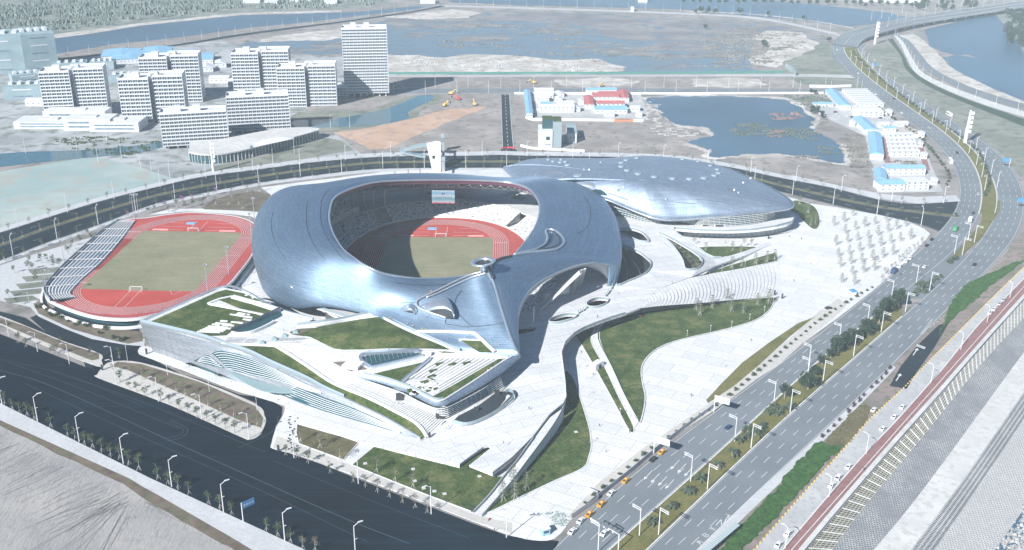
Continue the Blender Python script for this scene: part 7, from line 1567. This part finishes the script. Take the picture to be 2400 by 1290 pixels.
scatter('field_trees', [(600,0),(900,0),(880,10),(760,20),(600,22)], 60, 12, 'field_tree', (4, 9), 'hazy tree belt on the far bank of the river', 'trees', 5)
scatter('rubble', [(1500,230),(1540,240),(1560,290),(1640,300),(1660,318),(1560,325),(1500,290)], 90, 13, 'concrete', (.8, 2), 'pale rubble heaps between the middle camp and the pond', 'rubble', .9)
scatter('rubble', [(930,135),(1080,135),(1300,145),(1420,160),(1300,168),(1000,165)], 90, 14, 'concrete', (1.5, 4), 'pale rubble over the sandy marsh shore', 'rubble', 1.2)
scatter('shore_scrub', [(1730,92),(1800,75),(1720,140),(1700,165),(1680,150)], 30, 15, 'reed', (3, 8), 'dark scrub edging the sand bar', 'scrub', 1)
scatter('building_materials', [(1240,228),(1310,246),(1300,262),(1250,262)], 30, 16, 'white', (1, 2), 'stacked pale materials inside the middle camp', 'materials', 1.2)
scatter('building_materials', [(2070,290),(2140,296),(2150,314),(2060,308)], 30, 17, 'sand', (1, 2), 'stacked materials in the yard of the right camp', 'materials', 1.4)
scatter('building_materials', [(2085,378),(2160,380),(2160,388),(2085,386)], 20, 18, 'brown_soil', (1, 2), 'dark debris in front of the white cabin rows', 'materials', 1.2)
scatter('town_shrubs', [(100,325),(260,320),(380,330),(330,365),(200,360)], 60, 19, 'leaf', (1, 2.5), 'green shrubs along the town street by the canal', 'shrubs', 1.4)
scatter('rubbish_heap', [(1283,1205),(1315,1200),(1335,1222),(1320,1235),(1292,1232)], 40, 20, 'net', (.4, .8), 'heap of rubble under green netting at the street corner', 'rubble', .7)
# sheets west
sheet('car_park', [(0,622),(100,590),(230,552),(268,556),(200,610),(150,650),(105,690),(70,720),(0,705),(-100,680),(-100,650)], .12, 'sidewalk')
for k in range(5): sheet('parking_bed', [(8+k*14,640-k*17+60),(75+k*20,638-k*17+55),(95+k*20,645-k*17+58),(20+k*14,652-k*17+60)], .2, 'grassland')
sheet('west_white_court', [(345,505),(400,490),(520,489),(610,498),(612,520),(590,508),(540,502),(440,496),(380,502)], .15, 'plaza')
sheet('brown_bed', [(472,488),(500,468),(545,455),(600,449),(632,455),(618,478),(612,497),(560,494),(480,491)], .2, 'brown_soil')
sheet('back_court', [(612,440),(700,428),(800,416),(900,403),(1010,399),(1130,400),(1010,410),(840,425),(700,450),(650,470),(632,455)], .22, 'plaza')
sheet('platform_bed', [(78,712),(100,705),(130,730),(200,758),(280,772),(330,778),(335,800),(300,806),(250,795),(170,772),(90,735)], .2, 'brown_soil')
sheet('platform_pavement', [(66,715),(80,705),(130,738),(200,768),(280,790),(340,795),(338,812),(290,808),(215,795),(150,770),(90,742)], .16, 'sidewalk')
# ---------------- lamps
def lamp_proto(kind):
    t = thing('street_lamp' if kind != 'flood' else 'floodlight_mast', 'x', 'street lamp', (0, 0, -500)); mb = MB()
    if kind == 'single':
        mb.tube([(0, 0, 0), (0, 0, 11.5)], [.2, .13], 8); mb.build('pole', M['pole'], t); MB().tube([(0, 0, 11.2), (1.6, .3, 12.2)], .12, 5).build('arm', M['pole'], t); MB().box((2.3, .4, 12.35), (1.8, .5, .22), .2).build('lamp_head', M['pole'], t); MB().tube([(0, 0, 6), (.9, -.2, 6.4)], .09, 5).build('lower_arm', M['pole'], t)
    elif kind == 'double':
        mb.tube([(0, 0, 0), (0, 0, 12.5)], [.22, .16], 8); mb.build('pole', M['pole'], t)
        for z, l in ((12.6, 1), (11.7, 1)): MB().box((0, l*1.6, z), (.35, 3.6, .16)).build('arm', M['pole'], t); MB().box((0, l*3.6, z-.02), (.6, 1.3, .2)).build('lamp_head', M['pole'], t)
    elif kind == 'slim':
        mb.tube([(0, 0, 0), (0, 0, 9)], [.13, .08], 6); mb.build('pole', M['pole'], t); MB().box((.5, 0, 9), (1.3, .3, .15)).build('lamp_head', M['pole'], t)
    elif kind == 'flood':
        mb.tube([(0, 0, 0), (0, 0, 18)], [.3, .15], 8); mb.build('pole', M['steel'], t)
        for k in range(3): MB().box((math.cos(k*2.1)*.9, math.sin(k*2.1)*.9, 18), (1, .5, .9), k*2.1).build('floodlight', M['steel'], t)
    elif kind == 'bollard':
        mb.tube([(0, 0, 0), (0, 0, 4)], [.09, .07], 5); mb.build('pole', M['pole'], t); MB().box((0, 0, 4), (.5, .5, .3)).build('lamp_head', M['pole'], t)
    index_kids(t); return t
LP = {k: lamp_proto(k) for k in ('single', 'double', 'slim', 'flood', 'bollard')}
def lamps(kind, pts, lab, group, rz=0.0, z=.25, sc=1.0):
    for i, p in enumerate(pts):
        loc = P(p[0], p[1], z) if not isinstance(p, Vector) else p
        dup(LP[kind], loc, rz(i) if callable(rz) else rz, lab.replace('#', ordn(i)), group, sc)
lamps('single', Z0([(15,262),(265,383),(558,527),(868,680),(1208,843),(1572,1018),(2003,1225)])+[(833,1300)], '# white street lamp from the left along the bare site side of the dark avenue', 'street lamps on the bare site pavement', .35, sc=1.15)
lamps('single', Z0([(820,120),(1115,245),(1420,370),(1752,505),(2068,640)])+Z2([(120,822),(632,1035)])+[(1187,1260)], '# white street lamp from the left along the stadium side of the dark avenue', 'street lamps on the stadium side of the avenue', math.pi+.4, sc=1.15)
lamps('single', ZL([(62,1075),(265,1185),(488,1270),(798,1290)]), '# street lamp from the left on the south west pavement strip', 'street lamps on the south west strip', math.pi+.4)
lamps('slim', Z0([(1180,60),(1473,180),(1808,310)])+ZL([(898,1255),(210,870),(1170,1290)]), '# slim dark grey lamp along the narrow drive', 'slim lamps along the drive', 2.0)
lamps('double', Z3([(365,525),(55,805),(638,270),(875,100)])+Z2([(2095,1185),(1805,1300)])+ZR([(1465,820),(1295,1000),(1095,1140),(885,1290),(1640,710),(1910,495),(2005,400)]), '# twin arm lamp on the upper edge of the highway median', 'lamps on the upper edge of the median', .75+math.pi/2-math.pi/2)
lamps('double', Z3([(755,320),(480,570),(173,860),(985,110)])+Z2([(2230,1180)])+ZR([(1735,755),(1565,905),(1395,1045),(1200,1215),(1965,505),(2050,415)]), '# twin arm lamp on the lower edge of the highway median', 'lamps on the lower edge of the median', .75+math.pi)
fa = along([(2309,455),(2303,420),(2283,377),(2250,337),(2200,300),(2133,253),(2067,207),(2017,167),(1990,138)], 16, 0, .2); fb2 = along([(2341,450),(2325,415),(2298,367),(2258,327),(2215,300),(2165,263),(2100,214),(2058,175),(2015,133)], 16, 0, .2)
lamps('double', fa, '# twin arm lamp from the bend upwards on the left edge of the far median', 'lamps on the left edge of the far median', 2.2); lamps('double', fb2, '# twin arm lamp from the bend upwards on the right edge of the far median', 'lamps on the right edge of the far median', -.8)
lamps('single', Z3([(1290,610),(1028,913),(720,1275),(1745,110)])+ZR([(2300,805),(2140,975),(1955,1170)]), '# lamp on the promenade beside the red cycle path', 'lamps on the promenade', 2.4, sc=.85)
lamps('single', along(RA, 22, -3.0), '# tall street lamp from the left on the outer side of the ring road', 'street lamps on the outer side of the ring road', -1.4, sc=1.15)
lamps('single', along(RB, 24, 1.0), '# tall street lamp from the left on the inner side of the ring road', 'street lamps on the inner side of the ring road', 1.4, sc=1.15)
lamps('slim', along([(900,219),(1200,219),(1600,219),(2040,219)], 16, 0), '# slim lamp from the left on the near side of the back road', 'lamps on the near side of the back road', 1.5, sc=1.5); lamps('slim', along([(920,207),(1200,206),(1600,206),(2030,206)], 15, 0), '# slim lamp from the left on the far side of the back road', 'lamps on the far side of the back road', -1.5, sc=1.4)
lamps('slim', along([(1060,12),(1217,16),(1600,29),(1767,39),(1867,56),(1960,76)], 24, 0), '# slim lamp from the left on the long causeway', 'lamps on the causeway', 1.5, sc=1.5)
lamps('slim', along([(140,138),(433,98),(667,66),(967,26)], 22, 0), '# slim lamp from the left on the riverside road', 'lamps on the riverside road', -1.5, sc=1.5)
lamps('slim', [Vector((q.x, q.y, 8)) for q in along([(2033,62),(2133,40),(2300,17),(2390,4)], 14, 0)], '# slim lamp from the left on the far side of the viaduct', 'lamps on the far side of the viaduct', -1.5, sc=1.6)
lamps('slim', [Vector((q.x, q.y, 8)) for q in along([(2050,84),(2167,50),(2267,35),(2380,16)], 14, 0)], '# slim lamp from the left on the near side of the viaduct', 'lamps on the near side of the viaduct', 1.5, sc=1.6)
lamps('slim', along([(2095,84),(2125,130),(2160,178),(2230,215),(2400,272)], 16, 0), '# slim lamp from the top along the coast walk', 'lamps along the coast walk', 1.5, sc=1.4)
lamps('slim', [(180,350),(60,360),(230,380),(330,395),(398,415),(250,330),(285,372),(355,400),(430,330),(640,385),(560,400),(690,360),(730,330),(775,300),(820,300)], '# slim lamp in the streets between the canal and the ring road', 'lamps in the canal streets', 1.5, sc=1.4)
lamps('flood', [(113,699,5),(153,627,5)][:0] or [P(113, 700, 5), P(153, 628, 5), P(315, 513, 5), P(487, 686, 5), P(536, 643, 5), P(590, 560, 5), P(597, 520, .3), P(326, 512, 5)], '# tall floodlight mast around the practice track', 'floodlight masts at the practice track', 0)
lamps('bollard', ZR([(30,1080),(195,1045),(343,1015),(470,965),(573,910),(635,845),(188,640),(275,620),(437,590),(520,575),(595,555)])+[(1507,905),(1383,1040),(1376,930),(1453,975)], '# short path lamp beside the east lawns', 'short path lamps by the lawns', 0, .4)
# ---------------- vehicles
carm = {}
def carmat(n, c): carm[n] = plain('car_'+n, c, .3, .1, var=0); return carm[n]
for n_, c_ in (('white', (.8, .81, .82)), ('orange', (.75, .33, .02)), ('black', (.02, .025, .03)), ('blue', (.03, .07, .16)), ('silver', (.5, .52, .54)), ('red', (.45, .03, .03)), ('green', (.06, .33, .14))): carmat(n_, c_)
M['tyre'] = plain('tyre', (.02, .02, .02), .9, var=0); M['carglass'] = glassmat('car_glass', (.02, .03, .04)); M['headlight'] = plain('headlight_glass', (.8, .8, .75), .2, var=0)
def car_proto(col, taxi=False, suv=False):
    t = thing('car', 'x', 'car', (0, 0, -500)); H = .25 if suv else 0
    prof = [(-2.25, .45), (-2.25, .95+H), (-1.9, 1.0+H), (-1.55, 1.38+H), (-.1, 1.46+H), (.65, 1.38+H), (1.25, .98+H), (2.15, .85+H), (2.3, .6), (2.3, .35), (-2.2, .3)]
    if not suv: prof = [(-2.25, .45), (-2.3, .9), (-1.65, .98), (-1.1, 1.38), (-.1, 1.45), (.45, 1.38), (1.15, .95), (2.1, .8), (2.3, .6), (2.3, .35), (-2.2, .3)]
    mb = MB(); n = len(prof); wf = [.88 if z < 1.05+H else .68 for x, z in prof]; a = [(x, -w_, z) for (x, z), w_ in zip(prof, wf)]; b_ = [(x, w_, z) for (x, z), w_ in zip(prof, wf)]
    mb.add(a+b_, [tuple(range(n)), tuple(range(2*n-1, n-1, -1))]+[(i, n+i, n+(i+1) % n, (i+1) % n) for i in range(n)]); mb.build('body', carm[col], t)
    g = MB()
    def q(i, j, k=.86): 
        (x0, z0), (x1, z1) = prof[i], prof[j]; w0 = wf[i]*k; w1 = wf[j]*k; dx = (z1-z0); dz = -(x1-x0); l = math.hypot(dx, dz); ox, oz = -dx/l*.02, -dz/l*.02
        g.add([(x0*.97+x1*.03+ox, -w0, z0+oz), (x0*.97+x1*.03+ox, w0, z0+oz), (x1+ox, w1, z1+oz), (x1+ox, -w1, z1+oz)], [(0, 1, 2, 3)]); 
    ox = .02
    for i, j in ((2, 3), (5, 6)):
        (x0, z0), (x1, z1) = prof[i], prof[j]; sgn = -1 if i == 2 else 1; g.add([(x0+sgn*.04, -wf[i]*.85, z0+.05), (x0+sgn*.04, wf[i]*.85, z0+.05), (x1+sgn*.04, wf[j]*.85, z1+.02), (x1+sgn*.04, -wf[j]*.85, z1+.02)], [(0, 1, 2, 3)])
    for s in (-1, 1): g.add([(prof[2][0]+.25, s*.895, prof[2][1]), (prof[6][0]-.2, s*.895, prof[6][1]+.02), (prof[5][0]-.05, s*.72, prof[5][1]-.06), (prof[3][0]+.1, s*.72, prof[3][1]-.06)], [(0, 1, 2, 3)])
    g.build('window', M['carglass'], t)
    for x in (-1.4, 1.4):
        for y in (-.82, .82): w_ = MB(); w_.tube([(x, y-.1, .33), (x, y+.1, .33)], .33, 12); w_.build('wheel', M['tyre'], t)
    for y in (-.6, .6): MB().box((2.29, y, .62), (.06, .35, .16)).build('headlight', M['headlight'], t)
    if taxi: MB().box((-.1, 0, 1.55), (.25, .7, .16)).build('roof_sign', M['headlight'], t)
    index_kids(t); return t
def truck_proto(col, bus=False):
    t = thing('bus' if bus else 'truck', 'x', 'bus' if bus else 'truck', (0, 0, -500)); L = 11 if bus else 7
    if bus: MB().box((0, 0, 1.75), (L, 2.5, 2.8), 0, .96).build('body', carm[col], t); MB().box((0, 0, 2.1), (L*.94, 2.54, .9)).build('window', M['carglass'], t); MB().box((L/2+.01, 0, 2), (.06, 2.2, 1.3)).build('windscreen', M['carglass'], t)
    else: MB().box((-.9, 0, 1.9), (5, 2.3, 2.5)).build('cargo_box', carm[col], t); MB().box((2.7, 0, 1.35), (1.7, 2.1, 1.8), 0, .9).build('cab', carm['white' if col == 'white' else col], t); MB().box((3.5, 0, 1.75), (.1, 1.8, .7)).build('windscreen', M['carglass'], t)
    for x in (-L*.32, L*.32):
        for y in (-1.05, 1.05): w_ = MB(); w_.tube([(x, y-.15, .5), (x, y+.15, .5)], .5, 12); w_.build('wheel', M['tyre'], t)
    index_kids(t); return t
CP = {}
for c_ in ('white', 'black', 'blue', 'silver', 'red'): CP[c_] = car_proto(c_)
CP['orange'] = car_proto('orange', True); CP['suv'] = car_proto('white', suv=True); CP['bluetruck'] = truck_proto('blue'); CP['whitetruck'] = truck_proto('white'); CP['greentruck'] = truck_proto('green'); CP['bus'] = truck_proto('white', True)
def heading(p, line):
    best = min(range(len(line)-1), key=lambda i: ((line[i]+line[i+1])/2-p).length); d = line[best+1]-line[best]; return math.atan2(d.y, d.x)
promL = resample(cr(PP(S_RL, .2), 5), 60)
def cars(lst, line, group, z=.13, flip=0.0):
    for kind, px, py, lab in lst:
        p = P(px, py, z); dup(CP[kind], p, heading(p, line)+flip, lab, group, 1.08)
HW = 'vehicles on the highway'
cars([('orange',1552,1062,'orange taxi furthest up in the roadside row, under the white billboard'),('black',1531,1079,'black car parked just below the billboard'),('orange',1467,1129,'orange taxi alone in the roadside row, second from the top'),('white',1433,1158,'white car parked between two orange taxis on the roadside'),('orange',1410,1184,'orange taxi just below the white parked car'),('orange',1382,1208,'orange taxi nearest the street corner'),('white',1362,1223,'white car parked directly below the nearest orange taxi'),('white',1342,1248,'white car at the street corner, lowest of the parked row'),
 ('white',1417,1252,'white car driving in the middle lanes at the bottom'),('blue',1707,1004,'dark blue car driving under the palm median'),('suv',2109,627,'white car parked nearest the blue truck'),('suv',2124,614,'white car parked second from the blue truck'),('white',2134,607,'white car parked third from the blue truck'),('white',2167,627,'white car driving past the parked white cars'),('black',2172,577,'dark car parked right below the plaza corner'),('black',2184,563,'dark car parked at the plaza corner'),
 ('black',2281,501,'dark car driving behind the white truck'),('silver',2292,456,'silver car near the blue gantry sign'),('black',2243,359,'black car driving alone on the bend of the upper carriageway'),('white',2112,266,'white car near the second camp on the upper carriageway'),('black',2095,233,'dark car above the grey cabin rows'),('silver',2177,301,'small grey car on the upper carriageway beside the cabin rows'),('white',2011,173,'white car at the start of the upper bend'),('white',1962,118,'white car furthest up before the viaduct'),('red',1983,86,'red car at the viaduct start')], h1a, HW)
cars([('black',2284,622,'black car alone on the lower carriageway near the median gap'),('white',2303,360,'white car on the lower carriageway near the tall mast'),('silver',2278,336,'grey car on the lower carriageway left of the tall mast'),('blue',2242,314,'dark car on the lower carriageway above the tall mast'),('white',2052,222,'white car on the far lower carriageway'),('black',2000,133,'dark car at the top of the lower carriageway')], h2a, HW)
cars([('bluetruck',2095,640,'blue truck parked beside the sparse plaza trees'),('greentruck',2239,541,'green truck driving below the white truck'),('whitetruck',2274,519,'white truck driving at the bend'),('bus',2227,381,'white bus on the side road by the right camp')], h1a, 'trucks and buses'); cars([('bus',2224,271,'white bus on the far lower carriageway')], h2a, 'trucks and buses')
cars([('white',2048,963,'white car alone on the left side of the promenade road'),('white',2115,956,'topmost white car of the three by the promenade lamp'),('white',2096,979,'middle white car of three parked along the cycle path'),('white',2069,1007,'lowest white car of the three parked along the cycle path'),('white',1989,1096,'white car parked above the pair on the promenade'),('suv',1965,1122,'white car of the promenade pair, upper'),('white',1949,1140,'white car of the promenade pair, lower, by the lamp'),('suv',1847,1254,'white car near the bottom of the promenade'),('white',1825,1279,'white car lowest of all on the promenade'),
 ('silver',2352,705,'silver car topmost at the upper end of the promenade'),('silver',2343,714,'silver car second at the upper end of the promenade'),('white',2330,727,'white car third at the upper end of the promenade'),('white',2321,735,'white car fourth at the upper end of the promenade')], promL, 'cars parked on the promenade', .2)
p = P(1942, 724, .3); dup(CP['black'], p, .3, 'black car parked alone on the white plaza edge', 'cars on the plaza')
for i, (x, y) in enumerate([(1312,248),(1320,249),(1328,248),(1336,249),(1322,243)]): dup(CP['silver' if i % 2 else 'black'], P(x, y, .2), 1.4, '%s small car parked inside the middle camp' % ordn(i), 'cars in the middle camp')
for i, (x, y) in enumerate([(1928,263),(1934,268),(1925,267),(1958,264),(1964,268),(1990,273),(1997,276),(2048,278),(2056,278),(2064,278),(2074,278),(2084,279),(2092,278)]): dup(CP['white' if i % 3 else 'black'], P(x, y, .2), .4, '%s small car parked in the yards of the right camp' % ordn(i), 'cars in the right camp')
# ---------------- people
def person_proto(top, legs, seed):
    verts = [(0, 0, .95), (0, 0, 1.2), (0, 0, 1.42), (0, 0, 1.55), (0, .01, 1.66), (.1, 0, .88), (.13, .05, .5), (.14, 0, .06), (.14, -.12, .03), (-.1, 0, .88), (-.13, -.08, .5), (-.15, .05, .06), (-.15, -.07, .03), (.2, 0, 1.38), (.27, .02, 1.1), (.27, -.1, .86), (-.2, 0, 1.38), (-.27, .02, 1.1), (-.25, -.12, .88)]
    ed = [(0, 1), (1, 2), (2, 3), (3, 4), (0, 5), (5, 6), (6, 7), (7, 8), (0, 9), (9, 10), (10, 11), (11, 12), (2, 13), (13, 14), (14, 15), (2, 16), (16, 17), (17, 18)]
    rad = [.15, .14, .15, .06, .11, .1, .07, .05, .05, .1, .07, .05, .05, .07, .05, .04, .07, .05, .04]
    me = bpy.data.meshes.new('person'); me.from_pydata(verts, ed, []); o = bpy.data.objects.new('person', me); COL.objects.link(o)
    m = o.modifiers.new('skin', 'SKIN'); 
    for v, r0 in zip(me.skin_vertices[0].data, rad): v.radius = (r0, r0*.85)
    me.skin_vertices[0].data[0].use_root = True
    s = o.modifiers.new('sub', 'SUBSURF'); s.levels = 1; s.render_levels = 1
    dg = bpy.context.evaluated_depsgraph_get(); me2 = bpy.data.meshes.new_from_object(o.evaluated_get(dg)); me2.name = 'person'
    t = NT('clothes_%d' % seed); sp = t.n('ShaderNodeSeparateXYZ'); t.l(t.co('Object'), sp.inputs[0]); mr = t.n('ShaderNodeMath', operation='MULTIPLY'); t.l(sp.outputs[2], mr.inputs[0]); mr.inputs[1].default_value = .5
    rp = t.ramp(mr.outputs[0], [(0, legs), (.46, top), (.74, (.45, .3, .22)), (.81, (.03, .025, .02))]); t.t.nodes[-1].color_ramp.interpolation = 'CONSTANT'; me2.materials.clear(); me2.materials.append(t.out(rp, .8))
    o.modifiers.clear(); o.data = me2; o.location = (0, 0, -500); return o
PE = [person_proto((.03, .04, .08), (.03, .03, .04), 1), person_proto((.45, .05, .05), (.04, .04, .06), 2), person_proto((.6, .6, .6), (.05, .06, .1), 3), person_proto((.65, .5, .06), (.03, .04, .08), 4)]
def person(k, p, lab, grp='people around the stadium'):
    o = PE[k].copy(); COL.objects.link(o); o.location = p; o.rotation_euler = (0, 0, rt.uniform(0, 6.28)); o.scale = (1.05, 1.05, 1.05); tag(o, lab, 'person', grp)
for k, x, y, z, lab in ((0,1159,1246,.3,'person in dark clothes standing near the avenue kerb'),(2,1256,1209,.3,'person in a pale top walking beside a companion on the corner plaza'),(0,1261,1210,.3,'person in dark clothes beside the one in a pale top'),(0,987,1034,1.6,'person in dark clothes at the tip of the planted strip'),(0,935,948,9,'person in dark clothes on the grand stair by the entrance'),(0,912,822,17.4,'person in dark clothes beside the mound lawn'),
 (0,2110,645,.3,'person standing right of the blue truck'),(1,2272,665,.3,'person by the median crossing')[:0] or (0,1478,1013,.3,'person at the pointed end of the thin lawn'),(1,1475,1015,.3,'person in red at the pointed end of the thin lawn'),(0,1196,1096,4.4,'person walking up the ramp walk'),(2,665,777,14.8,'person near the sunken court on the podium'),(0,1575,664,7.3,'person standing at the top of the steps'),
 (0,1878,562,.3,'person alone on the plaza right of the terrace'),(1,1850,556,.3,'person in red below the terrace'),(0,2024,1103,.3,'person walking on the red cycle path'),(3,1046,1006,3.8,'person in yellow by the foot of the grand stair'),(2,1052,1000,4,'person in a pale top by the foot of the grand stair'),(0,745,958,.5,'person before the low glazed front')): person(k, P(x, y, z), lab)
VIS = [(1405,1000),(1500,745),(1530,690),(1450,690),(1400,745),(1560,640),(1640,560),(1700,570),(1900,620),(1860,660),(1760,800),(1700,860),(1620,930),(1420,1060),(1270,900),(1240,960),(1180,1040),(1375,860),(1390,880),(1362,828)]
for i, (x, y) in enumerate(VIS): person(i % 3 if i % 3 != 1 or i < 4 else 0, P(x, y, .3 if i not in (1,2,3,4,5,14,15,16) else (8 if i < 5 else 6)), '%s lone walker on the pale paving, counting the scattered walkers' % ordn(i), 'walkers on the paving')
for i, (x, y) in enumerate(((990,778),(998,779),(1022,780),(955,766),(968,771),(1001,694),(1010,690),(1001,747),(916,752))): person(3 if i != 5 else 1, hit(ROOF, x, y, .1), '%s worker in a yellow vest on the metal apron, counted in a zigzag' % ordn(i) if i != 5 else 'worker in red on the metal apron by the gutter', 'workers on the metal apron')
for o in PE: bpy.data.objects.remove(o)
# scooter riders at the corner
g = thing('scooter', 'dark red scooter with riders near the corner of the front lawn', 'scooter', P(1147, 1219, .3), 1.0); MB().box((0, 0, .6), (1.3, .35, .5), 0, .7).build('body', carm['red'], g)
for x in (-.6, .65): MB().tube([(x, -.05, .28), (x, .05, .28)], .28, 10).build('wheel', M['tyre'], g)
person_loc = P(1147, 1219, .75)
# ---------------- signs, kiosks, bus shelter, gantries
def billboard(px, py, rz, label, c='white', w_=7, h=3.2, ph=6, name='billboard'):
    t = thing(name, label, 'billboard', P(px, py, .25), rz, 'roadside signs'); MB().tube([(0, 0, 0), (0, 0, ph+h)], .22, 8).build('post', M['pole'], t); MB().box((w_/2+.3, 0, ph+h/2), (w_, .25, h)).build('panel', M[c], t); return t
M['signblue'] = plain('sign_blue', (.05, .22, .45), .5, var=.03)
billboard(1532, 1063, -.55, 'blank white billboard above the uppermost orange taxi'); billboard(1673, 966, -.55, 'blank white billboard beside the highway, the further of two')
t = billboard(570, 1221, .75, 'blue road sign on a post among the young trees at the bottom left', 'signblue', 5.4, 3.0, 5.5, 'road_sign')
for k in range(4):
    mb = MB()
    for a in glyph(k, .9): mb.tube([(.7+k*1.25+a[0], -.16, 6.5+a[1]), (.7+k*1.25+a[2], -.16, 6.5+a[3])], .06, 4)
    mb.build('lettering', M['line'], t)
for px, py, rz, lab in ((2365, 393, 2.9, 'blue gantry sign above the lower carriageway at the right'), (2402, 489, 2.9, 'blue road sign at the right edge'), (2043, 163, 0.2, 'blue sign over the far highway')): billboard(px, py, rz, lab, 'signblue', 6, 3, 5, 'road_sign')
def gantry(px, py, rz, ln, label):
    t = thing('gantry', label, 'gantry', P(px, py, .25), rz, 'traffic gantries'); mb = MB(); mb.tube([(0, 0, 0), (0, 0, 7.5)], .22, 8); mb.build('post', M['pole'], t); MB().tube([(0, 0, 7.3), (ln, 0, 7.3)], .14, 6).build('arm', M['pole'], t)
    for k in range(6): MB().box((ln*(.2+.15*k), 0, 7.0), (.5, .4, .9)).build('camera_box', M['pole'], t)
gantry(1449, 1290, 2.35, 15, 'white signal gantry reaching over the lanes at the bottom')
t = thing('kiosk', 'small pale blue guard kiosk at the street corner', 'kiosk', P(1277, 1251, .25), .4); MB().box((0, 0, 1.4), (3.2, 3, 2.8)).build('wall', plain('kiosk_blue', (.25, .45, .65)), t); MB().box((0, 0, 3), (3.6, 3.4, .4)).build('roof', M['white'], t); MB().box((0, -1.52, 1.7), (2.2, .06, 1)).build('window', M['carglass'], t)
t = thing('kiosk', 'small blue and white tent kiosk at the plaza edge by the highway', 'kiosk', P(1998, 690, .3), .3); MB().box((0, 0, 1.3), (3.5, 3.5, 2.6)).build('wall', M['facade_white'], t); MB().box((0, 0, 2.9), (4.2, 4.2, .9), 0, .3).build('roof', M['signblue'], t)
t = thing('wedge_wall', 'white wedge shaped stair block in the lower court beside the curved path', 'stair block', P(1398, 862, .3), .9); MB().box((0, 0, 1.6), (9, 4.5, 3.2), 0, .75).build('wall', M['white'], t); MB().box((0, -2.3, 1.3), (2, .3, 2.4)).build('doorway', M['dark'], t)
t = thing('bus_shelter', 'long bus shelter with pale glass roof beside the lower carriageway', 'bus shelter', P(1686, 1277, .25), .83)
for x in (-11, -4, 4, 11): MB().tube([(x, .6, 0), (x, .6, 2.9)], .1, 6).build('post', M['steel'], t)
MB().box((0, 0, 3), (26, 2.6, .15)).build('roof', M['canopy'], t)
for x in (-8, 0, 8): MB().box((x, .8, 1.5), (5, .1, 1.6)).build('display_panel', M['rail'], t)
mb = MB(); [mb.box((x, 0, 3.12), (.12, 2.6, .08)) for x in range(-12, 13)]; mb.build('roof_rib', M['pole'], t)
# hoarding along the plaza front near the corner
HO = [(1345,1215),(1370,1180),(1400,1158),(1470,1100),(1530,1052),(1600,1001),(1690,938)]
o = MB(); wall(o, resample(cr(PP([(1378,1186),(1400,1168),(1470,1113),(1530,1063),(1600,1008),(1690,943)], .3), 4), 40), .2, 2.0); tag(o.build('site_hoarding', plain('hoarding_grey', (.35, .38, .42))), 'low grey hoarding between the white plaza and the taxi row', 'hoarding')
o = MB(); wall(o, PP([(1375,1150),(1400,1160),(1402,1172),(1340,1215)], .3), .2, 2.0); tag(o.build('site_hoarding', M['steel']), 'grey corner hoarding round the pit at the street corner', 'hoarding')
for i, (x, y, z) in enumerate(((208,1031,.3),(1007,1027,1.7),(653,1058,.3),(1107,1200,.4),(1833,700,.4),(1815,692,.4),(2082,509,.3),(1801,560,.4),(240,868,.3),(344,830,.3))): 
    o = MB().box((0, 0, 1.6), (1.0, .35, 3.2)).build('info_totem', M['dark']); o.location = P(x, y, z); tag(o, '%s black information totem, counted in a zigzag over the picture' % ordn(i), 'totem', 'black information totems')
o = MB(); wall(o, PP([(1176,349),(1190,347),(1206,348)], .2), .6, 1.2); tag(o.build('road_barrier', M['red']), 'red water filled barriers across the avenue mouth', 'barrier')
o = MB(); r = random.Random(8)
for k in range(22): x, y = 682+r.uniform(-8, 16), 978+k*3.6; p = P(x, y, .35); o.box((p.x, p.y, .6), (.5, .5, .6))
tag(o.build('stone_bollard', M['dark']), 'scattered dark bollards at the left tip of the forecourt', 'bollards', kind='stuff')
# manhole lids on the lawns
for i, (x, y) in enumerate(((856,1087),(968,1100)[:2],(993,1145),(1018,1152),(1042,1158),(1124,1117),(1350,1013),(972,1128))): o = MB().box((0, 0, .1), (1.6, 1.6, .2), .3).build('inspection_cover', M['pale_concrete']); o.location = P(x, y, .55); tag(o, '%s pale inspection cover lying on the lawns by the ramp' % ordn(i), 'cover', 'inspection covers on the lawns')
for ks in PR.values():
    for t in ks:
        for c in KIDS[t.name]: bpy.data.objects.remove(c)
        bpy.data.objects.remove(t)
for t in list(LP.values())+list(CP.values()):
    for c in KIDS[t.name]: bpy.data.objects.remove(c)
    bpy.data.objects.remove(t)

for o in [o for o in COL.objects if o.type == 'MESH' and o.name.split('.')[0] in ('planter_block','stone_block','roof_seam','aisle_stair','gangway_wall','step_line','service_door','entrance','entrance_portal','entrance_door','doorway','concourse_doorway','paving_bar','roof_wall','apron_gutter','valley_gutter','stair_nosing','tower_glass','landing_mat','lettering','mullion','lens_inner_trim','opening_trim')]: split_loose(o)
# ================================================================ HAZE
hz = MB().box((0, 2600, 128), (9600, 7600, 290)).build('haze', [bpy.data.materials.new('haze')]); hz['kind'] = 'stuff'
m = hz.data.materials[0]; m.use_nodes = True; nt = m.node_tree; nt.nodes.clear(); out = nt.nodes.new('ShaderNodeOutputMaterial'); pv = nt.nodes.new('ShaderNodeVolumePrincipled')
pv.inputs['Color'].default_value = (0.72, 0.89, 1.0, 1); pv.inputs['Density'].default_value = 0.00013; pv.inputs['Anisotropy'].default_value = -0.25
nt.links.new(pv.outputs[0], out.inputs['Volume'])
tag(hz, 'pale blue air haze over the whole scene', 'haze')
